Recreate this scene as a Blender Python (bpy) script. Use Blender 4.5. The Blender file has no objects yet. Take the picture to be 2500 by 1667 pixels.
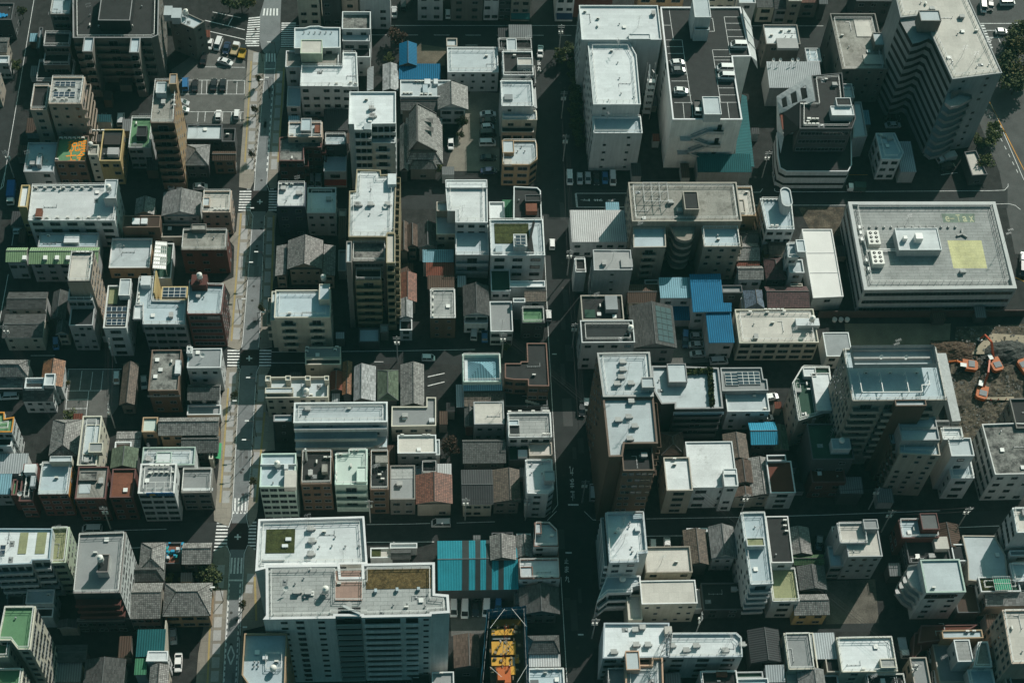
import bpy, math, random
from mathutils import Vector, Matrix
random.seed(7)
D = bpy.data
SC = bpy.context.scene
COL = SC.collection
# ---------------------------------------------------------------- camera, sky, sun, exposure
FPX, CX, CY, CAMH = 3947.03, 1250.0, 833.5, 350.0
RX = Vector((0.99822584, -0.03766957, 0.0461104))
DY = Vector((-0.00681324, -0.84160685, -0.54004767))
FW = Vector((0.0591502, 0.53877538, -0.84037036))
CAM = Vector((-24.63505, -224.39081, CAMH))
cd = D.cameras.new('camera'); cam = D.objects.new('camera', cd); COL.objects.link(cam)
cd.sensor_width = 36.0; cd.lens = 36.0*FPX/2500.0; cd.clip_end = 3000.0; cd.clip_start = 1.0
mw = Matrix((RX, -DY, -FW)).transposed().to_4x4(); mw.translation = CAM
cam.matrix_world = mw
SC.camera = cam
SUN_AZ, SUN_EL = math.radians(36.0), math.radians(39.0)      # azimuth measured from +Y towards +X
wd = D.worlds.new('World'); SC.world = wd; wd.use_nodes = True
wn = wd.node_tree.nodes; wl = wd.node_tree.links
bgn = wn['Background']; sky = wn.new('ShaderNodeTexSky'); sky.sky_type = 'NISHITA'; sky.sun_disc = False
sky.sun_elevation = SUN_EL; sky.sun_rotation = SUN_AZ; sky.air_density = 1.3; sky.dust_density = 5.0; sky.ozone_density = 3.0
tint = wn.new('ShaderNodeMix'); tint.data_type = 'RGBA'; tint.blend_type = 'MULTIPLY'; tint.inputs[0].default_value = 1.0
tint.inputs[7].default_value = (0.54, 1.10, 0.94, 1)
wl.new(sky.outputs[0], tint.inputs[6]); wl.new(tint.outputs[2], bgn.inputs[0]); bgn.inputs[1].default_value = 0.056
sl = D.lights.new('sun', 'SUN'); so = D.objects.new('sun', sl); COL.objects.link(so)
sl.energy = 4.9; sl.angle = math.radians(0.5); sl.color = (1.0, 0.945, 0.87)
so.rotation_euler = Vector((-math.sin(SUN_AZ)*math.cos(SUN_EL), -math.cos(SUN_AZ)*math.cos(SUN_EL), -math.sin(SUN_EL))).to_track_quat('-Z', 'Y').to_euler()
so.location = (80, 110, 120)
SC.view_settings.view_transform = 'Standard'; SC.view_settings.look = 'None'; SC.view_settings.gamma = 1.0
SC.view_settings.exposure = 0.03
SC.cycles.max_bounces = 5; SC.cycles.diffuse_bounces = 4; SC.cycles.glossy_bounces = 2
# ---------------------------------------------------------------- pixel -> ground helpers (photo tiles of 500 x 420 px, enlarged 3.734 times)
TX, TY = 0.0, 0.0
def t(c, r):
    global TX, TY
    TX, TY = 500.0*c, (0.0, 415.0, 830.0, 1247.0)[r]
def P(x, y, z=0.0):
    u, v = (TX+x/3.734-CX)/FPX, (TY+y/3.734-CY)/FPX
    d = RX*u + DY*v + FW
    return CAM + d*((z-CAMH)/d.z)
def proj(p):
    q = Vector(p)-CAM; w = q.dot(FW)
    return CX+FPX*q.dot(RX)/w, CY+FPX*q.dot(DY)/w
def habove(x, yf, yb, hb):
    """height at which a roof edge seen at yf stands over the line seen at yb on a deck hb high"""
    lo, hi = hb-3, hb+60; y = P(x, yb, hb).y+.08
    for _ in range(40):
        m = (lo+hi)/2
        if P(x, yf, m).y > y: lo = m
        else: hi = m
    return lo
def hsolve(x, y, yb):
    lo, hi = 0.0, 90.0
    yt = TY+yb/3.734
    for _ in range(40):
        m = (lo+hi)/2; p = P(x, y, m)
        if proj((p.x, p.y, 0))[1] < yt: lo = m
        else: hi = m
    return lo
# ---------------------------------------------------------------- materials
MC = {}
def lin(c): return tuple(c) + (1.0,)
def mat(key, col, rough=0.85, spec=0.3, metal=0.0, stain=0.0, stain_col=None, ns=0.25, fine=0.12, joints=None, streak=0.0, brick=None, waves=None, bump=0.0, thr=0.55):
    """one surface: base colour, large soft blotches, fine grain; options: dark stains, sheet joints, rain streaks, tiles or corrugation on the uv"""
    if key in MC: return MC[key]
    m = D.materials.new(key); m.use_nodes = True; nt = m.node_tree; N = nt.nodes; L = nt.links
    b = N['Principled BSDF']; b.inputs['Roughness'].default_value = rough; b.inputs['Metallic'].default_value = metal
    b.inputs['Specular IOR Level'].default_value = spec
    geo = N.new('ShaderNodeNewGeometry')
    def noise(scale, det=3, rough_=0.6, vec=None):
        n = N.new('ShaderNodeTexNoise'); n.inputs['Scale'].default_value = scale; n.inputs['Detail'].default_value = det; n.inputs['Roughness'].default_value = rough_
        L.new(vec or geo.outputs['Position'], n.inputs['Vector']); return n.outputs['Fac']
    def ramp(sock, a, z, lo, hi):
        r = N.new('ShaderNodeMapRange'); r.inputs[1].default_value = a; r.inputs[2].default_value = z; r.inputs[3].default_value = lo; r.inputs[4].default_value = hi
        L.new(sock, r.inputs[0]); return r.outputs[0]
    def mul(c, f):
        x = N.new('ShaderNodeMix'); x.data_type = 'RGBA'; x.blend_type = 'MULTIPLY'; x.inputs[0].default_value = 1.0
        L.new(c, x.inputs[6]); L.new(f, x.inputs[7]); return x.outputs[2]
    def mixc(f, c, col2):
        x = N.new('ShaderNodeMix'); x.data_type = 'RGBA'; L.new(f, x.inputs[0]); L.new(c, x.inputs[6]); x.inputs[7].default_value = lin(col2); return x.outputs[2]
    rgb = N.new('ShaderNodeRGB'); rgb.outputs[0].default_value = lin(col); c = rgb.outputs[0]
    oi = N.new('ShaderNodeObjectInfo')
    c = mul(c, ramp(oi.outputs['Random'], 0, 1, 0.90, 1.08))
    c = mul(c, ramp(noise(ns, 5, 0.62), 0.3, 0.7, 1-fine*1.3, 1+fine*0.6))
    c = mul(c, ramp(noise(3.0, 3, 0.7), 0.3, 0.7, 1-fine, 1+fine*0.5))
    if stain:
        c = mixc(ramp(noise(0.42, 6, 0.72), thr, thr+0.2, 0, stain), c, stain_col or (col[0]*.28, col[1]*.27, col[2]*.24))
    if streak:
        mp = N.new('ShaderNodeMapping'); mp.inputs['Scale'].default_value = (1.5, 1.5, 0.10); L.new(geo.outputs['Position'], mp.inputs['Vector'])
        c = mul(c, ramp(noise(1.0, 4, 0.65, mp.outputs[0]), 0.38, 0.68, 1-streak, 1.03))
    hgt = None
    if joints:
        tc = N.new('ShaderNodeTexCoord'); bk = N.new('ShaderNodeTexBrick'); L.new(tc.outputs['Object'], bk.inputs['Vector'])
        bk.inputs['Scale'].default_value = 1.0; bk.inputs['Brick Width'].default_value = joints[0]; bk.inputs['Row Height'].default_value = joints[1]
        bk.inputs['Mortar Size'].default_value = 0.05; bk.inputs['Mortar Smooth'].default_value = 0.6
        bk.inputs['Color1'].default_value = (1, 1, 1, 1); bk.inputs['Color2'].default_value = (.9, .9, .9, 1); bk.inputs['Mortar'].default_value = (joints[2],)*3+(1,)
        c = mul(c, bk.outputs['Color'])
    if brick:
        tc = N.new('ShaderNodeTexCoord'); bk = N.new('ShaderNodeTexBrick'); L.new(tc.outputs['UV'], bk.inputs['Vector'])
        bk.offset = 0.0; bk.inputs['Scale'].default_value = 1.0; bk.inputs['Brick Width'].default_value = brick[0]; bk.inputs['Row Height'].default_value = brick[1]
        bk.inputs['Mortar Size'].default_value = brick[2]; bk.inputs['Mortar Smooth'].default_value = 0.9; bk.inputs['Bias'].default_value = 0.0
        bk.inputs['Color1'].default_value = (1.25, 1.25, 1.25, 1); bk.inputs['Color2'].default_value = (.62, .62, .62, 1); bk.inputs['Mortar'].default_value = (.12, .12, .12, 1)
        c = mul(c, bk.outputs['Color']); hgt = bk.outputs['Fac']; sgn = -1
    if waves:
        tc = N.new('ShaderNodeTexCoord'); wv = N.new('ShaderNodeTexWave'); wv.wave_type = 'BANDS'; wv.bands_direction = 'X'; wv.wave_profile = 'SIN'
        wv.inputs['Scale'].default_value = 0.314/waves[0]; L.new(tc.outputs['UV'], wv.inputs['Vector'])
        c = mul(c, ramp(wv.outputs['Fac'], 0, 1, 1-waves[1], 1.05)); hgt = wv.outputs['Fac']; sgn = 1
    L.new(c, b.inputs['Base Color'])
    if hgt is not None:
        bp = N.new('ShaderNodeBump'); bp.inputs['Strength'].default_value = 0.6; bp.inputs['Distance'].default_value = 0.06*sgn; L.new(hgt, bp.inputs['Height']); L.new(bp.outputs[0], b.inputs['Normal'])
    elif bump:
        bp = N.new('ShaderNodeBump'); bp.inputs['Strength'].default_value = bump; bp.inputs['Distance'].default_value = 0.15; L.new(noise(1.6, 6, 0.7), bp.inputs['Height']); L.new(bp.outputs[0], b.inputs['Normal'])
    MC[key] = m; return m
# flat roof coverings
RF = dict(
 W=lambda: mat('white_roof_membrane', (.61,.64,.645), joints=(3.2,1.05,.86), fine=.08, stain=.30, thr=.56),
 L=lambda: mat('pale_grey_roof_coating', (.43,.475,.49), fine=.08, stain=.30, thr=.56, joints=(4,2,.9)),
 G=lambda: mat('grey_roof_coating', (.25,.26,.26), fine=.10, stain=.25, thr=.6),
 D=lambda: mat('dark_roof_asphalt', (.026,.027,.027), fine=.22, ns=.5),
 K=lambda: mat('black_roof_coating', (.022,.026,.027), fine=.2),
 C=lambda: mat('weathered_concrete_roof', (.30,.29,.26), fine=.22, stain=.75, thr=.50, joints=(4.2,4.2,.7), bump=.2),
 S=lambda: mat('stained_white_roof', (.58,.60,.60), fine=.12, stain=.85, thr=.60, joints=(5.0,1.4,.88)),
 X=lambda: mat('blackened_concrete_roof', (.24,.24,.22), fine=.3, stain=.95, stain_col=(.03,.03,.03), thr=.44, bump=.2),
 E=lambda: mat('beige_roof_coating', (.50,.475,.43), fine=.10, stain=.25, thr=.6, joints=(2.2,2.2,.84)),
 J=lambda: mat('jointed_grey_roof', (.33,.34,.33), fine=.16, stain=.35, thr=.55, joints=(3.0,0.95,.5)),
 V=lambda: mat('green_roof_paint', (.10,.21,.11), fine=.12, stain=.35, thr=.58),
 M=lambda: mat('mint_roof_paint', (.50,.58,.53), fine=.07, stain=.12),
 U=lambda: mat('blue_roof_paint_and_shade', (.40,.47,.50), fine=.1, stain=.3, thr=.56),  # blue paint; on white roofs it puts the blue of shade into the colour
 R=lambda: mat('rust_red_roof', (.20,.075,.045), fine=.25, stain=.55, thr=.5, joints=(3,1.2,.8)),
 O=lambda: mat('olive_deck', (.26,.27,.15), fine=.15, stain=.3, joints=(1.2,1.2,.8)),
 N=lambda: mat('dark_green_deck', (.025,.065,.045), fine=.2),
 H=lambda: mat('bare_white_roof', (.70,.69,.66), fine=.05, stain=.15, thr=.62),
 P=lambda: mat('rose_deck', (.33,.22,.18), fine=.1, joints=(1.2,1.2,.8)),
 T=lambda: mat('lawn_turf', (.055,.065,.022), fine=.4, ns=.9, rough=1, bump=.8),
 Y=lambda: mat('dry_sedum', (.12,.085,.035), fine=.5, ns=1.2, rough=1, bump=.9),
)
def tile(key, c): return lambda: mat(key, c, rough=.6, spec=.45, brick=(.42,.45,.06), fine=.22, ns=.6)
def corr(key, c, p=.55, d=.42, r=.7): return lambda: mat(key, c, rough=r, spec=.15, waves=(p,d), fine=.12, stain=.25, thr=.6)
RF.update(
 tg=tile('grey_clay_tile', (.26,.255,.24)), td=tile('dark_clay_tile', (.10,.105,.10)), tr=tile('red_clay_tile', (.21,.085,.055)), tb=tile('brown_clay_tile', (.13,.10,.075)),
 tu=tile('blue_clay_tile', (.10,.14,.19)), tn=tile('green_clay_tile', (.06,.13,.05)), tm=tile('maroon_clay_tile', (.11,.05,.05)), to=tile('orange_clay_tile', (.26,.12,.055)), tl=tile('light_clay_tile', (.30,.29,.27)),
 cw=corr('white_corrugated_sheet', (.58,.58,.57)), cl=corr('pale_corrugated_sheet', (.42,.45,.46)), cb=corr('blue_corrugated_sheet', (.006,.135,.26)), cB=corr('sky_blue_corrugated_sheet', (.04,.30,.45)), cs=corr('faded_blue_corrugated_sheet', (.22,.40,.47)),
 ct=corr('teal_corrugated_sheet', (.014,.105,.115)), cm=corr('market_teal_sheet', (.014,.19,.24), .6, .15), cg=corr('grey_corrugated_sheet', (.20,.21,.21)), cd=corr('dark_corrugated_sheet', (.055,.058,.06)), ck=corr('brown_corrugated_sheet', (.09,.06,.045)),
 cr=corr('red_brown_corrugated_sheet', (.17,.055,.035)), cn=corr('green_corrugated_sheet', (.06,.20,.11)), cv=corr('pale_green_corrugated_sheet', (.23,.34,.19)),
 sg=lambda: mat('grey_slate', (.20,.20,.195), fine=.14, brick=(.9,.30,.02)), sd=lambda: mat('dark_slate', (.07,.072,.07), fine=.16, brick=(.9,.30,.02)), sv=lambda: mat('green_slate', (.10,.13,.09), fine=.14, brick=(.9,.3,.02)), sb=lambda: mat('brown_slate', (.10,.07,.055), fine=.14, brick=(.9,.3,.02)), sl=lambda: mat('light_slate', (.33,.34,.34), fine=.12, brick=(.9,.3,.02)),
)
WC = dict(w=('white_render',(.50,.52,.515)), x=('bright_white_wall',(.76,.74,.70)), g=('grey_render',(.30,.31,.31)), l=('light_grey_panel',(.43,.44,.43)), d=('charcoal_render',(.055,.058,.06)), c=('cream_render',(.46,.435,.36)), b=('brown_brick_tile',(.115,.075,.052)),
 t=('tan_tile',(.32,.22,.13)), r=('dark_red_tile',(.10,.036,.03)), y=('ochre_render',(.42,.32,.15)), m=('mint_render',(.42,.52,.46)), k=('black_cladding',(.02,.022,.024)), p=('rose_beige_tile',(.40,.32,.26)),
 o=('orange_render',(.42,.19,.05)), n=('navy_cladding',(.03,.04,.06)), h=('khaki_tile',(.24,.20,.125)), e=('greige_tile',(.31,.28,.235)), s=('dark_stone_tile',(.16,.15,.135)), v=('pale_green_tile',(.38,.44,.34)))
def wall(k): return mat(WC[k][0], WC[k][1], fine=.09, streak=.16)
def roofm(k): return RF[k]()
M_GLASS = lambda: mat('window_glass', (.018,.024,.028), rough=.08, spec=.6, fine=.3)
M_FRAME = lambda: mat('aluminium_frame', (.20,.21,.21), rough=.45, fine=.03)
M_DARKF = lambda: mat('dark_frame', (.05,.05,.05), rough=.45, fine=.03)
M_METAL = lambda: mat('painted_white_metal', (.68,.68,.65), rough=.5, fine=.05)
M_STEEL = lambda: mat('galvanised_steel', (.33,.34,.34), rough=.5, metal=.4, fine=.08)
M_BLACK = lambda: mat('black_rubber', (.015,.015,.016), rough=.7, fine=.05)
M_AC = lambda: mat('cream_enamel', (.66,.65,.60), rough=.5, fine=.06)
M_CONC = lambda: mat('trim_concrete', (.40,.40,.385), fine=.12, streak=.1)
M_SOLAR = lambda: mat('solar_cell', (.03,.045,.065), rough=.12, spec=.7, fine=.15)
M_DARK = lambda: mat('recess_shade', (.012,.013,.014), rough=.9, fine=.1)  # near-black sheet colour, stands in for the shade inside recesses
# ---------------------------------------------------------------- mesh builder
class MB:
    def __init__(s): s.v = []; s.f = []; s.m = []; s.uv = []
    def face(s, pts, mi=0, uv=None):
        n = len(s.v); s.v += [tuple(p) for p in pts]; s.f.append(tuple(range(n, n+len(pts)))); s.m.append(mi); s.uv.append(uv)
    def box(s, x0, y0, z0, x1, y1, z1, mi=0, bottom=False):
        a = [(x0,y0,z0),(x1,y0,z0),(x1,y1,z0),(x0,y1,z0),(x0,y0,z1),(x1,y0,z1),(x1,y1,z1),(x0,y1,z1)]
        n = len(s.v); s.v += a
        for q in ((4,5,6,7),(0,1,5,4),(1,2,6,5),(2,3,7,6),(3,0,4,7)) + (((3,2,1,0),) if bottom else ()):
            s.f.append(tuple(n+i for i in q)); s.m.append(mi); s.uv.append(None)
    def prism(s, pts, z0, z1, mi=0, top=True, mt=None):
        n = len(pts)
        for i in range(n):
            a, b = pts[i], pts[(i+1) % n]
            s.face([(a[0],a[1],z0),(b[0],b[1],z0),(b[0],b[1],z1),(a[0],a[1],z1)], mi)
        if top: s.face([(p[0],p[1],z1) for p in pts], mi if mt is None else mt)
    def cyl(s, x, y, z0, z1, r, n=12, mi=0, r1=None):
        r1 = r if r1 is None else r1
        A = [(x+r*math.cos(6.2832*i/n), y+r*math.sin(6.2832*i/n), z0) for i in range(n)]
        B = [(x+r1*math.cos(6.2832*i/n), y+r1*math.sin(6.2832*i/n), z1) for i in range(n)]
        for i in range(n):
            j = (i+1) % n; s.face([A[i], A[j], B[j], B[i]], mi)
        if r1 > .001: s.face(B, mi)
    def bar(s, p, q, w=.06, mi=0, n=4):
        p = Vector(p); q = Vector(q); d = q-p
        if d.length < 1e-4: return
        d.normalize(); u = d.cross(Vector((0,0,1)) if abs(d.z) < .95 else Vector((1,0,0))).normalized(); k = d.cross(u)
        A = [p+(u*math.cos(6.2832*(i+.5)/n)+k*math.sin(6.2832*(i+.5)/n))*w*.7 for i in range(n)]; B = [a+(q-p) for a in A]
        for i in range(n):
            j = (i+1) % n; s.face([A[i], A[j], B[j], B[i]], mi)
        s.face(B, mi); s.face(A[::-1], mi)
    def mesh(s, name, mats):
        me = D.meshes.new(name); me.from_pydata(s.v, [], s.f)
        for m in mats: me.materials.append(m)
        if len(mats) > 1: me.polygons.foreach_set('material_index', s.m)
        if any(u is not None for u in s.uv):
            ul = me.uv_layers.new(name='uv').data; k = 0
            for fi, u in enumerate(s.uv):
                for j in range(len(s.f[fi])):
                    ul[k].uv = u[j] if u else (0, 0); k += 1
        me.update(); return me
    def build(s, name, mats, parent=None, loc=(0,0,0), rz=0.0):
        if not s.f: return None
        return put(name, s.mesh(name, mats), parent, loc, rz)
def put(name, me, parent=None, loc=(0,0,0), rz=0.0):
    o = D.objects.new(name, me); COL.objects.link(o); o.parent = parent; o.location = loc; o.rotation_euler = (0,0,rz); return o
LABELS = {}
def tag(o, label, cat, group=None, kind=None):
    o['label'] = label; o['category'] = cat
    if group: o['group'] = group
    if kind: o['kind'] = kind
    LABELS.setdefault(label, []).append(o.name); return o
def empty(name, loc, rz=0.0):
    o = D.objects.new(name, None); COL.objects.link(o); o.location = loc; o.rotation_euler = (0,0,rz); o.empty_display_size = .5; return o
def struct(name, mb, mats):
    o = mb.build(name, mats); o['kind'] = 'structure'; return o
SH = {}
def shared(key, fn):
    if key not in SH: SH[key] = fn()
    return SH[key]
# ---------------------------------------------------------------- polygon helpers
def area2(p): return sum(p[i][0]*p[(i+1) % len(p)][1]-p[(i+1) % len(p)][0]*p[i][1] for i in range(len(p)))
def ccw(p): return p if area2(p) > 0 else p[::-1]
def inset(p, d):
    n = len(p); out = []
    for i in range(n):
        a, b, c = Vector(p[i-1]), Vector(p[i]), Vector(p[(i+1) % n])
        u = (b-a).normalized(); v = (c-b).normalized()
        n1 = Vector((-u.y, u.x)); n2 = Vector((-v.y, v.x)); k = n1+n2
        den = 1+n1.dot(n2)
        out.append(b+k*(d/max(den, .25)))
    return out
def rect(r, h):
    a = P(r[0], r[1], h); b = P(r[2], r[3], h)
    x0, x1 = sorted((a.x, b.x)); y0, y1 = sorted((a.y, b.y))
    return [(x0,y0),(x1,y0),(x1,y1),(x0,y1)]
def outline(r, h):
    if isinstance(r, tuple) and not isinstance(r[0], tuple): return rect(r, h)
    q = [P(x, y, h) for x, y in r]
    return ccw([(v.x, v.y) for v in q])
# ---------------------------------------------------------------- facade pieces, in metres: x along the wall, -y outwards, z up
def window_mesh(w, h, fr='f'):
    def mk():
        b = MB(); y = -.03
        b.face([(-w/2,y,0),(w/2,y,0),(w/2,y,h),(-w/2,y,h)], 0)
        for x0, z0, x1, z1 in ((-w/2-.06,-.07,w/2+.06,0),(-w/2-.06,h,w/2+.06,h+.06),(-w/2-.06,0,-w/2,h),(w/2,0,w/2+.06,h)): b.box(x0,-.10,z0,x1,.0,z1,1,True)
        k = max(1, round(w/1.0))
        for i in range(1, k): b.box(-w/2+w*i/k-.025,-.06,0,-w/2+w*i/k+.025,-.031,h,1)
        return b.mesh('window', [M_GLASS(), M_FRAME() if fr == 'f' else M_DARKF()])
    return shared(('win', round(w,1), round(h,1), fr), mk)
def balcony_mesh(w, dep, wk, hh=1.05, ends=True):
    def mk():
        b = MB(); b.box(-w/2,-dep,-.12,w/2,.0,.04,0,True); b.box(-w/2,-dep,.04,w/2,-dep+.12,hh,0)
        if ends: b.box(-w/2,-dep+.12,.04,-w/2+.1,0,hh,0); b.box(w/2-.1,-dep+.12,.04,w/2,0,hh,0)
        return b.mesh('balcony', [wall(wk)])
    return shared(('balc', round(w,1), dep, wk, hh), mk)
def visible(p, m=60):
    x, y = proj(p); return -m < x < 2500+m and -m < y < 1667+m
NWIN = [0]
def facade(par, c, pts, z0, z1, wk, spec, floors=None, seed=0):
    """windows, balconies or galleries on the edges of the outline that face the named side"""
    rnd = random.Random(seed)
    for tok in spec.split():
        side, style = tok[0], tok[-1]; cols = int(tok[1:-1] or 0)
        n = len(pts)
        cand = []
        for i in range(n):
            a = Vector(pts[i]); b = Vector(pts[(i+1) % n]); d = b-a; L = d.length
            if L < 1.8: continue
            nx, ny = d.y/L, -d.x/L
            s = 'F' if ny < -.7 else 'R' if nx > .7 else 'L' if nx < -.7 else 'B'
            if s == side: cand.append((L, a, d/L))
        if not cand: continue
        LT = max(x[0] for x in cand)
        for L, a, d in cand:
            k = max(1, round(cols*L/LT)) if L > .35*LT else 0
            if L < .35*LT: continue
            rz = math.atan2(d.y, d.x)
            nf = floors or max(1, round((z1-z0-.4)/3.05)); fh = (z1-z0-.35)/nf
            for f in range(nf):
                zb = z0+f*fh
                mid = a+d*(L/2)
                if not visible((mid.x, mid.y, zb)): continue
                def at(x, z): return (a.x+d.x*x-c[0], a.y+d.y*x-c[1], z)
                if style == 'p':      # ribbon window
                    w = L-1.2
                    put('window', window_mesh(w, 1.3), par, at(L/2, zb+.95), rz); NWIN[0] += 1
                elif style in 'Bg':
                    if f == 0 and nf > 2: continue
                    put('balcony', balcony_mesh(L-.3, 1.1 if style == 'B' else .9, wk), par, at(L/2, zb), rz)
                    if style == 'g':
                        put('window', window_mesh(L-.8, 2.05, 'd'), par, at(L/2, zb+.05), rz)  # dark pane stands in for the shaded recess of the open gallery
                    else:
                        for q in range(k): put('window', window_mesh(min(2.4, L/k*.7), 2.0), par, at(L*(q+.5)/k, zb+.06), rz)
                    NWIN[0] += 1
                else:
                    w, h, s = dict(s=(.8,.7,1.25), m=(1.5,1.05,1.0), w=(2.5,1.25,.9), b=(2.0,1.95,.06), v=(.7,1.5,.8), x=(1.0,.9,1.1))[style]
                    w = min(w, L/k*.8)
                    for q in range(k):
                        if style in 'smvx' and rnd.random() < .12: continue
                        off = rnd.uniform(-.25,.25) if style in 'sx' else 0
                        put('window', window_mesh(w, h, 'f' if rnd.random() < .6 else 'd'), par, at(L*(q+.5)/k+off, zb+s), rz); NWIN[0] += 1
                        if style == 'b' and not (f == 0 and nf > 2): put('balcony', balcony_mesh(min(L/k*.92, 3.6), 1.1, wk), par, at(L*(q+.5)/k, zb), rz)
# ---------------------------------------------------------------- roof equipment
def ac_mesh():
    b = MB(); b.box(-.42,-.16,.08,.42,.16,.72,0,True); b.box(-.4,-.14,0,-.3,.14,.08,1); b.box(.3,-.14,0,.4,.14,.08,1)
    A = [(-.1+.24*math.cos(i*.524), -.162, .4+.24*math.sin(i*.524)) for i in range(12)]; b.face(A, 1)
    return b.mesh('air_conditioner', [M_AC(), M_BLACK()])
def tank_mesh():
    b = MB()
    for x, y in ((-.5,-.5),(.5,-.5),(.5,.5),(-.5,.5)): b.bar((x,y,0),(x,y,1.0),.09,1)
    b.bar((-.5,-.5,.1),(.5,-.5,.9),.06,1); b.bar((.5,-.5,.1),(.5,.5,.9),.06,1); b.bar((-.5,.5,.1),(-.5,-.5,.9),.06,1)
    b.cyl(0,0,1.0,1.08,.72,16,1); b.cyl(0,0,1.08,2.3,.68,16,0); b.cyl(0,0,2.3,2.62,.68,16,0,.25); b.cyl(0,0,2.62,2.72,.22,12,0)
    return b.mesh('water_tank', [M_AC(), M_STEEL()])
def ball_mesh():
    b = MB(); n = 14
    for k in range(7):
        a0, a1 = -1.5708+k*math.pi/7, -1.5708+(k+1)*math.pi/7
        b.cyl(0,0,1.35+.75*math.sin(a0),1.35+.75*math.sin(a1),max(.75*math.cos(a0),.001),n,0,max(.75*math.cos(a1),.001))
    for x, y in ((-.45,-.45),(.45,-.45),(.45,.45),(-.45,.45)): b.bar((x,y,0),(x*.8,y*.8,.8),.08,1)
    return b.mesh('water_tank', [M_AC(), M_STEEL()])
def dish_mesh():
    b = MB(); b.bar((0,0,0),(0,0,1.3),.09,1); n = 14
    c = Vector((0,-.25,1.5)); ax = Vector((.45,-.6,.55)).normalized(); u = ax.cross(Vector((0,0,1))).normalized(); k = ax.cross(u)
    R0 = [c+ax*.22+(u*math.cos(i*6.2832/n)+k*math.sin(i*6.2832/n))*.6 for i in range(n)]
    for i in range(n): b.face([c, R0[i], R0[(i+1) % n]], 0)
    b.bar(c, c+ax*.6, .05, 1)
    return b.mesh('satellite_dish', [M_METAL(), M_STEEL()])
def ant_mesh(h):
    b = MB(); b.bar((0,0,0),(0,0,h),.05,0)
    for z in (h*.75, h*.95):
        b.bar((-.7,-.25,z),(.7,.25,z),.035,0)
        for q in (-.6,-.3,0,.3,.6): b.bar((q+.12,q*.36-.33,z),(q-.12,q*.36+.33,z),.03,0)
    for q in range(3): b.bar((.9*math.cos(q*2.09), .9*math.sin(q*2.09), 0), (0,0,h*.6), .018, 0)
    return b.mesh('television_antenna', [M_STEEL()])
def vent_mesh():
    b = MB(); b.cyl(0,0,0,.45,.10,8,0); b.cyl(0,0,.45,.62,.24,10,0,.12); return b.mesh('roof_vent', [M_STEEL()])
def duct_mesh():
    b = MB(); b.box(-.6,-.45,0,.6,.45,.9,0); b.box(-.7,-.55,.9,.7,.55,1.0,0,True); b.box(.6,-.2,.1,1.1,.2,.5,0); return b.mesh('fan_housing', [M_CONC()])
def hatch_mesh():
    b = MB(); b.box(-.45,-.45,0,.45,.45,.3,0); b.box(-.5,-.5,.3,.5,.5,.36,1,True); return b.mesh('roof_hatch', [M_CONC(), M_METAL()])
def conduit_mesh():
    b = MB(); b.bar((-1.6,0,.16),(1.6,0,.16),.08,0); b.bar((1.6,0,.16),(1.6,1.1,.16),.08,0); b.bar((-1.6,0,.16),(-1.6,0,.8),.08,0)
    for x in (-1.5,-.5,.5,1.5): b.box(x-.08,-.14,0,x+.08,.14,.12,0)
    return b.mesh('roof_pipe', [M_STEEL()])
def plate_mesh():
    b = MB(); b.box(-.7,-.5,0,.7,.5,.05,0); b.box(.1,-.2,.05,.5,.2,.3,1); return b.mesh('roof_mat', [mat('felt_patch',(.22,.23,.23),fine=.2), M_STEEL()])
EQ = dict(ac=('air_conditioner', ac_mesh), tank=('water_tank', tank_mesh), ball=('water_tank', ball_mesh), dish=('satellite_dish', dish_mesh), ant=('television_antenna', lambda: ant_mesh(4.5)), mast=('television_antenna', lambda: ant_mesh(8)), vent=('roof_vent', vent_mesh), duct=('fan_housing', duct_mesh), hatch=('roof_hatch', hatch_mesh), conduit=('roof_pipe', conduit_mesh), plate=('roof_mat', plate_mesh))
def eq(kind, par, c, x, y, z, rz=0.0):
    nm, fn = EQ[kind]; return put(nm, shared(('eq', kind), fn), par, (x-c[0], y-c[1], z), rz)
def rail(par, pts, c, z, mt=None, h=1.0, closed=True, name='railing', step=1.9):
    b = MB(); n = len(pts)
    for i in range(n if closed else n-1):
        p, q = Vector(pts[i]), Vector(pts[(i+1) % n]); L = (q-p).length
        if L < .3: continue
        p = p-Vector(c[:2]); q = q-Vector(c[:2])
        for zz in (z+h, z+h*.5): b.bar((p.x,p.y,zz),(q.x,q.y,zz),.075)
        k = max(1, round(L/step))
        for j in range(k): r = p.lerp(q, j/k); b.bar((r.x,r.y,z),(r.x,r.y,z+h),.075)
    return b.build(name, [mt or M_METAL()], par)
def solar(par, c, pts, z):
    x0, y0 = min(p[0] for p in pts)-c[0], min(p[1] for p in pts)-c[1]; x1, y1 = max(p[0] for p in pts)-c[0], max(p[1] for p in pts)-c[1]
    nx, ny = max(1, round((x1-x0)/1.3)), max(1, round((y1-y0)/1.0)); b = MB()
    b.box(x0,y0,z+.15,x1,y1,z+.28,1,True)
    for i in range(nx):
        for j in range(ny):
            a = x0+(x1-x0)*i/nx+.06; d = y0+(y1-y0)*j/ny+.06
            b.box(a,d,z+.28,a+(x1-x0)/nx-.12,d+(y1-y0)/ny-.12,z+.30,0)
    for x in (x0+.2, x1-.2):
        for y in (y0+.2, y1-.2): b.box(x-.05,y-.05,z,x+.05,y+.05,z+.15,1)
    b.build('solar_panel', [M_SOLAR(), M_METAL()], par)
LR = [None]
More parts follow.
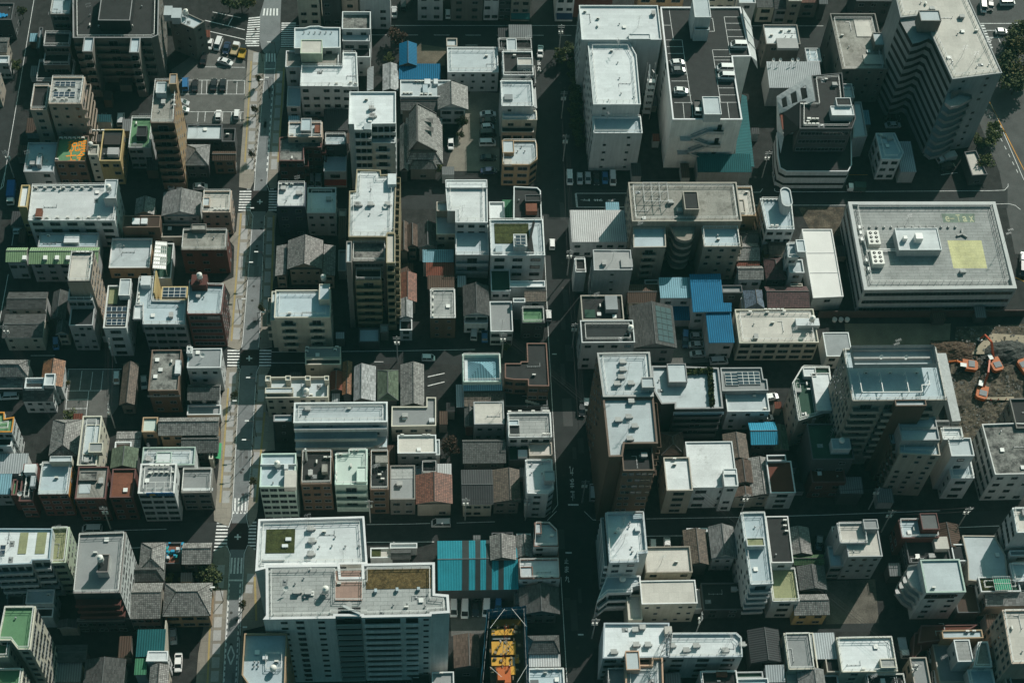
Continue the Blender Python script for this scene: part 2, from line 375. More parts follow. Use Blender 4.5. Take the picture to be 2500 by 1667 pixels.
def flat_block(par, c, pts, z0, h, wk, rk, pm=None, pr=.55, pw=.22, names=('wall','roof','parapet')):
    """walls, roof deck and parapet of one flat-roofed block; h is the top of its parapet"""
    loc = [(p[0]-c[0], p[1]-c[1]) for p in pts]
    pw = min(pw, .12*math.sqrt(abs(area2(pts))/2))
    ins = inset(loc, pw); dk = h-pr
    b = MB(); b.prism(loc, z0, h-.10, 0, top=False); w_ = b.build(names[0], [wall(wk)], par)
    if names[0] != 'wall': par = w_
    b = MB(); b.face([(p[0],p[1],dk) for p in ins], 0); LR[0] = b.build(names[1], [roofm(rk)], par)
    b = MB(); n = len(loc); out = inset(loc, -.05)
    for i in range(n):
        j = (i+1) % n; a, q, e, f = out[i], out[j], ins[j], ins[i]
        b.face([(a[0],a[1],h),(q[0],q[1],h),(e[0],e[1],h),(f[0],f[1],h)])
        b.face([(f[0],f[1],h),(e[0],e[1],h),(e[0],e[1],dk),(f[0],f[1],dk)])
        b.face([(a[0],a[1],h-.22),(q[0],q[1],h-.22),(q[0],q[1],h),(a[0],a[1],h)])
        b.face([(loc[i][0],loc[i][1],h-.22),(loc[j][0],loc[j][1],h-.22),(q[0],q[1],h-.22),(a[0],a[1],h-.22)])
    b.build(names[2], [pm or mat('trim_'+WC[wk][0], tuple(min(.66, v*1.15+.03) for v in WC[wk][1]), fine=.08)], par)
    return dk
SEED = [0]; FOOT = []
def b(label, h, r, rk='L', wk='w', win='', par=.55, pent=(), ext=(), ac=(), tank=(), ball=(), dish=(), ant=(), mast=(), vent=(), duct=(), hatch=(), sol=(), gar=(), rails=0, box=(), rtop=None, clut=1, fl=None, name=None, cat=None, trim=None, pw=.22, group=None, clad=''):
    SEED[0] += 1; sd = SEED[0]; rnd = random.Random(sd)
    if h < 0: h = hsolve(r[0] if not isinstance(r[0], tuple) else r[0][0], r[1] if not isinstance(r[0], tuple) else r[0][1], -h)
    pts = outline(r, h)
    c = (sum(p[0] for p in pts)/len(pts), sum(p[1] for p in pts)/len(pts))
    name = name or ('apartment_tower' if h > 21 else 'office_building' if h > 10.5 else 'shop_house' if h > 6.9 else 'low_building'); cat = cat or ('apartment block' if h > 21 else 'building')
    root = empty(name, (c[0], c[1], 0)); tag(root, label, cat, group)
    FOOT.append((label, pts, h))
    dk = flat_block(root, c, pts, 0, h, wk, rk, trim, par, pw); rf = LR[0]
    if win: facade(root, c, pts, 0, h, wk, win, fl, sd)
    for e in ext:      # lower or higher wings: (outline, height, roof, wall, windows, rail)
        ep = outline(e[0], e[1]); ek = e[3] if len(e) > 3 and e[3] else wk
        z0 = e[6] if len(e) > 6 else 0
        flat_block(root, c, ep, z0, e[1], ek, e[2], trim, .5, .2, ('wing_wall','wing_roof','wing_parapet'))
        if len(e) > 4 and e[4]: facade(root, c, ep, z0, e[1], ek, e[4], None, sd+500)
        if len(e) > 5 and e[5]: rail(root, inset(ep, .25), c, e[1]-.05)
        FOOT.append((label+'#ext', ep, e[1]))
    for p in pent:     # roof huts: (outline at their roof, height above the deck, roof, wall)
        pp = outline(tuple(p[0]), dk+p[1])
        flat_block(root, c, pp, dk, dk+p[1], p[3] if len(p) > 3 else wk, p[2] if len(p) > 2 else rk, trim, .25, .15, ('hut_wall','roof_hut','hut_parapet'))
    for x in box:      # plain equipment boxes: (outline at their top, height above the deck, roof material key)
        pp = outline(tuple(x[0]), dk+x[1]); q = MB(); q.prism([(a[0]-c[0],a[1]-c[1]) for a in pp], dk, dk+x[1]); q.build('plant_box', [roofm(x[2]) if len(x) > 2 else M_CONC()], root)
    for s in sol: solar(root, c, rect(s, dk), dk)
    for s in gar:
        pp = rect(s[:4], dk); q = MB(); q.prism([(a[0]-c[0],a[1]-c[1]) for a in pp], dk, dk+.12); q.build('roof_lawn', [roofm(s[4] if len(s) > 4 else 'T')], root)
    for k, L in (('ac',ac),('tank',tank),('ball',ball),('dish',dish),('ant',ant),('mast',mast),('vent',vent),('duct',duct),('hatch',hatch)):
        for it in L:
            n = it[2] if len(it) > 2 else 1; dx = it[3] if len(it) > 3 else 0; dy = it[4] if len(it) > 4 else 0
            for i in range(n):
                p = P(it[0]+dx*i, it[1]+dy*i, dk); eq(k, rf, c, p.x, p.y, dk, 0 if abs(dy) <= abs(dx) else 1.5708)
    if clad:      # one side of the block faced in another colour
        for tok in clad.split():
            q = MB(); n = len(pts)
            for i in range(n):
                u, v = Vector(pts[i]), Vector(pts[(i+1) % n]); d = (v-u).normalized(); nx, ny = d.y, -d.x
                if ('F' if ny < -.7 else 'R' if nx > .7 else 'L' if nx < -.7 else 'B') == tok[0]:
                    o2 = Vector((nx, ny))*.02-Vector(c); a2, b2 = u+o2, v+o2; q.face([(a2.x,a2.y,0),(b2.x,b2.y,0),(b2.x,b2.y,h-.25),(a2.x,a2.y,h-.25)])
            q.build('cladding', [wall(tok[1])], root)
    if rails == 0 and h > 8 and rnd.random() < .45: rails = rnd.choice((1, 2))
    ins = inset(pts, .3)
    if rails == 1: rail(root, ins, c, h-.05)
    elif rails == 2: rail(root, inset(pts, 1.1), c, dk)
    A = abs(area2(pts))/2
    if clut and A > 30:
        xs = [p[0] for p in pts]; ys = [p[1] for p in pts]
        for i in range(min(18, int(A/17*clut)+1)):
            for _ in range(12):
                x, y = rnd.uniform(min(xs)+.8, max(xs)-.8), rnd.uniform(min(ys)+.8, max(ys)-.8)
                if inside((x, y), pts, 1.0) and clear((x, y, dk), pent, box, sol, gar, dk): break
            else: continue
            k = rnd.choice(('vent','vent','conduit','ac','ac','hatch','duct','ant','conduit','plate'))
            eq(k, rf, c, x, y, dk, rnd.choice((0,1.57,3.14)))
    return root
def inside(p, pts, m=0.0):
    n = len(pts); ok = False
    for i in range(n):
        a, q = pts[i], pts[(i+1) % n]
        if (a[1] > p[1]) != (q[1] > p[1]) and p[0] < (q[0]-a[0])*(p[1]-a[1])/(q[1]-a[1])+a[0]: ok = not ok
        d = Vector(q)-Vector(a); s = max(0, min(1, (Vector(p)-Vector(a)).dot(d)/max(d.length_squared, 1e-6)))
        if m and (Vector(a)+d*s-Vector(p)).length < m: return False
    return ok
def clear(p, pent, box, sol, gar, dk):
    for x in list(pent)+list(box):
        q = outline(tuple(x[0]), dk+x[1])
        if min(v[0] for v in q)-.7 < p[0] < max(v[0] for v in q)+.7 and min(v[1] for v in q)-.9 < p[1] < max(v[1] for v in q)+.9: return False
    for x in list(sol)+list(gar):
        q = rect(x[:4], dk)
        if q[0][0]-.7 < p[0] < q[1][0]+.7 and q[0][1]-.7 < p[1] < q[2][1]+.7: return False
    return True
def g(label, h, r, ax='x', rise=1.5, rk='tg', wk='e', win='F3m', hip=0.0, over=.45, name='house', cat='house', sol=(), group=None, ridge=.5):
    """pitched roof house: outline given at the eaves (height h); ax is the ridge direction; hip > 0 pulls the ridge ends in; ridge: where it sits across the span"""
    SEED[0] += 1; sd = SEED[0]
    pts = outline(r, h); x0, y0, x1, y1 = pts[0][0], pts[0][1], pts[2][0], pts[2][1]
    c = ((x0+x1)/2, (y0+y1)/2); root = empty(name, (c[0], c[1], 0)); tag(root, label, cat, group); FOOT.append((label, pts, h))
    X0, X1, Y0, Y1 = x0-c[0], x1-c[0], y0-c[1], y1-c[1]
    over = min(over, .15*(X1-X0), .15*(Y1-Y0))
    a0, a1, b0, b1 = X0+over, X1-over, Y0+over, Y1-over
    m = MB(); zt = h+rise
    if ax == 'x':
        ym = Y0+(Y1-Y0)*ridge; hp = hip*(Y1-Y0)/2*1.0
        e0, e1 = (X0+hp, ym), (X1-hp, ym)
    else:
        xm = X0+(X1-X0)*ridge; hp = hip*(X1-X0)/2
        e0, e1 = (xm, Y0+hp), (xm, Y1-hp)
    E0, E1 = (e0[0],e0[1],zt), (e1[0],e1[1],zt)
    SW, SE, NE, NW = (X0,Y0,h), (X1,Y0,h), (X1,Y1,h), (X0,Y1,h)
    fs = ([SW,SE,E1,E0],[NE,NW,E0,E1],[NW,SW,E0],[SE,NE,E1]) if ax == 'x' else ([NW,SW,E0,E1],[SE,NE,E1,E0],[SW,SE,E0],[NE,NW,E1])
    for i, f in enumerate(fs):
        if i > 1 and hip <= 0: continue
        o = Vector(f[0]); u = (Vector(f[1])-o).normalized(); nn = (Vector(f[1])-o).cross(Vector(f[2])-o).normalized(); w = nn.cross(u)
        m.face(f, 0, [((Vector(p)-o).dot(u), (Vector(p)-o).dot(w)) for p in f])
    for p, q in ((SW,SE),(SE,NE),(NE,NW),(NW,SW)):
        if hip <= 0 and ((ax == 'x') == (abs(p[0]-q[0]) < .01)):      # barge ends follow the slope
            E = E1 if (p[0] > 0 if ax == 'x' else p[1] > 0) else E0
            for s, e in ((p,E),(E,q)): m.face([(s[0],s[1],s[2]-.16),(e[0],e[1],e[2]-.16),e,s], 1)
        else: m.face([(p[0],p[1],h-.16),(q[0],q[1],h-.16),q,p], 1)
    m.face([(X0,Y0,h-.16),(X0,Y1,h-.16),(X1,Y1,h-.16),(X1,Y0,h-.16)], 1)
    m.bar((E0[0],E0[1],zt+.03),(E1[0],E1[1],zt+.03),.16,2)
    if hip > 0:
        for p, q in (((SW,E0),(NW,E0),(SE,E1),(NE,E1)) if ax == 'x' else ((SW,E0),(SE,E0),(NW,E1),(NE,E1))): m.bar(p, (q[0],q[1],zt+.03), .12, 2)
    ro = m.build('roof', [roofm(rk), M_CONC() if wk in 'wc' else wall('s'), roofm('tg' if rk[0] == 't' and rk != 'td' else 'cg' if rk[0] in 'cs' else 'td')], root)
    w = MB(); w.prism([(a0,b0),(a1,b0),(a1,b1),(a0,b1)], 0, h-.16, 0, top=False)
    if hip <= 0:
        k = (h+rise-.16-.05)
        if ax == 'x':
            for xx in (a0, a1): w.face([(xx,b0,h-.16),(xx,b1,h-.16),(xx,e0[1],k)], 0)
        else:
            for yy in (b0, b1): w.face([(a0,yy,h-.16),(a1,yy,h-.16),(e0[0],yy,k)], 0)
    w.build('wall', [wall(wk)], root)
    if win: facade(root, c, [(p[0]+c[0],p[1]+c[1]) for p in ((a0,b0),(a1,b0),(a1,b1),(a0,b1))], 0, h-.1, wk, win, None, sd)
    if sol:
        f = fs[1] if sol == 'R' else fs[0]; f = [Vector(p) for p in f]; nn = (f[1]-f[0]).cross(f[2]-f[0]).normalized()*.08
        q = MB(); nu, nv = 6, 3
        for i in range(nu):
            for j in range(nv):
                def pt(u, v): return f[0].lerp(f[1], .08+.84*u).lerp(f[3].lerp(f[2], .08+.84*u), .12+.74*v)+nn
                q.face([pt(i/nu+.008,j/nv+.012), pt((i+1)/nu-.008,j/nv+.012), pt((i+1)/nu-.008,(j+1)/nv-.012), pt(i/nu+.008,(j+1)/nv-.012)])
        q.build('solar_panel', [M_SOLAR()], root)
    return root
def shed(label, h, r, rk='cw', wk='l', drop=.5, name='shed', cat='shed', win='', slope='F', group=None):
    """single-pitch sheet roof on plain walls; the given edge is the lower one"""
    SEED[0] += 1
    pts = outline(r, h); c = (sum(p[0] for p in pts)/len(pts), sum(p[1] for p in pts)/len(pts)); root = empty(name, (c[0], c[1], 0)); tag(root, label, cat, group); FOOT.append((label, pts, h))
    loc = [(p[0]-c[0], p[1]-c[1]) for p in pts]; lo = min(p[1] for p in loc); hi = max(p[1] for p in loc)
    xl = min(p[0] for p in loc); xh = max(p[0] for p in loc)
    def z(p): return h + (drop*(p[1]-lo)/(hi-lo) if slope == 'F' else drop*(p[0]-xl)/(xh-xl) if slope == 'L' else drop*(xh-p[0])/(xh-xl))
    m = MB(); along = slope == 'F'
    m.face([(p[0],p[1],z(p)) for p in loc], 0, [((p[0],p[1]) if along else (p[1],p[0])) for p in loc])
    for i in range(len(loc)):
        p, q = loc[i], loc[(i+1) % len(loc)]; m.face([(p[0],p[1],z(p)-.14),(q[0],q[1],z(q)-.14),(q[0],q[1],z(q)),(p[0],p[1],z(p))], 0)
    m.build('roof', [roofm(rk)], root)
    ins = inset(loc, .15); w = MB()
    for i in range(len(ins)):
        p, q = ins[i], ins[(i+1) % len(ins)]; w.face([(p[0],p[1],0),(q[0],q[1],0),(q[0],q[1],z(q)-.02),(p[0],p[1],z(p)-.02)], 0)
    w.build('wall', [wall(wk)], root)
    if win: facade(root, c, [(p[0]+c[0],p[1]+c[1]) for p in ins], 0, h, wk, win, None, SEED[0])
    return root
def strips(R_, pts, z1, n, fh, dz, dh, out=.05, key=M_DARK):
    """flat dark strips that paint the shade of balcony recesses on a wall line, one per storey"""
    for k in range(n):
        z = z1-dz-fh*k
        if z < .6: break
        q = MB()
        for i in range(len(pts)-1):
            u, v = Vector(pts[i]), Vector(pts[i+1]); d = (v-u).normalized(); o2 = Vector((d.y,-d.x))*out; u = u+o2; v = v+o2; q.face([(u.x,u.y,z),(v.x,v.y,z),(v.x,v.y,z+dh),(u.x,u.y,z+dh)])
        q.build('balcony_shade',[key()],R_)  # recess shade painted as a flat strip on the wall
of = lambda L: D.objects[LABELS[L][0]]
# ---------------------------------------------------------------- ground, streets, pavements, markings
def W(c, r, pts, z=0.0):
    t(c, r); return [P(x, y, z) for x, y in pts]
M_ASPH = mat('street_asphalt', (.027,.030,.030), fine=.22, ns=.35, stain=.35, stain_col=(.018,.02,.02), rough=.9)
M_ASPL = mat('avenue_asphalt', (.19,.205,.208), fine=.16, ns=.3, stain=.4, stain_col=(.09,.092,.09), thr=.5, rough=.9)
M_LOT = mat('parking_asphalt', (.105,.105,.098), fine=.2, ns=.4, stain=.5, stain_col=(.06,.06,.055), thr=.52, rough=.9)
M_GRND = mat('yard_ground', (.028,.029,.028), fine=.35, ns=.5, rough=1)
M_PAVE = mat('pavement_paver', (.24,.22,.185), fine=.14, joints=(2.6,2.6,.62))
M_PAVG = mat('pavement_slab', (.36,.36,.35), fine=.1, joints=(.6,.6,.9))
M_TACT = mat('tactile_paving', (.34,.26,.11), fine=.12)
M_PAINT = mat('road_paint', (.70,.71,.69), fine=.22, ns=1.5, stain=.35, stain_col=(.25,.26,.26), thr=.56)
M_YPAINT = mat('orange_road_paint', (.55,.26,.04), fine=.15)
M_REDRD = mat('dark_red_road_coating', (.030,.022,.021), fine=.15)
M_DIRT = mat('excavated_soil', (.12,.10,.072), fine=.55, ns=.5, stain=.85, thr=.42, stain_col=(.035,.03,.024), rough=1, bump=.9)
M_KERB = mat('kerb_stone', (.38,.38,.36), fine=.1)
m = MB(); m.face([(-330,-260,-.012),(330,-260,-.012),(330,330,-.012),(-330,330,-.012)]); struct('ground', m, [M_GRND])
SHEETS = []
def sheet(name, polys, mt, z):
    m = MB()
    for p in polys:
        q = ccw([(v.x, v.y) for v in p])
        if not (name == 'yard' or 'slab' in name or 'strip' in name): SHEETS.append(q)
        q = q; m.face([(a[0], a[1], z) for a in q])
    return struct(name, m, [mt])
# the avenue
avL = W(1,0,[(560,-60),(500,150),(500,410),(550,500),(545,700),(460,1560)])+W(1,1,[(345,1560)])+W(1,2,[(258,1430)])+W(1,3,[(165,1568),(150,1700)])
avR = W(1,0,[(700,-60),(690,170),(690,430),(652,520),(640,640),(575,1560)])+W(1,1,[(497,1560)])+W(1,2,[(398,1430)])+W(1,3,[(300,1568),(295,1700)])
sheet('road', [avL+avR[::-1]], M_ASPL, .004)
# cross streets and the second avenue
def strip(a, bq, z=.0): return [P_(a[0],a[1]), P_(bq[0],bq[1]), P_(bq[0],bq[2]), P_(a[0],a[2])]
def P_(x, y, z=0.0):
    global TX, TY
    TX = TY = 0.0; return P(x*3.734, y*3.734, z)
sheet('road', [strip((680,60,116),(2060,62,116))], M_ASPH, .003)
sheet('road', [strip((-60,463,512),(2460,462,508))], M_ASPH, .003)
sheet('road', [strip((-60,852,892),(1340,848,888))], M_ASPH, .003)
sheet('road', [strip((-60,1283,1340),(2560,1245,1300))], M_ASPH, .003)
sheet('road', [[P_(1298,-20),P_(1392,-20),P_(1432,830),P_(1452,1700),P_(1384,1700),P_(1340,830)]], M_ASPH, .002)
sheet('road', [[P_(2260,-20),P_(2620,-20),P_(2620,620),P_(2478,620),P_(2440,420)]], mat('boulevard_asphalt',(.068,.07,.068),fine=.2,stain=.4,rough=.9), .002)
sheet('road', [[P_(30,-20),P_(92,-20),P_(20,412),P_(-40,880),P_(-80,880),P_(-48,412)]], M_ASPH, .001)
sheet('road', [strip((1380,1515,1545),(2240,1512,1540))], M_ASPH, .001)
# pavements each side of the avenue, raised by a kerb
def pave(outer, inner):
    pl = ccw([(v.x, v.y) for v in outer+inner[::-1]]); SHEETS.append(pl); m = MB(); m.prism(pl, -.01, .10, 1, True, 0); struct('pavement', m, [M_PAVE, M_KERB])
LP = [(W(1,0,[(395,455),(365,870),(345,1200),(318,1560)])+W(1,1,[(312,160)]), W(1,0,[(548,500),(540,700),(452,1560)])+W(1,1,[(445,110),(415,175)])),
      (W(1,1,[(300,395),(285,560),(222,640),(268,700),(262,980),(130,1040),(180,1045),(230,1140),(205,1400),(190,1568)])+W(1,2,[(205,60)]), W(1,1,[(405,370),(432,420),(338,1560)])+W(1,2,[(328,70),(310,95)])),
      (W(1,2,[(200,250),(185,350),(150,560),(145,880),(125,1180),(82,1568)])+W(1,3,[(85,90)]), W(1,2,[(290,245),(318,290),(252,1430)])+W(1,3,[(240,60),(215,140)])),
      (W(1,3,[(88,370),(40,420),(30,520),(118,600),(22,760),(0,1000),(-60,1300),(-90,1700)]), W(1,3,[(190,310),(228,390),(158,1568),(150,1700)]))]
for o, i in LP: pave(o, i)
RP = [(W(1,0,[(825,440),(735,620),(720,960),(680,1250),(668,1560)])+W(1,1,[(655,165)]), W(1,0,[(690,440),(656,520),(646,640),(582,1560)])+W(1,1,[(572,110),(600,175)])),
      (W(1,1,[(655,400),(640,560),(640,960),(600,1100),(612,1568)])+W(1,2,[(612,65)]), W(1,1,[(580,370),(548,410),(503,1560)])+W(1,2,[(492,60),(510,90)])),
      (W(1,2,[(600,250),(560,330),(560,640),(620,700),(640,1000),(520,1020),(500,1330),(480,1568)])+W(1,3,[(470,60)]), W(1,2,[(500,240),(478,300),(404,1430)])+W(1,3,[(388,60),(410,140)])),
      (W(1,3,[(460,360),(470,560),(560,1040),(350,1090),(340,1480),(360,1700)]), W(1,3,[(400,310),(366,390),(308,1568),(302,1700)]))]
for o, i in RP: pave(o, i)
slabs, tact = [], []
def band(a, bq, n, gap, w, z, L, out):
    """n slabs in a row between two ground points"""
    for k in range(n):
        p = a.lerp(bq, (k+gap/2)/n); q = a.lerp(bq, (k+1-gap/2)/n); d = (q-p).normalized(); s = Vector((-d.y, d.x, 0))*w/2
        out.append([(p-s), (p+s), (q+s), (q-s)])
for (a, bq, n) in ((W(1,0,[(472,470)])[0], W(1,0,[(412,1560)])[0], 9),(W(1,1,[(375,400)])[0], W(1,1,[(285,1560)])[0], 9),(W(1,2,[(258,280)])[0], W(1,2,[(190,1500)])[0], 9),(W(1,3,[(150,480)])[0], W(1,3,[(88,1568)])[0], 9)): band(a, bq, n, .22, 1.75, .104, 0, slabs)
for (a, bq, n) in ((W(1,0,[(688,640)])[0], W(1,0,[(628,1560)])[0], 8),(W(1,1,[(600,420)])[0], W(1,1,[(558,1300)])[0], 7),(W(1,2,[(525,300)])[0], W(1,2,[(450,1450)])[0], 8),(W(1,3,[(420,560)])[0], W(1,3,[(400,760)])[0], 2)): band(a, bq, n, .22, 1.6, .104, 0, slabs)
sheet('pavement_slabs', slabs, M_PAVG, .104)
for (a, bq) in ((W(1,0,[(424,560)])[0], W(1,0,[(366,1480)])[0]),(W(1,1,[(330,400)])[0], W(1,1,[(243,1560)])[0]),(W(1,2,[(215,440)])[0], W(1,2,[(140,1480)])[0]),(W(1,3,[(70,520)])[0], W(1,3,[(25,1568)])[0])): band(a, bq, 1, 0, .42, 0, 0, tact)
for (a, bq) in ((W(1,0,[(722,620)])[0], W(1,0,[(668,1480)])[0]),(W(1,1,[(628,420)])[0], W(1,1,[(598,1480)])[0]),(W(1,2,[(545,660)])[0], W(1,2,[(470,1480)])[0]),(W(1,3,[(455,600)])[0], W(1,3,[(470,1000)])[0])): band(a, bq, 1, 0, .5, 0, 0, tact)
sheet('pavement_strip', tact, M_TACT, .109)
# painted markings
MK = MB()
def line(p, w=.13, z=.012):
    for i in range(len(p)-1):
        a, q = Vector((p[i].x, p[i].y, z)), Vector((p[i+1].x, p[i+1].y, z)); d = (q-a)
        if d.length < .01: continue
        s = Vector((-d.y, d.x, 0)).normalized()*w/2; MK.face([a-s, a+s, q+s, q-s][::-1])
def dashes(a, bq, on, off, w=.13):
    L = (bq-a).length; k = 0.0
    while k < L: line([a.lerp(bq, k/L), a.lerp(bq, min(1, (k+on)/L))], w); k += on+off
def zebra(q, n, fill=.5):
    """q: four ground points, stripes run from the q0-q3 side to the q1-q2 side"""
    for k in range(n):
        u, v = (k+.5-fill/2)/n, (k+.5+fill/2)/n
        a, b1 = q[0].lerp(q[3], u), q[1].lerp(q[2], u); d, e = q[0].lerp(q[3], v), q[1].lerp(q[2], v)
        MK.face([(x.x, x.y, .012) for x in (a, b1, e, d)])
line(avL[3:6]+W(1,1,[(455,130),(448,190)])); line(W(1,1,[(412,370),(440,420),(345,1560)])+W(1,2,[(335,70)])); line(W(1,2,[(300,232),(322,265),(258,1430)])+W(1,3,[(248,60),(215,150)])); line(W(1,3,[(200,310),(232,390),(165,1568)]))
line(W(1,0,[(652,520),(640,640),(575,1560)])+W(1,1,[(565,130),(585,190)])); line(W(1,1,[(580,370),(545,420),(497,1560)])+W(1,2,[(487,70)])); line(W(1,2,[(497,235),(470,300),(400,1430)])+W(1,3,[(380,60),(400,150)])); line(W(1,3,[(390,310),(358,390),(300,1568)]))
for k in range(15):
    y = 780+k*54; a = W(1,0,[(532-(y-700)*.094, y),(626-(y-700)*.07, y)]); bq = W(1,0,[(530-(y-700)*.094, y+26),(624-(y-700)*.07, y+26)])
    line([a[0], bq[0]], .3); line([a[1], bq[1]], .3)
for k in range(17):
    y = 660+k*54; a = W(1,3,[(224-(y-650)*.054, y),(326-(y-650)*.045, y)]); bq = W(1,3,[(221-(y-650)*.054, y+34),(322-(y-650)*.045, y+34)])
    line([a[0], bq[0]], .3); line([a[1], bq[1]], .3)
zebra(W(1,0,[(400,160),(505,150),(495,430),(365,430)]), 13); zebra(W(1,0,[(700,205),(832,205),(820,455),(692,455)]), 13)
zebra(W(1,0,[(520,145),(530,80),(675,80),(675,145)]), 5); zebra(W(1,0,[(550,565),(552,490),(650,490),(650,565)]), 4)
zebra(W(1,1,[(318,185),(425,185),(418,380),(306,380)]), 8); zebra(W(1,1,[(586,185),(655,185),(655,378),(580,378)]), 8)
zebra(W(1,2,[(208,82),(318,82),(314,245),(204,245)]), 6); zebra(W(1,2,[(500,82),(608,82),(604,245),(494,245)]), 6)
zebra(W(1,3,[(112,92),(215,92),(200,372),(80,372)]), 9); zebra(W(1,3,[(405,88),(472,88),(462,362),(390,362)]), 9)
zebra(W(1,3,[(222,570),(232,425),(352,425),(345,570)]), 4); zebra(W(1,2,[(258,1568),(262,1440),(390,1440),(385,1568)]), 4); zebra(W(1,3,[(240,25),(252,0),(385,0),(380,25)]), 4)
for c, r, x, y in ((1,1,400,172),(1,1,388,392),(1,1,612,172),(1,1,600,392),(1,2,303,66),(1,2,290,260),(1,2,523,62),(1,2,510,258),(1,3,205,75),(1,3,187,388)):
    a = W(c,r,[(x-16,y),(x+16,y)]); line(a, .55)
line(W(1,0,[(540,632),(645,628)]), .35); line(W(1,3,[(216,630),(345,630)]), .4)
for c, r, x, y, s in ((1,1,502,291,26),(1,2,405,167,28),(1,3,300,236,30)):
    line(W(c,r,[(x-s,y),(x+s,y)]), .36, .018); line(W(c,r,[(x,y-s*.85),(x,y+s*.85)]), .36, .0185)
sheet('junction_surface', [W(1,1,[(432,190),(582,190),(580,378),(414,378)])], M_REDRD, .008); sheet('junction_surface', [W(1,2,[(335,88),(497,88),(493,232),(318,232)])], M_REDRD, .008); sheet('junction_surface', [W(1,3,[(235,110),(385,110),(385,350),(218,350)])], M_REDRD, .008)
d = W(1,3,[(240,1225),(270,1310),(235,1400),(208,1310)]); line(d+[d[0]], .3)
# parking top left, top street, side roads
lot = W(0,0,[(1560,640),(1860,440)])+W(1,0,[(370,560),(385,840),(355,1130),(0,1130)])+W(0,0,[(1700,1130)])
sheet('parking_lot', [lot], M_LOT, .006)
line(W(1,0,[(0,612),(365,617)])); line(W(1,0,[(-240,732),(360,735)])); line(W(1,0,[(-240,860),(360,860)])); line(W(1,0,[(-150,1020),(360,1022)]))
for x in (-200,-110,-25,20,115,205,295,365): line(W(1,0,[(x,735),(x-6,858)]))
for x in (-60,5,90,165,245,330): line(W(1,0,[(x,1022),(x-6,1110)]))
line(W(1,0,[(0,188),(365,275)]),.22); line(W(1,0,[(50,290),(365,362)]),.22); line(W(1,0,[(210,240),(250,165)]),.22); line(W(1,0,[(70,112),(330,165)]),.18)
line([P_(720,63),P_(1500,63)]); line([P_(1820,64),P_(2010,64)])
dashes(P_(905,86),P_(1395,87),4.6,4.6); line([P_(1136,111),P_(1166,111)])
line(W(2,1,[(1215,420),(1268,1560)])+W(2,2,[(1345,1400),(1350,1500),(1300,1568)])); line(W(2,3,[(1340,0),(1255,85)])); line(W(2,3,[(1380,600),(1435,1560)])); line(W(2,0,[(1140,600),(1150,760)]))
line(W(2,3,[(1590,0),(1670,80),(1750,82)])); line(W(2,2,[(1445,1500),(1540,1500)]),.4); line(W(2,3,[(1420,380),(1478,380)]),.4); line(W(2,3,[(1535,1125),(1585,1125)]),.35); line(W(2,2,[(1298,128),(1340,128)]),.3)
line(W(3,1,[(-30,212),(110,212)])); line(W(3,1,[(-30,338),(90,338)])); line(W(3,1,[(1260,322),(1867,322)])+W(4,1,[(250,322)])); line(W(3,1,[(1460,170),(1460,190),(1480,200),(1867,200)])+W(4,1,[(0,200),(1560,190),(1690,185),(1722,150),(1722,125)])); line(W(3,1,[(1250,205),(1330,203),(1352,170)]))
line(W(4,1,[(1610,312),(1730,308),(1790,325),(1835,362)]))
line([P_(662,859),P_(745,859)]); line([P_(662,885.5),P_(745,885.5)]); line([P_(1000,856),P_(1160,853)]); line([P_(835,858),P_(1000,856)]); line([P_(914,883),P_(936,883)]); dashes(P_(75,868),P_(162,867.5),6,4.5)
line([P_(278,1294.5),P_(407,1291)]); line([P_(318,1337),P_(345,1336)]); line([P_(1000,1278.5),P_(1050,1277)]); line([P_(1115,1276),P_(1208,1273)]); line([P_(895,1280),P_(1000,1278.5)]); line([P_(895,1323),P_(1060,1322)])
line([P_(1577,1266),P_(1810,1262)]); line([P_(1925,1259),P_(2000,1257)]); line([P_(2000,1257),P_(2295,1246)]); line([P_(2338,1287),P_(2440,1283)]); line([P_(1577,1308),P_(1672,1307)])
line([P_(83,0),P_(13,418)]); line([P_(13,418),P_(2,460)])
line(W(0,1,[(195,430),(140,475),(108,690)])); line(W(0,1,[(75,950),(-5,1380)])); line(W(0,1,[(50,10),(30,150),(0,180)]))
# right hand boulevard
line([P_(2420,255),P_(2500,440)],.15); 
for k in range(9): line([P_(2405+k*9.5,262+k*19), P_(2409+k*9.5,270+k*19)],.15)
for k in range(3): line([P_(2390+k*9,58+k*17+0),P_(2520,58+k*17)],.2)
zebra([P_(2392,60),P_(2402,60),P_(2425,120),P_(2412,120)],9); line([P_(2435,88),P_(2442,104)],.2)
struct('road_marking', MK, [M_PAINT]); MK = MB()
line([P_(2415,248),P_(2500,415)],.22); line(W(4,1,[(1790,980),(1867,1015)]),.3); line(W(4,1,[(270,45),(440,45)]),.12)
struct('road_marking', MK, [M_YPAINT]); MK = MB()
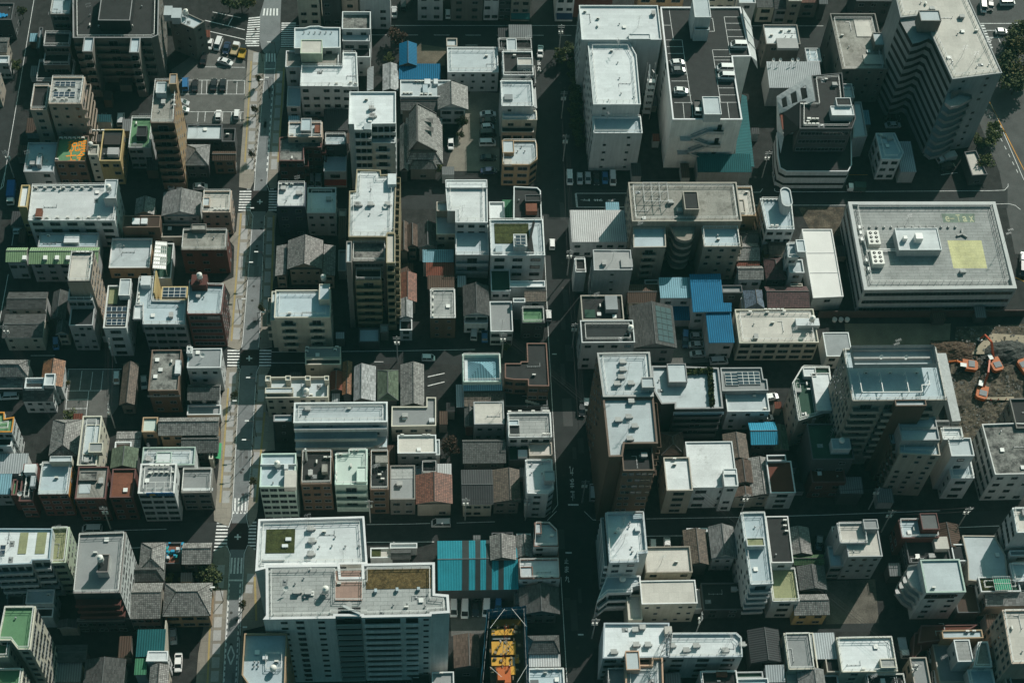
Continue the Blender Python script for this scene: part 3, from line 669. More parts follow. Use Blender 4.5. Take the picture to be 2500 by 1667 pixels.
# lettering on the asphalt
def word(txt, c, r, pts, width, kern=1.0, z=.013, mt=None, flip=False, name='road_marking', parent=None, cen=None, stretch=2.0):
    """each glyph centred on its own point; dx, dy: ground vector of the glyph's up direction"""
    objs = []
    for ch, (x, y, ux, uy) in zip(txt, pts):
        t(c, r); a = P(x, y, z); u = P(x+ux, y+uy, z)-a; L = u.length
        cu = D.curves.new('glyph', 'FONT'); cu.body = ch; cu.size = 1.0; cu.align_x = 'CENTER'; cu.align_y = 'CENTER'; cu.offset = .012
        o = D.objects.new('glyph', cu); COL.objects.link(o); bpy.context.view_layer.update()
        me = D.meshes.new_from_object(o.evaluated_get(bpy.context.evaluated_depsgraph_get())); D.objects.remove(o)
        me.materials.clear(); me.materials.append(mt or M_PAINT)
        rz = math.atan2(u.y, u.x)-math.pi/2
        xs = [v.co.x for v in me.vertices] or [0, 1]; ys = [v.co.y for v in me.vertices] or [0, 1]
        sx, sy = width/max(.01, max(xs)-min(xs)), L*2/max(.01, max(ys)-min(ys)); mx, my = (max(xs)+min(xs))/2, (max(ys)+min(ys))/2
        for v in me.vertices: v.co.x = (v.co.x-mx)*sx; v.co.y = (v.co.y-my)*sy
        q = D.objects.new(name, me); COL.objects.link(q); q.rotation_euler = (0, 0, rz); objs.append(q)
        if parent: q.parent = parent; q.location = (a.x-cen[0], a.y-cen[1], z)
        else: q.location = a; q['kind'] = 'structure'
    return objs
word('止まれ', 2, 2, [(1487,1420,2,44),(1480,1305,2,44),(1475,1190,2,44)], 1.0)
word('止まれ', 2, 0, [(1180,545,0,-24),(1181,577,0,-18),(1182,630,0,-26)], 1.0)
word('止まれ', 2, 3, [(1430,455,0,-24),(1433,530,0,-30),(1438,620,0,-30)], 1.0)
word('止まれ', 2, 1, [(1600,275,-42,0),(1717,275,-42,0),(1838,275,-42,0)], .75)
line(W(2,1,[(1867+150,214),(1513,214),(1526,340),(1867+130,340)]), .16); line(W(2,1,[(1515,214),(1527,340)]), .5)
# white-lined car parks between the houses
line(W(0,2,[(620,265),(1110,265)])); line(W(0,2,[(620,462),(920,460)])); line(W(0,2,[(600,545),(800,541)])); line(W(0,2,[(600,625),(790,623)])); line(W(0,2,[(810,460),(785,690)])); line(W(0,2,[(748,280),(725,460)])); line(W(0,2,[(845,290),(825,455)])); line(W(0,2,[(940,280),(920,460)])); line(W(0,2,[(625,275),(595,700)]))
line(W(2,2,[(165,335),(318,302)]),.22); line(W(2,2,[(165,418),(318,380)]),.22); line(W(4,1,[(1110,45),(1260,25)]),.15)
sheet('parking_lot', [W(0,2,[(605,265),(1095,265),(1080,600),(1010,705),(575,700)])], M_LOT, .005)
sheet('parking_lot', [W(2,0,[(555,830),(820,850),(820,1560),(400,1560),(330,1540)])], mat('pale_lot_concrete',(.20,.185,.15),fine=.2,stain=.4), .005)
sheet('parking_lot', [W(2,3,[(365,780),(860,780),(690,1110),(380,1140)])], M_LOT, .005)
sheet('parking_lot', [W(3,2,[(540,0),(880,0),(870,200),(500,220)])], M_LOT, .005)
sheet('vacant_lot', [W(4,3,[(50,640),(510,620),(545,1020),(60,1030)])], mat('gravel_lot',(.13,.12,.10),fine=.4,stain=.5,rough=1), .005)
sheet('plaza', [W(4,1,[(-190,340),(230,340),(190,600),(-60,600)])], M_DIRT, .004)
sheet('yard', [W(2,0,[(60,400),(340,440),(320,600),(60,600)])], mat('dry_yard',(.13,.115,.085),fine=.35,rough=1), .004)
struct('road_marking', MK, [M_PAINT])
# building site soil, undulating
def soil():
    q = W(4,2,[(1100,1000),(1250,-120),(1960,-150),(1990,1100)]); SHEETS.append(ccw([(v.x,v.y) for v in q])); n = 80; m = MB(); rnd = random.Random(3); V = {}
    from mathutils import noise as nz
    for i in range(n+1):
        for j in range(n+1):
            u, v = i/n, j/n; p = q[0].lerp(q[3], u).lerp(q[1].lerp(q[2], u), v)
            e = min(1, min(u,1-u,v,1-v)*8); z = .02+e*(.5+.9*nz.noise(Vector((p.x*.13,p.y*.13,1)))+.5*nz.noise(Vector((p.x*.6,p.y*.6,4)))+.3*nz.noise(Vector((p.x*1.7,p.y*1.7,7)))); V[i,j] = (p.x,p.y,max(.02,z))
    for i in range(n):
        for j in range(n): m.face([V[i,j],V[i+1,j],V[i+1,j+1],V[i,j+1]])
    return struct('terrain', m, [M_DIRT])
soil()
sheet('yard', [W(4,1,[(230,1400),(1200,1400),(1180,1700),(260,1700)])], mat('site_slab',(.165,.14,.10),fine=.25,stain=.4), .006)

pt = [[], []]; rnd = random.Random(12)
for k in range(26):      # asphalt patches along the avenue and the second avenue
    if k < 12: u = rnd.random(); a = avL[3].lerp(avL[-1], u); e = avR[4].lerp(avR[-1], u); v = rnd.uniform(.1,.6); c0 = a.lerp(e, v); w, d = rnd.uniform(.5,1.6), rnd.uniform(1.5,6)
    else: c0 = P_(rnd.uniform(1345,1400)+k*1.2, rnd.uniform(130,1600)); w, d = rnd.uniform(.8,2.4), rnd.uniform(2,8)
    pt[0 if k < 12 else 1].append([c0, c0+Vector((w,0,0)), c0+Vector((w,d,0)), c0+Vector((0,d,0))])
sheet('road_patch', pt[0], mat('avenue_patch',(.12,.125,.125),fine=.15), .0065); mh = []
for k in range(44):
    c0 = P_(rnd.uniform(1335,1405)+k*.7, rnd.uniform(60,1640)) if k % 2 else avL[3].lerp(avL[-1],rnd.random())+Vector((rnd.uniform(.6,2.8),0,0))
    mh.append([c0+Vector((.36*math.cos(a*.524),.36*math.sin(a*.524),0)) for a in range(12)])
sheet('road_manhole', mh, mat('cast_iron',(.03,.028,.026),rough=.6), .0085)
sheet('road_patch', pt[1], mat('street_patch',(.045,.047,.046),fine=.15), .0065)
# ---------------------------------------------------------------- buildings, row by row of tiles
def wl(pts, z): return [((v.x-cen.x),(v.y-cen.y)) for v in (P(x,y,z) for x,y in pts)]
t(0,0)
b('dark brown terraced apartment tower with pale blue stair roofs beside the car park', habove(800,345,340,hsolve(800,470,885)), ((665,345),(1380,345),(1440,320),(1450,-170),(660,-170)), 'D','s','F3B R6s', par=1.1, clut=.3, trim=mat('grey_trim',(.3,.3,.3)),
  ext=[((750,470,858,340),hsolve(800,470,885),'U','s','F1B L1s',0),((1178,478,1280,345),hsolve(1200,478,885),'U','s','F1B L1s',0),((395,420,655,300),11.5,'D','s','F2p',1),((395,590,655,440),8,'D','s','F2p',1),((330,740,690,560),5.5,'D','s','F2p',1)],
  pent=[((895,185,1220,-120),4.0,'D','k')], rails=2, ac=[(910,250),(1050,255,2,60),(1200,245)])
b('dark terraced wing with potted plants behind the terraced tower', 15, (455,130,668,-60),'U','s','F2p', rails=1, clut=1.2, par=.8)
b('dark low block between the tower and the narrow road', 5, (330,440,392,250),'U','d','', clut=.8)
b('dark house with a blue tarpaulin at the top corner of the scene', 8, (-90,180,130,30), 'D','d','R2m F2s')
m = MB(); p = W(0,0,[(28,135)],8.0)[0]
for k in range(9): m.box(-1.5+.3*k,-1+.08*k,7.5,-1.2+.3*k,.9-.07*k,7.75+.2*math.sin(k*1.7))
tag(m.build('tarpaulin', [mat('blue_tarpaulin',(.02,.22,.42),fine=.2)], None, (p.x,p.y,0)), 'bright blue tarpaulin lying on the dark corner roof', 'tarpaulin')
t(0,0)
g('dark tiled house with beige side wall by the narrow road', 6, (-60,480,88,345),'x',1.2,'td','e','R2s')
b('pale house with white sheet wall and small plants by the narrow road', 6.5, (-60,575,85,510),'L','l','F2m R2s')
shed('tan walled house under a bright tiled slope by the road', 6, (-60,850,20,690),'tl','e',1.2,'house','house','R2s')
b('beige apartment house with solar panels on its raised roof', 20, (440,945,775,705),'J','p','F3s R2B', rails=1, sol=[(485,890,690,845),(500,795,695,752)],
  ac=[(512,822),(635,822),(500,912),(608,912)], ext=[((275,1000,460,780),17.5,'D','p','F1m L2s',1)], clut=.3)
t(0,0); b('low grey blue building with a sloping stair shed on its roof', 9, (215,1565,525,1300),'U','g','F2m R1s', pent=[((328,1500,385,1395),1.8,'U','g')])
b('brown three storey building with green roof lettered in orange', 10, (500,1470,810,1240),'V','b','F3m', ac=[(560,1268,6,40),(522,1462)], clut=0, name='lettered_roof_building')
R_ = D.objects['lettered_roof_building']; t(0,0)
word('税理士会', 0, 0, [(662,1333,0,-52),(750,1335,0,-52),(648,1428,0,-42),(742,1432,0,-46)], 2.7, z=9.47, mt=mat('orange_roof_lettering',(.80,.25,.01),fine=.08), name='roof_lettering', parent=R_, cen=(R_.location.x,R_.location.y))
t(0,0); b('narrow cream stair block with a pale dome beside the lettered roof', 11.2, (803,1410,900,1320),'C','c','F1s', ball=[(832,1345)], clut=0)
b('cream building with dark roof, tiled strip and big white roof box', 10, (905,1465,1130,1180),'K','y','F2m R3m', box=[((975,1408,1085,1345),1.6,'cw'),((945,1318,1105,1235),.7,'tb')], ac=[(860,1200,3,40)], clut=.3)
b('green roofed building with a black stair hut in its middle', 9, (1168,1345,1400,1072),'V','g','F3m', pent=[((1243,1240,1340,1150),2.2,'K','k')], clut=.3)
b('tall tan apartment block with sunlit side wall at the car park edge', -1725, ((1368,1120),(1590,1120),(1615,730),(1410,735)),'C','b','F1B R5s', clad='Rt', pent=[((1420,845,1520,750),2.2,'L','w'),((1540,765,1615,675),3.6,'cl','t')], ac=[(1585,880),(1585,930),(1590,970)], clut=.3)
b('brown grey building with twin roof boxes behind the gated car row', 13, ((1540,168),(1765,262),(1862,195),(1650,95)),'L','s','F2s R2m', tank=[(1700,150)], box=[((1490,140,1572,55),2.5,'L'),((1560,165,1655,75),2.5,'L')], clut=.6)
g('grey hipped house below the tan apartment block', 6, (1675,1510,1917,1318),'y',2.4,'sg','d','F2m',hip=1)
b('flat grey roof house in front of the open car park', 6.5, (1695,1270,2027,1135),'L','d','F3m', clut=.3, ant=[(1805,1225)])
# ---- second tile of the first row
t(1,0)
b('white rimmed dark annex beside the avenue pavement', 6, (155,1290,280,1170),'D','d','F2s', ac=[(210,1235)], par=.9, clut=0)
g('brown sheet roofed house beside the avenue', 6.2, (65,1465,290,1380),'x',.8,'ck','b','F2m R2m')
b('dark apartment fronts beyond the junction', 16, (835,-60,1045,-240),'G','c','F2m', clut=0)
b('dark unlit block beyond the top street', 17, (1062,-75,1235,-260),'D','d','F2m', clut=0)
b('rose coloured house front beyond the top street', 15, (1243,-50,1397,-240),'G','p','F1m', clut=0)
b('white house front with a car bay beyond the top street', 14.5, (1410,-60,1690,-250),'L','w','F2m', clut=0)
b('white hall with curved parapet on the junction corner', 13, ((815,440),(1235,435),(1235,252),(1085,250),(1040,238),(960,240),(910,255),(818,255)),'U','w','F2m', vent=[(905,305,6,50)], clut=0, ext=[((735,610,1220,466),11,'C','w','F4m',0)], pent=[((872,487,1070,365),3.6,'E','v')])
b('broad white building with pale slab roof along the avenue', -1065, ((868,785),(1250,785),(1252,790),(1398,790),(1385,482),(1258,480),(1250,598),(878,598)),'W','w','F4m L3s', rails=0, ext=[((748,970,878,790),5.5,'U','w','F1m',0)], ac=[(1330,760),(1375,770)], clut=.4, vent=[(1178,612),(1135,770)])
t(1,0); R_ = of('broad white building with pale slab roof along the avenue'); rail(R_, [(P(1258,600,13.5).x,P(1258,600,13.5).y),(P(1262,480,13.5).x,P(1262,480,13.5).y)], (R_.location.x,R_.location.y), 13.5, closed=False)
b('slim building with stained open roof and black lower roof', 13, (1250,265,1512,108),'X','w','F2m', clut=0, par=1.2, ext=[((1255,375,1505,272),11,'L','g','F2w',0),((1340,520,1508,380),8,'K','w','F1s',0)])
shed('narrow beige sheet roofed shed behind the white buildings', 4, (1478,830,1540,620),'cl','c',.7,'shed','shed','','L')
g('small grey gabled house behind the white apartments', 5, (1620,830,1765,590),'y',1.0,'sl','d','F1s')
b('white apartment block with pale slab roof and balcony columns', -1725, ((1312,1130),(1362,1130),(1365,1182),(1518,1182),(1520,1128),(1740,1125),(1740,838),(1320,838)),'W','w','F4b', clut=.3, duct=[(1520,1000),(1520,1075)], ant=[(1520,1030)], ext=[((1505,1302,1737,1185),22,'U','w','F1b',0)], box=[((1450,1180,1515,1125),.9,'L')])
b('red brown building with lichen stained stepped roofs and rusty racks', 13, ((675,1465),(902,1465),(902,1342),(1062,1342),(1065,1212),(945,1210),(680,1255)),'X','r','F3m R2b', clut=.4, ac=[(965,1240,2,40)])
b('white rimmed upper roof with a grey stair hut and rusted crates', 15, (757,1250,1072,1115),'L','p','F2s', pent=[((875,1190,972,1080),2.0,'U','g')], clut=.2, box=[((1000,1207,1060,1140),.9,'R')])
b('grey roofed building with a dark open terrace below it', 11.5, (1092,1320,1290,1222),'U','d','F2m', ext=[((1085,1562,1292,1385),7,'U','w','F1w',0)], clut=.3)
R_ = of('grey roofed building with a dark open terrace below it'); q = MB(); v = P(1090,1690,3); z = P(1290,1690,3); yf = FOOT[-1][1][0][1]; q.face([(v.x,yf,3.4),(v.x,yf-1.5,2.7),(z.x,yf-1.5,2.7),(z.x,yf,3.4)]); q.build('awning',[mat('red_canvas',(.30,.03,.015))],R_,(-R_.location.x,-R_.location.y,0))
shed('long dark sheet roof behind the lichen stained roofs', 4, (1080,1190,1310,1010),'cd','d',.6)
# ---- third tile
t(2,0)
for L_,x0,x1,hh,wk,yb in (('grey beige front with a slatted wall beyond the top street',75,302,11,'l',188),('brown grey front with a painted crest beyond the top street',375,662,12,'s',190),('narrow white house with garage beyond the top street',672,806,11,'w',186),('dark narrow front between white and beige houses',810,915,12,'d',190),('beige house with a teal awning beyond the top street',917,1090,12,'e',196),('white front with navy awning beyond the top street',1322,1482,14,'w',196),('reddish brown front near the white block',1484,1830,13,'r',160)):
    p0 = P(x0, yb, 0); p1 = P(x1, yb, 0); q0 = proj((p0.x,p0.y,hh)); q1 = proj((p1.x,p1.y+11,hh))
    b(L_, hh, ((q0[0]-TX)*3.734,(q0[1]-TY)*3.734,(q1[0]-TX)*3.734,(q1[1]-TY)*3.734),'G',wk,'F2m',clut=0)
for x,c2,y0 in ((1003,'teal',115),(1400,'navy',125)):
    a = P(x-85 if c2=='teal' else x-70, y0+45, 0); z = P(x+85 if c2=='teal' else x+75, y0+45, 0); q = MB(); w = z.x-a.x
    q.face([(0,0,3.4),(w,0,3.4),(w,-1.6,2.6),(0,-1.6,2.6)][::-1]); q.face([(0,-1.6,2.6),(w,-1.6,2.6),(w,-1.6,2.3),(0,-1.6,2.3)][::-1])
    hs_ = {'teal':'beige house with a teal awning beyond the top street','navy':'white front with navy awning beyond the top street'}[c2]; R_ = D.objects[LABELS[hs_][0]]; R_f = [f for f in FOOT if f[0]==hs_][0][1]
    q.build('awning',[mat('%s_canvas'%c2,(.02,.12,.12) if c2=='teal' else (.02,.04,.09))], R_, (a.x-R_.location.x, R_f[0][1]-R_.location.y, 0))
t(2,0)
g('blue tiled roof house with a pale ridge near the temple', 6, (-95,600,66,400),'y',1.2,'cb','d','F1s')
shed('long blue sheet roof beside the temple', 5, (-96,725,278,600),'cb','d',.8)
b('long white flat roof crowded with air conditioners beside the temple', 7.5, (-85,880,372,733),'L','w','F3m', ac=[(60,752,3,35),(-50,858,3,32),(110,868,3,40)], box=[((120,845,165,772),.8,'U'),((135,765,190,720),.9,'W'),((220,765,258,720),.9,'W')], clut=0)
g('temple hall with a steep grey tiled ridge and carved gable', 7.5, (-5,1385,245,1040),'y',4.2,'tg','s','F2m',over=.9,name='temple_hall',cat='temple',ridge=.30)
R_ = D.objects['temple_hall']; pts = FOOT[-1][1]; w2, d2 = (pts[1][0]-pts[0][0])/2, (pts[2][1]-pts[0][1])/2; q = MB(); o1 = [(-w2-.9,-d2-2.6),(w2+1.6,-d2-2.6),(w2+1.6,d2+.6),(-w2-.9,d2+.6)]; i1 = [(-w2+.6,-d2+.6),(w2-.6,-d2+.6),(w2-.6,d2-.6),(-w2+.6,d2-.6)]
for i in range(4): j = (i+1)%4; q.face([(o1[i][0],o1[i][1],5.3),(o1[j][0],o1[j][1],5.3),(i1[j][0],i1[j][1],6.9),(i1[i][0],i1[i][1],6.9)],0,[(0,0),(9,0),(8,2.5),(1,2.5)]); q.bar((o1[i][0],o1[i][1],5.35),(i1[i][0],i1[i][1],6.95),.18,1)
q.build('skirt_roof',[roofm('tg'),roofm('tl')],R_)
q = MB(); xr = -w2+2*w2*.30; q.bar((xr,-d2-.1,11.85),(xr,d2+.1,11.85),.42,0)
for s in (-1,1): q.bar((xr,s*d2,11.9),(w2,s*d2,7.6),.26,0); q.bar((xr,s*d2,11.9),(-w2,s*d2,7.6),.26,0)
for y in (-.1,.35): q.face([(xr+2.2,y*d2,10.9),(xr+4.4,y*d2-1.1,9.4),(xr+4.4,y*d2+1.1,9.4)],0)
q.build('ridge',[roofm('tl')],R_)
g('grey tiled temple wing with flared eaves behind the hall', 7, (255,1000,530,790),'y',2.4,'tg','w','F2w',over=.8,name='temple_wing',cat='temple',ridge=.45)
g('dark tiled temple gallery joining hall and wing', 5.5, (-80,1010,330,885),'x',1.3,'td','s','F2m',name='temple_gallery',cat='temple')
g('small dark tiled temple gate roof below the hall', 5, (-5,1545,250,1440),'x',1.2,'td','s','F1m',hip=.6,name='temple_gate',cat='temple gate')
g('dark house beside the temple gate', 5, (-90,1560,-12,1150),'y',1.4,'tg','d','')
b('white warehouse with broad pale grey roof behind the temple', -835, (348,657,800,432),'L','w','F5s', clut=.2, par=.4)
b('little stair block on the pale warehouse edge', 6, (338,420,432,350),'L','e','', clut=0)
shed('dark sheet roof at the head of the narrow house row', 6, (808,365,900,275),'cd','d',.8,'house','house')
shed('dark house with wide grey sheet roof facing the top street', 7, (905,350,1112,248),'cg','d',.9,'house','house')
b('rooftop garden house with pipe racks and a white hut', 9, (808,470,1112,362),'D','d','F2s', pent=[((890,460,972,355),2.2,'L','w')], rails=1, clut=.5)
b('dark roofed narrow building with a concrete stair hut', 12.5, (853,685,1118,470),'D','w','F2m L3s', pent=[((985,592,1120,530),2.4,'E','l')], ac=[(1050,652),(1085,652)], rails=1, clut=.2)
b('pale grey narrow building with slanted white side screen', 13, (838,965,1118,738),'L','w','F2s', ext=[((1010,780,1140,705),12,'D','d','',0)], box=[((865,905,938,860),.8,'cl')], rails=1, clut=.4)
t(2,0); q = MB(); a = [P(1112,790,12.8),P(1118,965,12.8),P(1162,990,9.5),P(1150,800,9.5)]; R_ = D.objects[LABELS['pale grey narrow building with slanted white side screen'][0]]
q.face([(v.x-R_.location.x,v.y-R_.location.y,v.z) for v in a]); q.build('side_screen',[wall('w')],R_)
b('narrow building with a blue terrace striped by stair shadow', 10, (845,1092,1157,1010),'U','c','F2m', rails=1, clut=.2, ext=[((840,1205,1125,1100),7,'D','e','F3w',0)])
b('orange tan corner building with a chamfered white roof terrace', -1690, ((845,1500),(1095,1502),(1165,1450),(1160,1320),(1150,1282),(848,1282)),'L','t','F2w R2m L2s', rails=1, pent=[((848,1390,948,1280),1.6,'L','t')], vent=[(985,1385),(1050,1385),(1020,1345)], box=[((865,1500,930,1450),.6,'E')], clut=0)
# ---- fourth tile
t(3,0)
b('white tiled tall block at the back of the stepped white complex', habove(24,362,392,habove(24,952,1062,hsolve(24,1212,1555))), ((-297,362),(430,362),(395,52),(-322,50)),'W','w','L7s', clut=.4, ant=[(215,250)], pent=[((135,355,325,310),.9,'W','w')], ext=[])
b('white middle block of the stepped complex with brown dotted windows', habove(24,952,1062,hsolve(24,1212,1555)), ((-192,952),(240,952),(200,500),(140,392),(-242,392)),'W','w','L8s F2s', vent=[(30,578),(45,720),(60,860)], clut=.3)
b('lower blue terrace block of the stepped white complex', -1555, (-190,1212,240,1062),'U','w','F2s L4s', clut=.2, par=.8)
t(3,0); q = MB(); base = P(262,1085,0)
for k in range(6):
    z = 2.6*k+2.4; q.box(-1.1,-2.2,z,1.1,-.9,z+.12,0,True); q.bar((-1.1,-2.2,z+1),(1.1,-2.2,z+1),.06); q.bar((1.1,-2.2,z+1),(1.1,2.2,z+1),.06)
    q.bar((-.5,-.9,z),(-.5,2.2,z+2.6),.3); q.bar((.5,-.9,z+2.6),(.5,2.2,z+.4),.2)
for x in (-1.1,1.1):
    for y in (-2.2,2.2): q.bar((x,y,0),(x,y,18.5),.12)
o = q.build('fire_escape',[M_METAL()],None,(base.x+.6,base.y+2,0)); tag(o,'white steel fire escape clinging to the stepped complex','fire escape')
R_ = b('white multi storey car park with dark rooftop parking deck', -1530, ((532,1090),(1166,1090),(1092,640),(1078,516),(1245,514),(1150,66),(420,66)),'D','x','L0m', par=.5, clut=0, name='car_park_building', cat='car park', pent=[((735,157,858,-12),8.5,'L','w'),((735,272,858,212),4.5,'D','w'),((822,1042,955,882),3.2,'L','w')], pw=.35)
R_ = D.objects['car_park_building']; HP = [f for f in FOOT if f[0].startswith('white multi storey car park')][0][2]; DK = HP-.5; t(3,0)
MK = MB(); cen = R_.location
def dl(pts, w=.13):
    t(3,0); line([P(x,y,DK) for x,y in pts], w, DK+.012)
dl([(470,367),(617,367),(632,480),(700,935)]); dl([(500,100),(538,365)]); dl([(450,233),(515,233)])
for y in (428,490,555,677,741,870,937): dl([(478+(y-428)*.135,y),(625+(y-428)*.17,y)])
for x in (625,705): dl([(x,937),(x+12,1078)])
dl([(1000,157),(1148,157)]); dl([(1000,157),(1055,500)])
for y in (215,276,337,457): dl([(1008+(y-215)*.16,y),(1155+(y-215)*.2,y)])
dl([(893,457),(1052,457)]); dl([(893,457),(968,935)])
for y in (520,550,741,804,868,935): dl([(905+(y-520)*.155,y),(1060+(y-520)*.14,y)])
dl([(1030,937),(1048,1078)]); dl([(862,170),(895,170),(912,288),(850,288)])
o = MK.build('parking_line',[M_PAINT],R_,(-cen.x,-cen.y,0)); MK = MB()
q = MB()      # slanted screen wall of the car park's side wing
f = [(P(x,y,z).x-cen.x, P(x,y,z).y-cen.y, z) for x,y,z in ((1165,66,DK+2),(1240,190,DK-2),(1300,560,DK-3.5),(1305,632,DK-6),(1245,516,DK+.2))]
q.face(f); q.face(f[::-1])
for k in (.2,.45,.7): q.bar(Vector(f[0]).lerp(Vector(f[4]),k), Vector(f[1]).lerp(Vector(f[2]),k), .35)
q.build('side_screen',[wall('w')],R_)
q = MB(); pa = [P(x,y,z) for x,y,z in ((498,1290,13),(655,1215,16),(800,1222,16.2),(770,1330,11.5),(690,1370,10.5),(500,1300,13),(475,1400,8),(565,1345,10.3),(690,1372,10.3),(655,1490,5),(475,1400,8))]
yb = min(p[1] for p in FOOT[[i for i,f in enumerate(FOOT) if f[0].startswith('white multi storey')][0]][1])-cen.y
xs = [(498,16-3),(655,16),(800,16),(500,13),(690,10),(780,10),(480,7),(660,4),(780,4)]
L_ = [(-10.5,13.2),(-6,16.2),(-1.8,16.2),(-1.8,10.6),(-6,10.6),(-10.5,7.4),(-6,4.2),(-1.8,4.2)]
for i,(a,z) in enumerate(((-10.5,13.4),(-1.8,16.2),(-1.8,10.6),(-10.5,7.6),(-1.8,4.6))): q.box(a-1.4,yb-1.5,z-.15,a+1.4,yb-.02,z,0,True)
for (a,z),(c2,z2) in (((-9.1,13.4),(-5,16.2)),((-9.1,13.4),(-4,10.6)),((-9.1,7.6),(-4,10.6)),((-9.1,7.6),(-4,4.6))):
    for yy in (yb-1.5,yb-.15): q.bar((a,yy,z+.9),(c2,yy,z2+.9),.14)
    q.face([(a,yb-1.5,z),(c2,yb-1.5,z2),(c2,yb-.05,z2),(a,yb-.05,z)])
    q.face([(a,yb-1.5,z),(c2,yb-1.5,z2),(c2,yb-1.5,z2+.9),(a,yb-1.5,z+.9)])
for z,x0,x1 in ((16.2,-5,-.6),(10.6,-4,-.6),(4.6,-4,-.6)): q.box(x0,yb-1.5,z-.15,x1,yb-.02,z,0,True); q.box(x0,yb-1.5,z,x1,yb-1.4,z+.95)
q.build('stair',[wall('l')],R_)
for z in (16.3,10.7,4.7):
    put('door', window_mesh(1.0,2.0,'d'), R_, (-1.6,yb,z))
t(3,0)
shed('teal sheet canopy running along the car park side', 5, ((1090,1500),(1275,1525),(1205,880),(1160,865)),'ct','g',.6,'canopy','canopy','','R')
shed('teal sheet canopy below the car park front', 5.5, (760,1570,1232,1432),'ct','g',1.4,'canopy','canopy')
b('small block with weathered pale roof and plant units', 10, (1385,402,1665,228),'S','s','L2s F2m', box=[((1490,440,1665,350),1.0,'cw')], ac=[(1430,330),(1520,290)], clut=.8)
shed('faded corrugated workshop roof below a row of satellite dishes', 8, (1412,802,1860,590),'cl','g',1.2,'workshop','workshop')
for x,y,s in ((1437,575,.0),(1500,575,1),(1610,575,.5),(1660,570,1)):
    R_ = D.objects[LABELS['faded corrugated workshop roof below a row of satellite dishes'][0]]; p = P(x,y,9.0); eq('dish',R_,(R_.location.x,R_.location.y),p.x,p.y,9.0)
b('small flat light blue roof by the workshop', 9, (1758,562,1868,440),'U','g','', clut=0)
R_ = b('black and white modern building with open framed screen and curved balconies', 17, ((1690,1172),(2165,1172),(2200,1080),(2180,960),(2100,905),(2075,665),(1800,690),(1830,920),(1692,925)),'D','d','F0p', clut=.5, pent=[((1985,1050,2170,968),2.4,'W','w'),((2030,962,2150,893),3.0,'D','w')], ac=[(1735,1140,4,38),(1775,1095,3,35),(1705,960,3,35)])
t(3,0)
b('light blue flat terraces behind the modern building', 12, (1965,890,2165,765),'U','g','', clut=.2)
b('light blue lower deck wrapping the modern building', 9, ((2175,1255),(2305,1238),(2250,930),(2190,930)),'U','g','R1s', clut=0)
b('pale rounded balcony base of the modern building', 7.5, ((1510,1530),(1570,1562),(2130,1562),(2165,1500),(2160,1200),(1480,1210),(1490,1420)),'D','w','', clut=0, name='balcony_base')
R_ = D.objects['balcony_base']; cen = R_.location; t(3,0)
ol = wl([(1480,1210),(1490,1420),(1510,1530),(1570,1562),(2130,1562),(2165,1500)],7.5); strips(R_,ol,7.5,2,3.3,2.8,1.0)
q = MB(); R_ = D.objects[LABELS['black and white modern building with open framed screen and curved balconies'][0]]; cen = R_.location
def fr(pts, z0):
    return [(P(x,y,z).x-cen.x,P(x,y,z).y-cen.y,z) for x,y,z in pts]
A_ = fr([(1478,880,14),(1792,680,18.5),(1832,920,18.5),(1500,1035,12)],0)
def bil(u,v): return Vector(A_[0]).lerp(Vector(A_[1]),u).lerp(Vector(A_[3]).lerp(Vector(A_[2]),u),v)
us = [0,.12,.26,.38,.54,.66,.82,1]; vs = [0,.28,.78,1]
for i in range(7):
    for j in range(3):
        if j == 1 and i in (1,3,5): continue
        f = [bil(us[i],vs[j]),bil(us[i+1],vs[j]),bil(us[i+1],vs[j+1]),bil(us[i],vs[j+1])]; q.face(f); q.face([v-Vector((0,0,.3)) for v in f][::-1])
q.build('framed_screen',[wall('w')],R_)
q = MB(); f = fr([(1478,880,14),(1500,1035,12),(1545,1250,8),(1515,1400,7.6),(1480,1180,7.6)],0); q.face(f); q.build('side_wall',[wall('w')],R_); q = MB(); f = fr([(1535,1035,12.5),(1690,930,16.9),(1690,1170,16.9),(1545,1250,8)],0); q.face(f); q.build('sloping_wall',[wall('k')],R_)
t(3,0)
for L_,x0,x1,y0,y1,k,wk in (('dark tiled house with white front beyond the car park',1300,1455,70,-60,'td','c'),('dark slate house next to the tiled one beyond the car park',1460,1575,85,-50,'sd','g'),('reddish tiled house with brown front beyond the car park',1690,1852,28,-90,'tr','s')): g(L_,6.5,(x0,y0,x1,y1),'x',1.2,k,wk,'F1w')
b('white rimmed small roof behind the car park', 9, (1140,28,1275,-60),'L','l','F1m', clut=0); b('cream houses behind the car park', 9, (860,-40,1090,-140),'L','c','F3m', clut=0); b('narrow greige stair building behind the car park', 10, (1590,10,1685,-120),'L','e','F1m', clut=0)
b('tan building front beyond the white block', 9, (220,-30,620,-150),'G','t','F3w',clut=0)
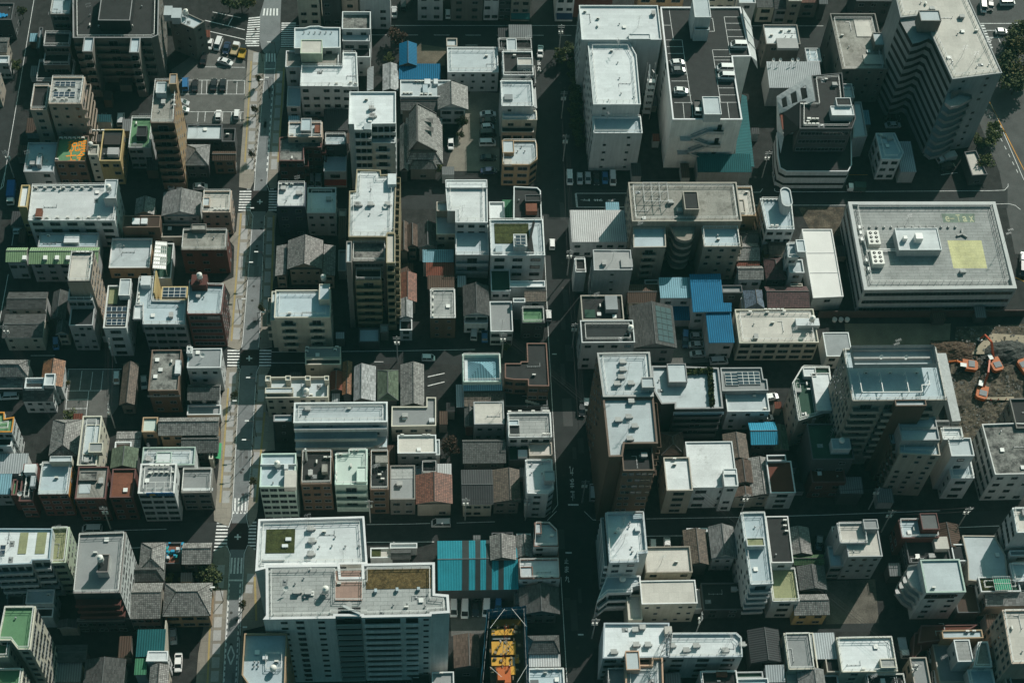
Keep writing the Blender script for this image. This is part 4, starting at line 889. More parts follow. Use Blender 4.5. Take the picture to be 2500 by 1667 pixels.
# ---- fifth tile
t(4,0)
b('brown grey office with deep parapet and worn plaster roof', -935, ((210,630),(625,628),(510,125),(100,125)),'C','s','F4s L2v', par=1.3, clut=.2, pent=[((510,412,612,300),2.6,'L','s')], box=[((415,585,595,500),.25,'E'),((345,335,475,180),.2,'E')], rails=2)
R_ = b('long apartment tower with wavy dark balconies and bright bare roof', -1400, ((1215,722),(1668,665),(1340,-60),(690,-60),(742,160),(960,135),(1045,355)),'E','g','R8s F2s', par=.25, clut=.7, pent=[((930,190,1092,98),4.5,'L','s')], fl=11)
R_ = D.objects[LABELS['long apartment tower with wavy dark balconies and bright bare roof'][0]]; cen = R_.location; HT = [f for f in FOOT if f[0].startswith('long apartment tower')][0][2]
t(4,0)
def wl(pts, z): return [((v.x-cen.x),(v.y-cen.y)) for v in (P(x,y,z) for x,y in pts)]
def wv_(pts, zt, n, nm, zr0):
    g0 = [P(x,y,zt) for x,y in pts]; g0 = [(v.x-cen.x, v.y-cen.y) for v in g0]
    for k in range(n):
        z = zr0-3.0*k
        if z < 2.5: break
        q = MB()
        for i in range(len(g0)-1):
            a, e = g0[i], g0[i+1]; q.face([(a[0],a[1],z),(e[0],e[1],z),(e[0],e[1],z+1.1),(a[0],a[1],z+1.1)]); q.face([(e[0],e[1],z),(a[0],a[1],z),(a[0],a[1],z+1.1),(e[0],e[1],z+1.1)])
        cx_, cy_ = sum(v[0] for v in g0)/len(g0), sum(v[1] for v in g0)/len(g0)
        q.face([(v[0],v[1],z+.02) for v in g0]); q.face([(v[0],v[1],z-.12) for v in g0][::-1])
        q.build('balcony',[wall('g')],R_)
ou = wl([(742,165),(815,300),(858,382),(920,368),(1005,332),(1046,356)],HT); vol = ou+wl([(1200,300),(960,60)],HT); q = MB(); q.prism(vol,0,HT-1.0,0); q.build('balcony_wing',[wall('g')],R_)
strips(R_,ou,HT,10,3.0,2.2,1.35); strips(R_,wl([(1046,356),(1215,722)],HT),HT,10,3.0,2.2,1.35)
wv_([(1160,905),(1215,945),(1290,930),(1410,870),(1400,830),(1300,810),(1225,850),(1225,735),(1205,735)],HT-3.0,9,'b',HT-5.5)
b('small white block with blue litter on its crowded roof', 9, ((570,1450),(740,1450),(770,1390),(690,1212),(515,1215)),'U','w','F2m L2w', clut=1, ac=[(560,1240)])
shed('small striped sheet roof beside the littered block', 5, (742,1568,830,1300),'cl','g',.5)
b('low white roofed garage at the boulevard corner', 4.5, ((1395,1600),(1535,1590),(1430,1372),(1325,1385)),'E','d','F1m',clut=0)
g('green roofed sports net house at the top edge', 7, (0,40,60,-60),'x',1,'cg','d','')
b('dark office at the top edge behind the plaster roof', 9, (340,10,640,-150),'D','d','F3m',clut=0)
# ================= second row of tiles
t(0,1)
b('long white building with patched pale roof and stair tower tank', -700, ((255,458),(1045,460),(1078,130),(292,140)),'S','w','F5w R3s', ac=[(330,172,7,84),(430,440,6,95)], pent=[((940,255,1075,88),3.8,'L','w')], box=[((318,430,385,350),1.4,'R')], clut=.2, rails=0)
R_ = of('long white building with patched pale roof and stair tower tank'); p = P(990,165,16); eq('tank',R_,(R_.location.x,R_.location.y),p.x,p.y,14.6)
b('ochre flank annex with pale narrow roof beside the long white building', 12.6, (165,335,272,138),'W','y','F1m L3s', clut=0)
b('blue white flat roof with a sloping stair shed', 8, (345,702,900,572),'U','g','F4m', box=[((580,662,725,585),1.3,'W')], ac=[(445,605)], clut=.4)
g('green sheet mansard house with four white skylights', 8.5, (258,858,912,705),'x',1.1,'cv','g','F5m', ridge=.62)
g('green sheet house end beside the four skylights', 8, (48,840,258,708),'x',1.0,'cv','g','F2m', ridge=.62)
for L_,xs in (('green sheet mansard house with four white skylights',(415,522,622)),('green sheet house end beside the four skylights',(225,))):
    R_ = of(L_)
    for x in xs: p = P(x,806,9.0); q = MB(); q.box(-.5,-.6,-.3,.5,.6,.5); q.build('skylight',[M_METAL()],R_,(p.x-R_.location.x,p.y-R_.location.y,9.0))
b('tall narrow tower with square beige slab roof', 21, (612,1016,860,748),'E','p','R6s', ac=[(715,758,3,42),(840,790,3,0,36)], clut=0, rails=1, trim=M_DARKF())
b('dark recessed terraces stepping down below the beige slab roof', 15, (618,1185,862,1020),'D','g','F3w', clut=.3, ext=[((628,1415,872,1175),11.5,'K','g','F3x R1s',0)])
b('grey blue flat roof with a white glazed side canopy', -985, (992,890,1388,622),'L','t','F3m', ant=[(1105,768)], clut=.2, trim=mat('white_trim',(.62,.62,.60)))
R_ = of('grey blue flat roof with a white glazed side canopy'); q = MB(); a = [P(1392,895,7.6),P(1512,905,6.2),P(1522,658,6.2),P(1420,650,7.6)]; a = [Vector((v.x-R_.location.x,v.y-R_.location.y,v.z)) for v in a]
for i in range(6):
    for j in range(7):
        def bl(u,v): return a[0].lerp(a[1],u).lerp(a[3].lerp(a[2],u),v)
        q.face([bl(i/6+.02,j/7+.02),bl((i+1)/6-.02,j/7+.02),bl((i+1)/6-.02,(j+1)/7-.02),bl(i/6+.02,(j+1)/7-.02)],1 if i<3 or j%3==0 else 2)
for i in range(7): q.bar(bl(i/6,0),bl(i/6,1),.09,0)
for j in range(8): q.bar(bl(0,j/7),bl(1,j/7),.09,0)
for u in (0,1):
    for v in (0,.5,1): p = bl(u,v); q.bar((p.x,p.y,0),p,.09,0)
q.build('glass_canopy',[M_METAL(),mat('frosted_canopy_panel',(.55,.57,.55),rough=.4),M_GLASS()],R_)
t(0,1)
b('low green decked annex beside the glazed canopy', 4, (1400,985,1585,668),'N','w','', clut=0)
b('brown roofed house with two white skylights', 8, (1115,522,1465,415),'ck','b','F2m', par=.2, clut=0, box=[((1203,493,1275,440),.5,'W'),((1282,490,1345,440),.5,'W')])
g('small pale tiled gable house behind the two skylights', 5, (1225,408,1420,262),'y',1.4,'tl','c','F1s')
g('grey slate house with white gable end and three small windows', 6.5, (1470,420,1840,205),'y',2.0,'sg','w','F3s')
b('low dark yard building below the white gable', 4, (1470,610,1745,490),'K','e','F2m', clut=.2)
b('dark brown block with old concrete roof by the avenue', 10.5, (1650,728,2078,545),'C','r','F3m R1s', clut=.4, pent=[((1745,545,1880,492),1.6,'C','s')], rails=1, trim=wall('s'))
b('white tower house with tan terrace roof at the crossing', -590+0, (1840,385,2112,190),'E','p','F3s R3x', ac=[(1965,365,4,38)], rails=1, clut=.3, pent=[((1840,325,1915,250),.9,'L','p')])
g('dark low roofs with a stepped white parapet by the narrow road', 6.5, (55,1270,440,1112),'x',.9,'sd','g','F3s')
g('dark low roof pair near the lower edge of the narrow road', 6.5, (15,1532,420,1312),'x',.9,'sd','c','F3s')
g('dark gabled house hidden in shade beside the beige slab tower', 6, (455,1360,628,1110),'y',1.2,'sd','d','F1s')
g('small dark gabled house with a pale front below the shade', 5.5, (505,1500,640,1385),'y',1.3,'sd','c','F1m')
b('slender white building with solar rows and a mossy roof garden', 13, (940,1437,1192,1052),'D','w','F1w R3s', sol=[(968,1420,1165,1362),(968,1350,1165,1312),(968,1295,1165,1250)], gar=[(985,1222,1085,1068,'O')], pent=[((1080,1140,1195,992),2.2,'L','w')], clut=0, trim=mat('white_trim',(.62,.62,.60)), par=.8)
b('grey blue L shaped office with yellow back wall', 12.5, ((1300,1405),(1685,1405),(1700,1195),(1395,1190),(1415,980),(1265,980),(1235,1230),(1300,1235)),'U','g','F4w', rails=1, pent=[((1212,1357,1302,1232),.8,'W','g')], box=[((1280,1048,1375,965),2.0,'W')], ac=[(1270,1130,3,0,40)], clut=.4)
b('dark roof packed with black solar panels on yellow walls', 10, (1465,1185,1712,1062),'D','y','', sol=[(1480,1165,1700,1075)], clut=0, par=.3)
q = MB(); a = P(1400,1185,10); z = P(1432,985,10); q.box(0,0,0,.3,z.y-a.y,13.2); o = q.build('party_wall',[wall('y')],None,(a.x+.4,a.y,0)); tag(o,'tall yellow party wall behind the L shaped office','wall')
t(0,1)
b('dark red striped corner building with water tank and red roof box', 15, ((1702,1312),(2020,1312),(2050,1045),(1905,1040),(1880,1015),(1722,1015)),'U','r','F3p R5v', rails=1, clut=.4, par=.7)
R_ = of('dark red striped corner building with water tank and red roof box'); p = P(1828,1010,16.5); cen=(R_.location.x,R_.location.y); q = MB(); q.box(-2.2,-1.6,14.3,1.6,1.6,17.0); q.build('plant_box',[wall('r')],R_,(p.x-cen[0],p.y-cen[1],0)); eq('tank',R_,cen,p.x,p.y,17.0)
# ---- second tile
t(1,1)
b('white roofed cube with navy upper storey at the crossing', -605, (655,332,922,116),'W','n','F2m', ac=[(690,140),(745,140),(795,140)], duct=[(855,225)], ant=[(850,150)], rails=1, clut=.3)
b('plain white house with half open flat roof next to the navy cube', -600, (930,390,1197,160),'W','l','F3x R2s', duct=[(1130,278)], clut=0, box=[((945,207,1190,168),.05,'K')])
g('old tiled hall with crossing gables beside the avenue', 8, (748,905,1080,642),'y',2.6,'tg','e','F4s', over=.7, name='tiled_hall', cat='house')
g('lower tiled wing of the old hall facing the avenue', 6, (640,965,765,690),'y',.7,'tg','e','F1m', ridge=.9)
g('lower tiled wing of the old hall on its alley side', 6.3, (1065,965,1195,690),'y',.7,'tg','e','F1m', ridge=.1)
b('long slim tower with broad white roof and tan balcony stacks', habove(1490,606,655,habove(1490,828,905,hsolve(1490,1005,1430))), ((1310,608),(1665,608),(1668,572),(1728,570),(1745,35),(1605,45),(1602,2),(1385,-5),(1372,190),(1318,192)),'W','h','R9b L5s', name='apartment_tower', duct=[(1385,325),(1400,330),(1510,325),(1665,325)], mast=[(1515,290)], dish=[(1640,355)], box=[((1668,130,1745,34),1.6,'W')], vent=[(1505,410),(1515,185),(1715,540)], clut=0, fl=13,
  ext=[((1345,830,1648,655),habove(1490,828,905,hsolve(1490,1005,1430)),'X','s','F0p',1),((1372,1005,1612,905),hsolve(1490,1005,1430),'D','h','F1B',1),((1288,840,1340,650),29,'U','s','L4s F1b',0),((1655,845,1735,575),30,'E','h','F1B R5b',0)])
t(1,1)
b('small apartment block with half shaded blue white roof on the avenue', -1655, (632,1345,1150,1092),'U','c','F2b R2s L2m', pent=[((1040,1180,1140,1040),2.6,'U','c')], rails=2, clut=.2, tank=[(1085,1015)], ext=[((598,1370,655,1105),12.6,'U','c','L2b',0)])  # white roof coated pale blue to stand in for its blue shade
shed('small brown ribbed sheet roof beside the slim tower', 4, (1215,628,1292,430),'ck','s',.5,'shed','shed')
b('low grey roof squeezed by the slim tower', 4, (1215,918,1290,730),'G','g','', clut=0); b('low pale deck beside the brown ribbed roof', 4, (1218,425,1290,355),'E','s','', clut=0)
b('low white porch at the foot of the slim tower', 4, (1600,1475,1672,1405),'E','s','', clut=0); b('low dark entrance block of the slim tower', 3.5, (1405,1566,1590,1440),'U','d','', clut=.3)
# ---- third tile
t(2,1)
b('beige annex with open terrace beside the stained white roof', 9.5, (245,585,420,330),'L','c','F2m', clut=.2, ext=[((248,372,345,290),12,'L','e','',0)])
b('white house with mossy stains on its broad roof and open rooms above', 14.5, ((418,478),(712,478),(705,90),(330,90),(330,172),(345,370),(418,372)),'X' if 0 else 'S','w','F3m', ant=[(478,420)], clut=0, pent=[((330,160,705,92),.8,'W','w')], ext=[((420,772,714,500),10.5,'U','w','F1B',1)])
g('dark roofed long house in the alley beside the beige annex', 6.5, (-20,700,72,500),'y',1.0,'sb','e','F1m'); g('narrow gabled house with white front in the alley', 6.5, (75,712,248,490),'y',1.6,'sd','w','F1m')
g('narrow roof with reddish brown slates behind the slim tower', 6.2, (-90,745,-12,480),'y',1.0,'sb','e','F1s')
shed('pale blue ribbed roof in the shaded alley', 6.5, (120,842,402,735),'cs','w',.6,'house','house','F2m')
shed('dark maroon ribbed roof below the pale blue one', 6, (152,972,405,842),'cr','d',.5,'house','house')
shed('brown ribbed roof with a bite cut from its edge', 6, (165,1088,408,970),'ck','d',.5,'house','house')
g('long red tiled house in the narrow alley', 6, (-100,1205,65,945),'y',1.3,'tr','e','F1m'); g('pale roofed house below the red tiled one', 6.5, (-90,1350,28,1175),'y',1.0,'sl','w','F1m'); b('white rimmed low house in the narrow alley', 5, (-88,1458,22,1362),'D','w','F1m', clut=0)
b('grey green jointed roof with white skylight and white rim', 9.5, (190,1346,413,1086),'J','b','F2s', par=.4, ac=[(210,1110,2,4,60),(212,1240,3,0,48)], ant=[(300,1200)], hatch=[(350,1245)], clut=0, trim=mat('white_trim',(.62,.62,.60)))
g('dark slate house with recessed balcony gable', 6.5, (490,1330,722,1055),'y',1.6,'sd','w','F2w')
b('balcony storey under the dark slate gable', 4.5, (498,1395,712,1340),'E','w','F2m', clut=0)
b('small white walled house with a green sheet terrace', 6, (730,440,862,290),'W','w','F1m', clut=.2); shed('green sheet roofed annex behind the lawn roof', 5, (852,445,945,278),'cn','w',.3,'shed','shed')
b('white rimmed house with a rusty slatted roof bench', 10.5, ((948,442),(1205,470),(1195,190),(1165,160),(950,150)),'D','w','R2s', pent=[((1055,282,1195,225),2.0,'D','d')], box=[((1062,375,1160,305),1.8,'R')], clut=.2)
b('white house with a lawn on its flat roof and solar stair tower', habove(830,776,905,7), (740,778,1215,450),'L','w','F3w', gar=[(778,672,1082,490)], rails=1, pent=[((952,695,1065,585),2.8,'W','w')], sol=[], box=[((785,745,845,690),.8,'U')], clut=0, ext=[((745,1102,912,905),7,'N','w','F2m',0),((915,1065,1232,1008),7.5,'W','w','',0)])
R_ = of('white house with a lawn on its flat roof and solar stair tower'); q = MB(); cen = R_.location; hh = [f for f in FOOT if f[0].startswith('white house with a lawn')][0][2]
f = [P(1070,700,hh+2),P(1212,838,hh-3.5),P(1165,500,hh-3.5),P(1125,455,hh+2)]; q.face([(v.x-cen.x,v.y-cen.y,v.z) for v in f]); q.build('sloping_roof',[roofm('sd')],R_)
p = rect((968,685,1056,600), hh+2.4); solar(R_,(cen.x,cen.y),p,hh+2.35)
t(2,1)
g('small brown tiled roof between white terraces', 6.5, (1048,1200,1245,1100),'x',.5,'tb','w','F1m', ridge=.9); b('white stair hut beside the brown tiled strip', 8, (945,1205,1052,1168),'L','w','', clut=0)
b('house with a bright green roof deck and clutter by the second avenue', 7.5, (1025,1392,1225,1252),'V','d','F2m', par=.7, rails=1, clut=2.2)
b('long faded blue grey roof with pale wall', 6.5, (740,1470,930,1197),'L' if 0 else 'G','w','F2w', clut=.2)
shed('white sheet roofed warehouse by the second avenue', 7, (1480,657,1962,368),'cw','w',.15,'warehouse','warehouse','F5m')
b('grey metal clad tower with striped white roof', 17, ((1682,912),(2030,908),(2015,728),(1672,726)),'cw','g','L2w F1s', par=.3, clut=.2, ant=[(1850,825)], box=[((1930,885,2030,810),.5,'cw')])
b('house with planted balcony beside the grey metal tower', 9, (1510,930,1600,805),'D','w','', rails=1, clut=1)
b('dark rooftop yard with tank and sheds above the second avenue', 12.5, (1575,1365,1935,1140),'D','e','F2m', clut=.8, box=[((1790,1270,1890,1145),1.8,'cl')], gar=[(1600,1350,1690,1275,'N')])
b('dark gravel roof with white facade and outside stairs by the second avenue', 12.5, (1570,1572,2035,1368),'K','w','F4m L2s', clut=.3, tank=[(2010,1475)], par=.5)
# ---- fourth tile
t(3,1)
b('grey concrete apartment block with railed roof and twin front wings', 15, ((175,705),(470,700),(462,520),(172,522)),'U','e','F1b L2s', name='apartment_building', rails=0, clut=.3, fl=5)
b('matching front wing beyond the rounded balconies', 15, (815,697,1126,520),'U','e','F3x R1b', rails=1, clut=.4, fl=5)
b('main slab of the grey concrete block with steel frame on its roof', habove(640,467,520,15), (162,467,1112,112),'C','e','L6s R4s', rails=2, pent=[((645,358,755,196),3.2,'D','e')], duct=[(505,305),(590,380)], clut=.2, par=.5, pw=.3)
R_ = of('main slab of the grey concrete block with steel frame on its roof'); cen = R_.location; q = MB(); hb = habove(640,467,520,15)-.5
x0,y0 = P(265,340,hb).x-cen.x, P(265,340,hb).y-cen.y; x1,y1 = P(465,170,hb).x-cen.x, P(465,170,hb).y-cen.y
for i in range(4):
    for j in range(3):
        x,y = x0+(x1-x0)*i/3, y0+(y1-y0)*j/2; q.bar((x,y,hb),(x,y,hb+2.6),.1)
        if i<3: q.bar((x,y,hb+2.6),(x+(x1-x0)/3,y,hb+2.6),.09); q.bar((x,y,hb),(x+(x1-x0)/3,y,hb+2.6),.06)
        if j<2: q.bar((x,y,hb+2.6),(x,y+(y1-y0)/2,hb+2.6),.09)
q.build('steel_frame',[M_STEEL()],R_)
t(3,1)
q = MB()      # rounded stair balconies in the middle bay
p0 = P(632,600,15)
for k in range(5):
    z = 15-2.95*k; L_ = []
    for i in range(9): a = math.pi+math.pi*i/8; L_.append((2.6*math.cos(a), 2.2*math.sin(a)-.2))
    L_ = [(-3.6,3.2)]+L_+[(3.6,3.2)]
    if k % 1 == 0:
        for i in range(len(L_)-1): a,e = L_[i],L_[i+1]; q.face([(a[0],a[1],z),(e[0],e[1],z),(e[0],e[1],z+1.15),(a[0],a[1],z+1.15)])
        q.face([(v[0],v[1],z+.02) for v in L_])
o = q.build('balcony_stair',[wall('e')],R_,(p0.x-cen.x,p0.y-cen.y,0))
b('tan house with L shaped roof step behind the concrete block', 11.5, (1085,417,1252,156),'E','t','F1m R2s', pent=[((1092,385,1180,270),.7,'E','e')], rails=1, clut=.2)
b('white walled block with oval roof tower', 12.5, ((1388,540),(1640,540),(1612,262),(1328,260)),'U','w','F3m L3w', ac=[(1435,515),(1478,515)], vent=[(1370,285,4,35)], rails=1, clut=.2)
R_ = of('white walled block with oval roof tower'); cen = R_.location; p = P(1565,255,15.5); q = MB(); L_ = [(1.35*math.cos(a*.2618)+0, 1.35*math.sin(a*.2618)+(1.7 if math.sin(a*.2618)>0 else -1.7)) for a in range(24)]
q.prism(L_,11.9,16.0,0,False); q.face([(x,y,15.6) for x,y in L_],1); L2 = [(x*1.08,y*1.05) for x,y in L_]
for i in range(24): j=(i+1)%24; q.face([(L2[i][0],L2[i][1],16.0),(L2[j][0],L2[j][1],16.0),(L_[j][0]*.88,L_[j][1]*.93,16.0),(L_[i][0]*.88,L_[i][1]*.93,16.0)])
q.build('roof_tower',[wall('w'),roofm('L')],R_,(p.x-cen.x,p.y-cen.y,0))
t(3,1)
g('dark tiled house tucked behind the concrete block', 6.5, (1125,662,1302,548),'x',1.0,'td','d','F1m'); g('dark tiled house with a pale tiled back slope', 6.5, (1118,828,1305,665),'x',1.3,'tg','d','F1m',ridge=.6)
shed('narrow red painted roof strip between tiled houses', 6, (1115,875,1322,836),'cr','r',.2,'house','house'); g('tiled house with white two storey front in the alley', 7.5, (1130,1002,1345,876),'x',1.2,'tg','w','F2m',ridge=.62)
g('mossy brown tiled house by the motorcycle alley', 6.5, (1412,770,1565,640),'x',1.0,'tb','e','F1m'); g('ochre walled small house by the alley', 5.5, (1365,765,1412,655),'y',.5,'tb','y',''); g('hipped maroon tiled house in half shade', 6.5, (1382,1000,1545,800),'y',1.8,'tm','d','F1m',hip=.7)
b('thin white house with railed terrace and bright stair hut', 13, ((1580,795),(1680,792),(1672,665),(1572,668)),'U','w','L2s F1m', rails=1, clut=.3, pent=[((1672,745,1730,636),2.4,'L','w')], ext=[((1600,935,1712,815),9.5,'L','w','F1m',0)])
g('long maroon tiled house with rusty red back slope', 6.5, (1395,1258,1752,1060),'x',1.5,'tm','d','F3m',ridge=.62); b('little tan roof box behind the maroon house', 7, (1610,1060,1712,1035),'E','e','', clut=0)
b('long bare white flat roof in three bays beside the tax office', 6, ((1812,1165),(2088,1152),(1982,540),(1710,540)),'H','w','F0m', par=.25, clut=0, name='long_hall', cat='hall', trim=mat('white_trim',(.62,.62,.60)))
R_ = D.objects['long_hall']; cen = R_.location; q = MB()
for y in (757,938): a = P(1745 if y<800 else 1780,y,5.8); z = P(2015 if y<800 else 2047,y-2,5.8); q.bar((a.x-cen.x,a.y-cen.y,5.8),(z.x-cen.x,z.y-cen.y,5.8),.14)
q.build('roof_gutter',[M_STEEL()],R_)
t(3,1)
shed('faded sky blue ribbed roof on a white house', 7.5, (420,1167,697,988),'cs','w',.5,'house','house','F2m')
shed('large blue ribbed roof with a notched corner', 8.5, ((715,1295),(1070,1290),(1068,1213),(992,1212),(965,955),(680,960)),'cb','w',.5,'house','house','F3m')
shed('low blue ribbed roof in front of the faded sky blue one', 3.2, (430,1370,705,1215),'cb','g',.3)
shed('tall blue ribbed roof over the parked cars', 7.5, (862,1575,1060,1300),'cb','l',.4,'house','house','F2m')
g('dark slate house with solar panels on its sunny slope', 7.5, (165,1625,530,1238),'y',2.2,'sd','l','F2m',sol='R',name='solar_house')
g('dark unlit roofs below the concrete block', 6, (120,1212,395,1040),'x',.8,'ck','c','F2m'); b('low green deck behind the unlit roofs', 4, (280,1040,400,1000),'N','g','', clut=0)
b('grey wall house with light slate roof edge', 7, (985,1117,1160,1050),'G','d','F0m', clut=0); shed('striped pink and grey lean to roof', 4, (1160,1265,1212,1105),'cl','e',.3); g('small blue tiled hipped house', 6.5, (1192,1266,1345,1092),'y',1.3,'tu','g','',hip=.3,ridge=.6)
b('wide cream office with speckled roof, tank and twin ac rows', -1735, (1140,1575,1812,1266),'E','c','F6w L2s', ac=[(1235,1300),(1375,1280,5,38),(1390,1305),(1545,1295)], box=[((1660,1418,1862,1350),1.4,'W')], clut=.5)
R_ = of('wide cream office with speckled roof, tank and twin ac rows'); p = P(1800,1370,10.5); eq('tank',R_,(R_.location.x,R_.location.y),p.x,p.y,9.6)
# ---- fifth tile: tax office
t(4,1)
b('large grey tax office with railed roof, yellow square and white machine house', -1300, ((412,1092),(1802,1077),(1605,290),(265,290)),'J','l','F1p L1p', par=.9, pw=.9, clut=0, name='tax_office', cat='office', pent=[((730,728,1075,530),2.9,'W','w')], fl=3)
R_ = D.objects['tax_office']; cen = R_.location; HB = [f for f in FOOT if f[0].startswith('large grey tax')][0][2]; DK = HB-.9
rp = [P(x,y,DK) for x,y in ((475,1030),(1715,1022),(1555,345),(345,348))]; rail(R_, ccw([(v.x,v.y) for v in rp]), (cen.x,cen.y), DK, None, 1.3)
def paint(pts, z, nm, mt):
    q = MB(); f = [P(x,y,z) for x,y in pts]; q.face([(v.x-cen.x,v.y-cen.y,z) for v in ccw_(f)]); return q.build(nm,[mt],R_)
def ccw_(f): return f if area2([(v.x,v.y) for v in f]) > 0 else f[::-1]
paint([(1225,896),(1532,896),(1478,642),(1168,642)], DK+.015, 'painted_square', mat('yellow_roof_paint',(.58,.56,.30),fine=.18,stain=.6,thr=.5,stain_col=(.36,.35,.22),joints=(3.0,.95,.72)))
paint([(1133,480),(1420,478),(1415,398),(1112,398)], DK+.015, 'painted_sign', mat('sign_green_paint',(.20,.26,.21),fine=.2,stain=.5,thr=.5,joints=(3.0,.95,.72)))
word('e-Tax', 4, 1, [(1170,447,-6,-25),(1213,443,-1,-4),(1268,440,-8,-33),(1328,447,-6,-25),(1388,447,-6,-26)], 1.15, z=DK+.03, mt=mat('lettering_yellow',(.44,.44,.29),fine=.1), name='roof_lettering', parent=R_, cen=(cen.x,cen.y))
for o in [x for x in D.objects if x.name.startswith('roof_lettering') and x.parent == R_]:
    pass
t(4,1)
for x,y in ((500,600),(535,780)):
    p = rect((x-45,y+75,x+40,y-50), DK+1.9); q = MB(); q.prism([(v[0]-cen.x,v[1]-cen.y) for v in p], DK, DK+1.9)
    for i in range(2):
        for j in range(3):
            fx = p[0][0]+(p[1][0]-p[0][0])*(.28+.44*i)-cen.x; fy = p[0][1]+(p[2][1]-p[0][1])*(.2+.3*j)-cen.y; q.cyl(fx,fy,DK+1.9,DK+1.98,.42,12,1); q.cyl(fx,fy,DK+1.98,DK+2.02,.12,8,0)
    q.build('cooling_unit',[M_AC(),M_BLACK()],R_)
q = MB()
def pipe(pts, h=.7, w=.16):
    f = [P(x,y,DK+h) for x,y in pts]
    for i in range(len(f)-1): q.bar((f[i].x-cen.x,f[i].y-cen.y,DK+h),(f[i+1].x-cen.x,f[i+1].y-cen.y,DK+h),w)
for o_ in (0,14): pipe([(325+o_,610+o_),(395+o_,605+o_),(435,745),(500,740)]); pipe([(430,720+o_),(700,722+o_),(720,770)]); pipe([(375,870+o_),(405,872),(425,960)]); 
for x,y in ((370,590),(380,650),(425,840),(445,920),(360,540)): 
    p = P(x,y,DK); q.box(p.x-cen.x-.3,p.y-cen.y-.5,DK,p.x-cen.x+.3,p.y-cen.y+.5,DK+1.1)
q.build('pipework',[M_METAL()],R_)
for i in range(14): p = P(395+i*65,525,DK); q = MB(); q.box(-.22,-.3,0,.22,.3,.55); q.build('roof_plinth',[M_CONC()],R_,(p.x-cen.x,p.y-cen.y,DK))
q = MB(); p = P(1300,590,DK)
for a in (80,200,320): q.bar((0,0,.3),(1.6*math.cos(math.radians(a)),1.6*math.sin(math.radians(a)),.3),.5)
q.build('roof_plinth',[M_CONC()],R_,(p.x-cen.x,p.y-cen.y,DK))
for x,y,dh in ((775,640,1.4),(895,640,2.0)):
    p = P(x,y,DK+2.7); q = MB(); w = .5 if dh<1.6 else .95; q.box(-w,-w,0,w,w,dh); q.build('fan_housing',[M_METAL()],R_,(p.x-cen.x,p.y-cen.y,DK+2.65))
p = P(1300,935,DK); eq('duct',R_,cen,p.x,p.y,DK); p = P(1665,700,DK); eq('mast',R_,cen,p.x,p.y,DK); p = P(790,500,DK); eq('ant',R_,cen,p.x,p.y,DK)
# ================= third row of tiles
t(0,2)
g('hipped tile house with a pale sunlit slope at the far edge', 6, (-80,338,278,178),'x',1.8,'tg','g','F2m',hip=.9); g('dull slate roof below the hipped tile house', 4, (-80,448,225,340),'x',.6,'sg','d','',ridge=.9)
b('white house with a small roof terrace and black front roof', 8.2, (222,437,408,342),'U','w','F1s', par=.9, clut=.5, ext=[((398,410,505,305),8.9,'L','w','R2s',0)])
shed('black sloping front roof over a white house front', 5.8, (205,558,502,432),'k' if 0 else 'sd','w',2.0,'house','house','F3x R2s')
g('orange tiled gable house behind the black front roof', 6.5, (365,430,600,190),'y',1.4,'to','w','R2s')
g('long brown tiled gable house beside the small car park', 5, (1085,592,1268,215),'y',1.3,'tb','s','F1m')
b('black stained concrete roof with striped awning front', 10.5, (1350,460,1655,88),'X','b','F2m', clut=.3, hatch=[(1465,275),(1435,185)], box=[((1590,305,1652,182),1.1,'W')])
R_ = of('black stained concrete roof with striped awning front'); q = MB(); a = P(1345,520,7.6); z = P(1650,520,7.6); y0 = FOOT[-1][1][0][1]; n = 12
for i in range(n): q.face([(a.x+(z.x-a.x)*i/n,a.y,7.6),(a.x+(z.x-a.x)*(i+.86)/n,a.y,7.6),(a.x+(z.x-a.x)*(i+.86)/n,y0,8.3),(a.x+(z.x-a.x)*i/n,y0,8.3)])
q.build('awning',[roofm('cl')],R_,(-R_.location.x,-R_.location.y,0))
t(0,2)
b('white corner house with ribbed pale roof and dish at the crossing', 11, (1705,252,2022,76),'cl','w','F3x R2s', par=.3, dish=[(1850,160)], rails=0, clut=.3, ext=[((1700,120,1755,62),12.6,'W','w','',1)])
g('dark tiled cottage row by the avenue kerb', 6, (1705,548,2012,402),'x',1.1,'td','w','F2w',ridge=.7)
b('low dark shop front below the cottage row', 4, (1705,680,2015,590),'G','w','F2w', clut=0)
g('grey tiled hip house with silver weathered slope', 6, (440,1060,748,722),'y',1.8,'tg','d','F1m',hip=.6)
b('tall cream house with long inner terrace and leaning hut', 11.5, (702,1140,928,690),'G','c','R4s F2m', rails=0, pent=[((750,1040,920,770),.35,'L','c'),((805,1020,938,935),1.9,'G','c')], clut=.2)
b('pale green roofed house with orange stripe side wall', 12.5, ((-60,836),(108,836),(128,700),(40,715),(40,655),(-60,655)),'V' if 0 else 'V','w','R3s F2m', clut=.3, trim=mat('orange_trim',(.55,.24,.04)))
b('black terrace front of the orange striped house', 9.5, (-60,965,118,840),'D','w','F2m R2s', clut=.2)
shed('pale ribbed sheet roof in low sun', 6.5, (-80,1218,265,1040),'cl','w',.5,'house','house')
shed('teal grey ribbed roof by a green roof box', 6, (-80,1405,118,1208),'cs','g',.5,'house','house','F2m'); b('rust walled roof stair with green top', 7.8, (102,1410,165,1268),'V','r','F1m', clut=0)
b('dark cluttered roof carrying a big white container box', 8.5, (170,1465,345,1125),'K','r','F2m', box=[((215,1205,330,1128),2.0,'W'),((272,1330,332,1235),1.6,'L')], dish=[(190,1415)], ac=[(195,1240)], clut=.6)
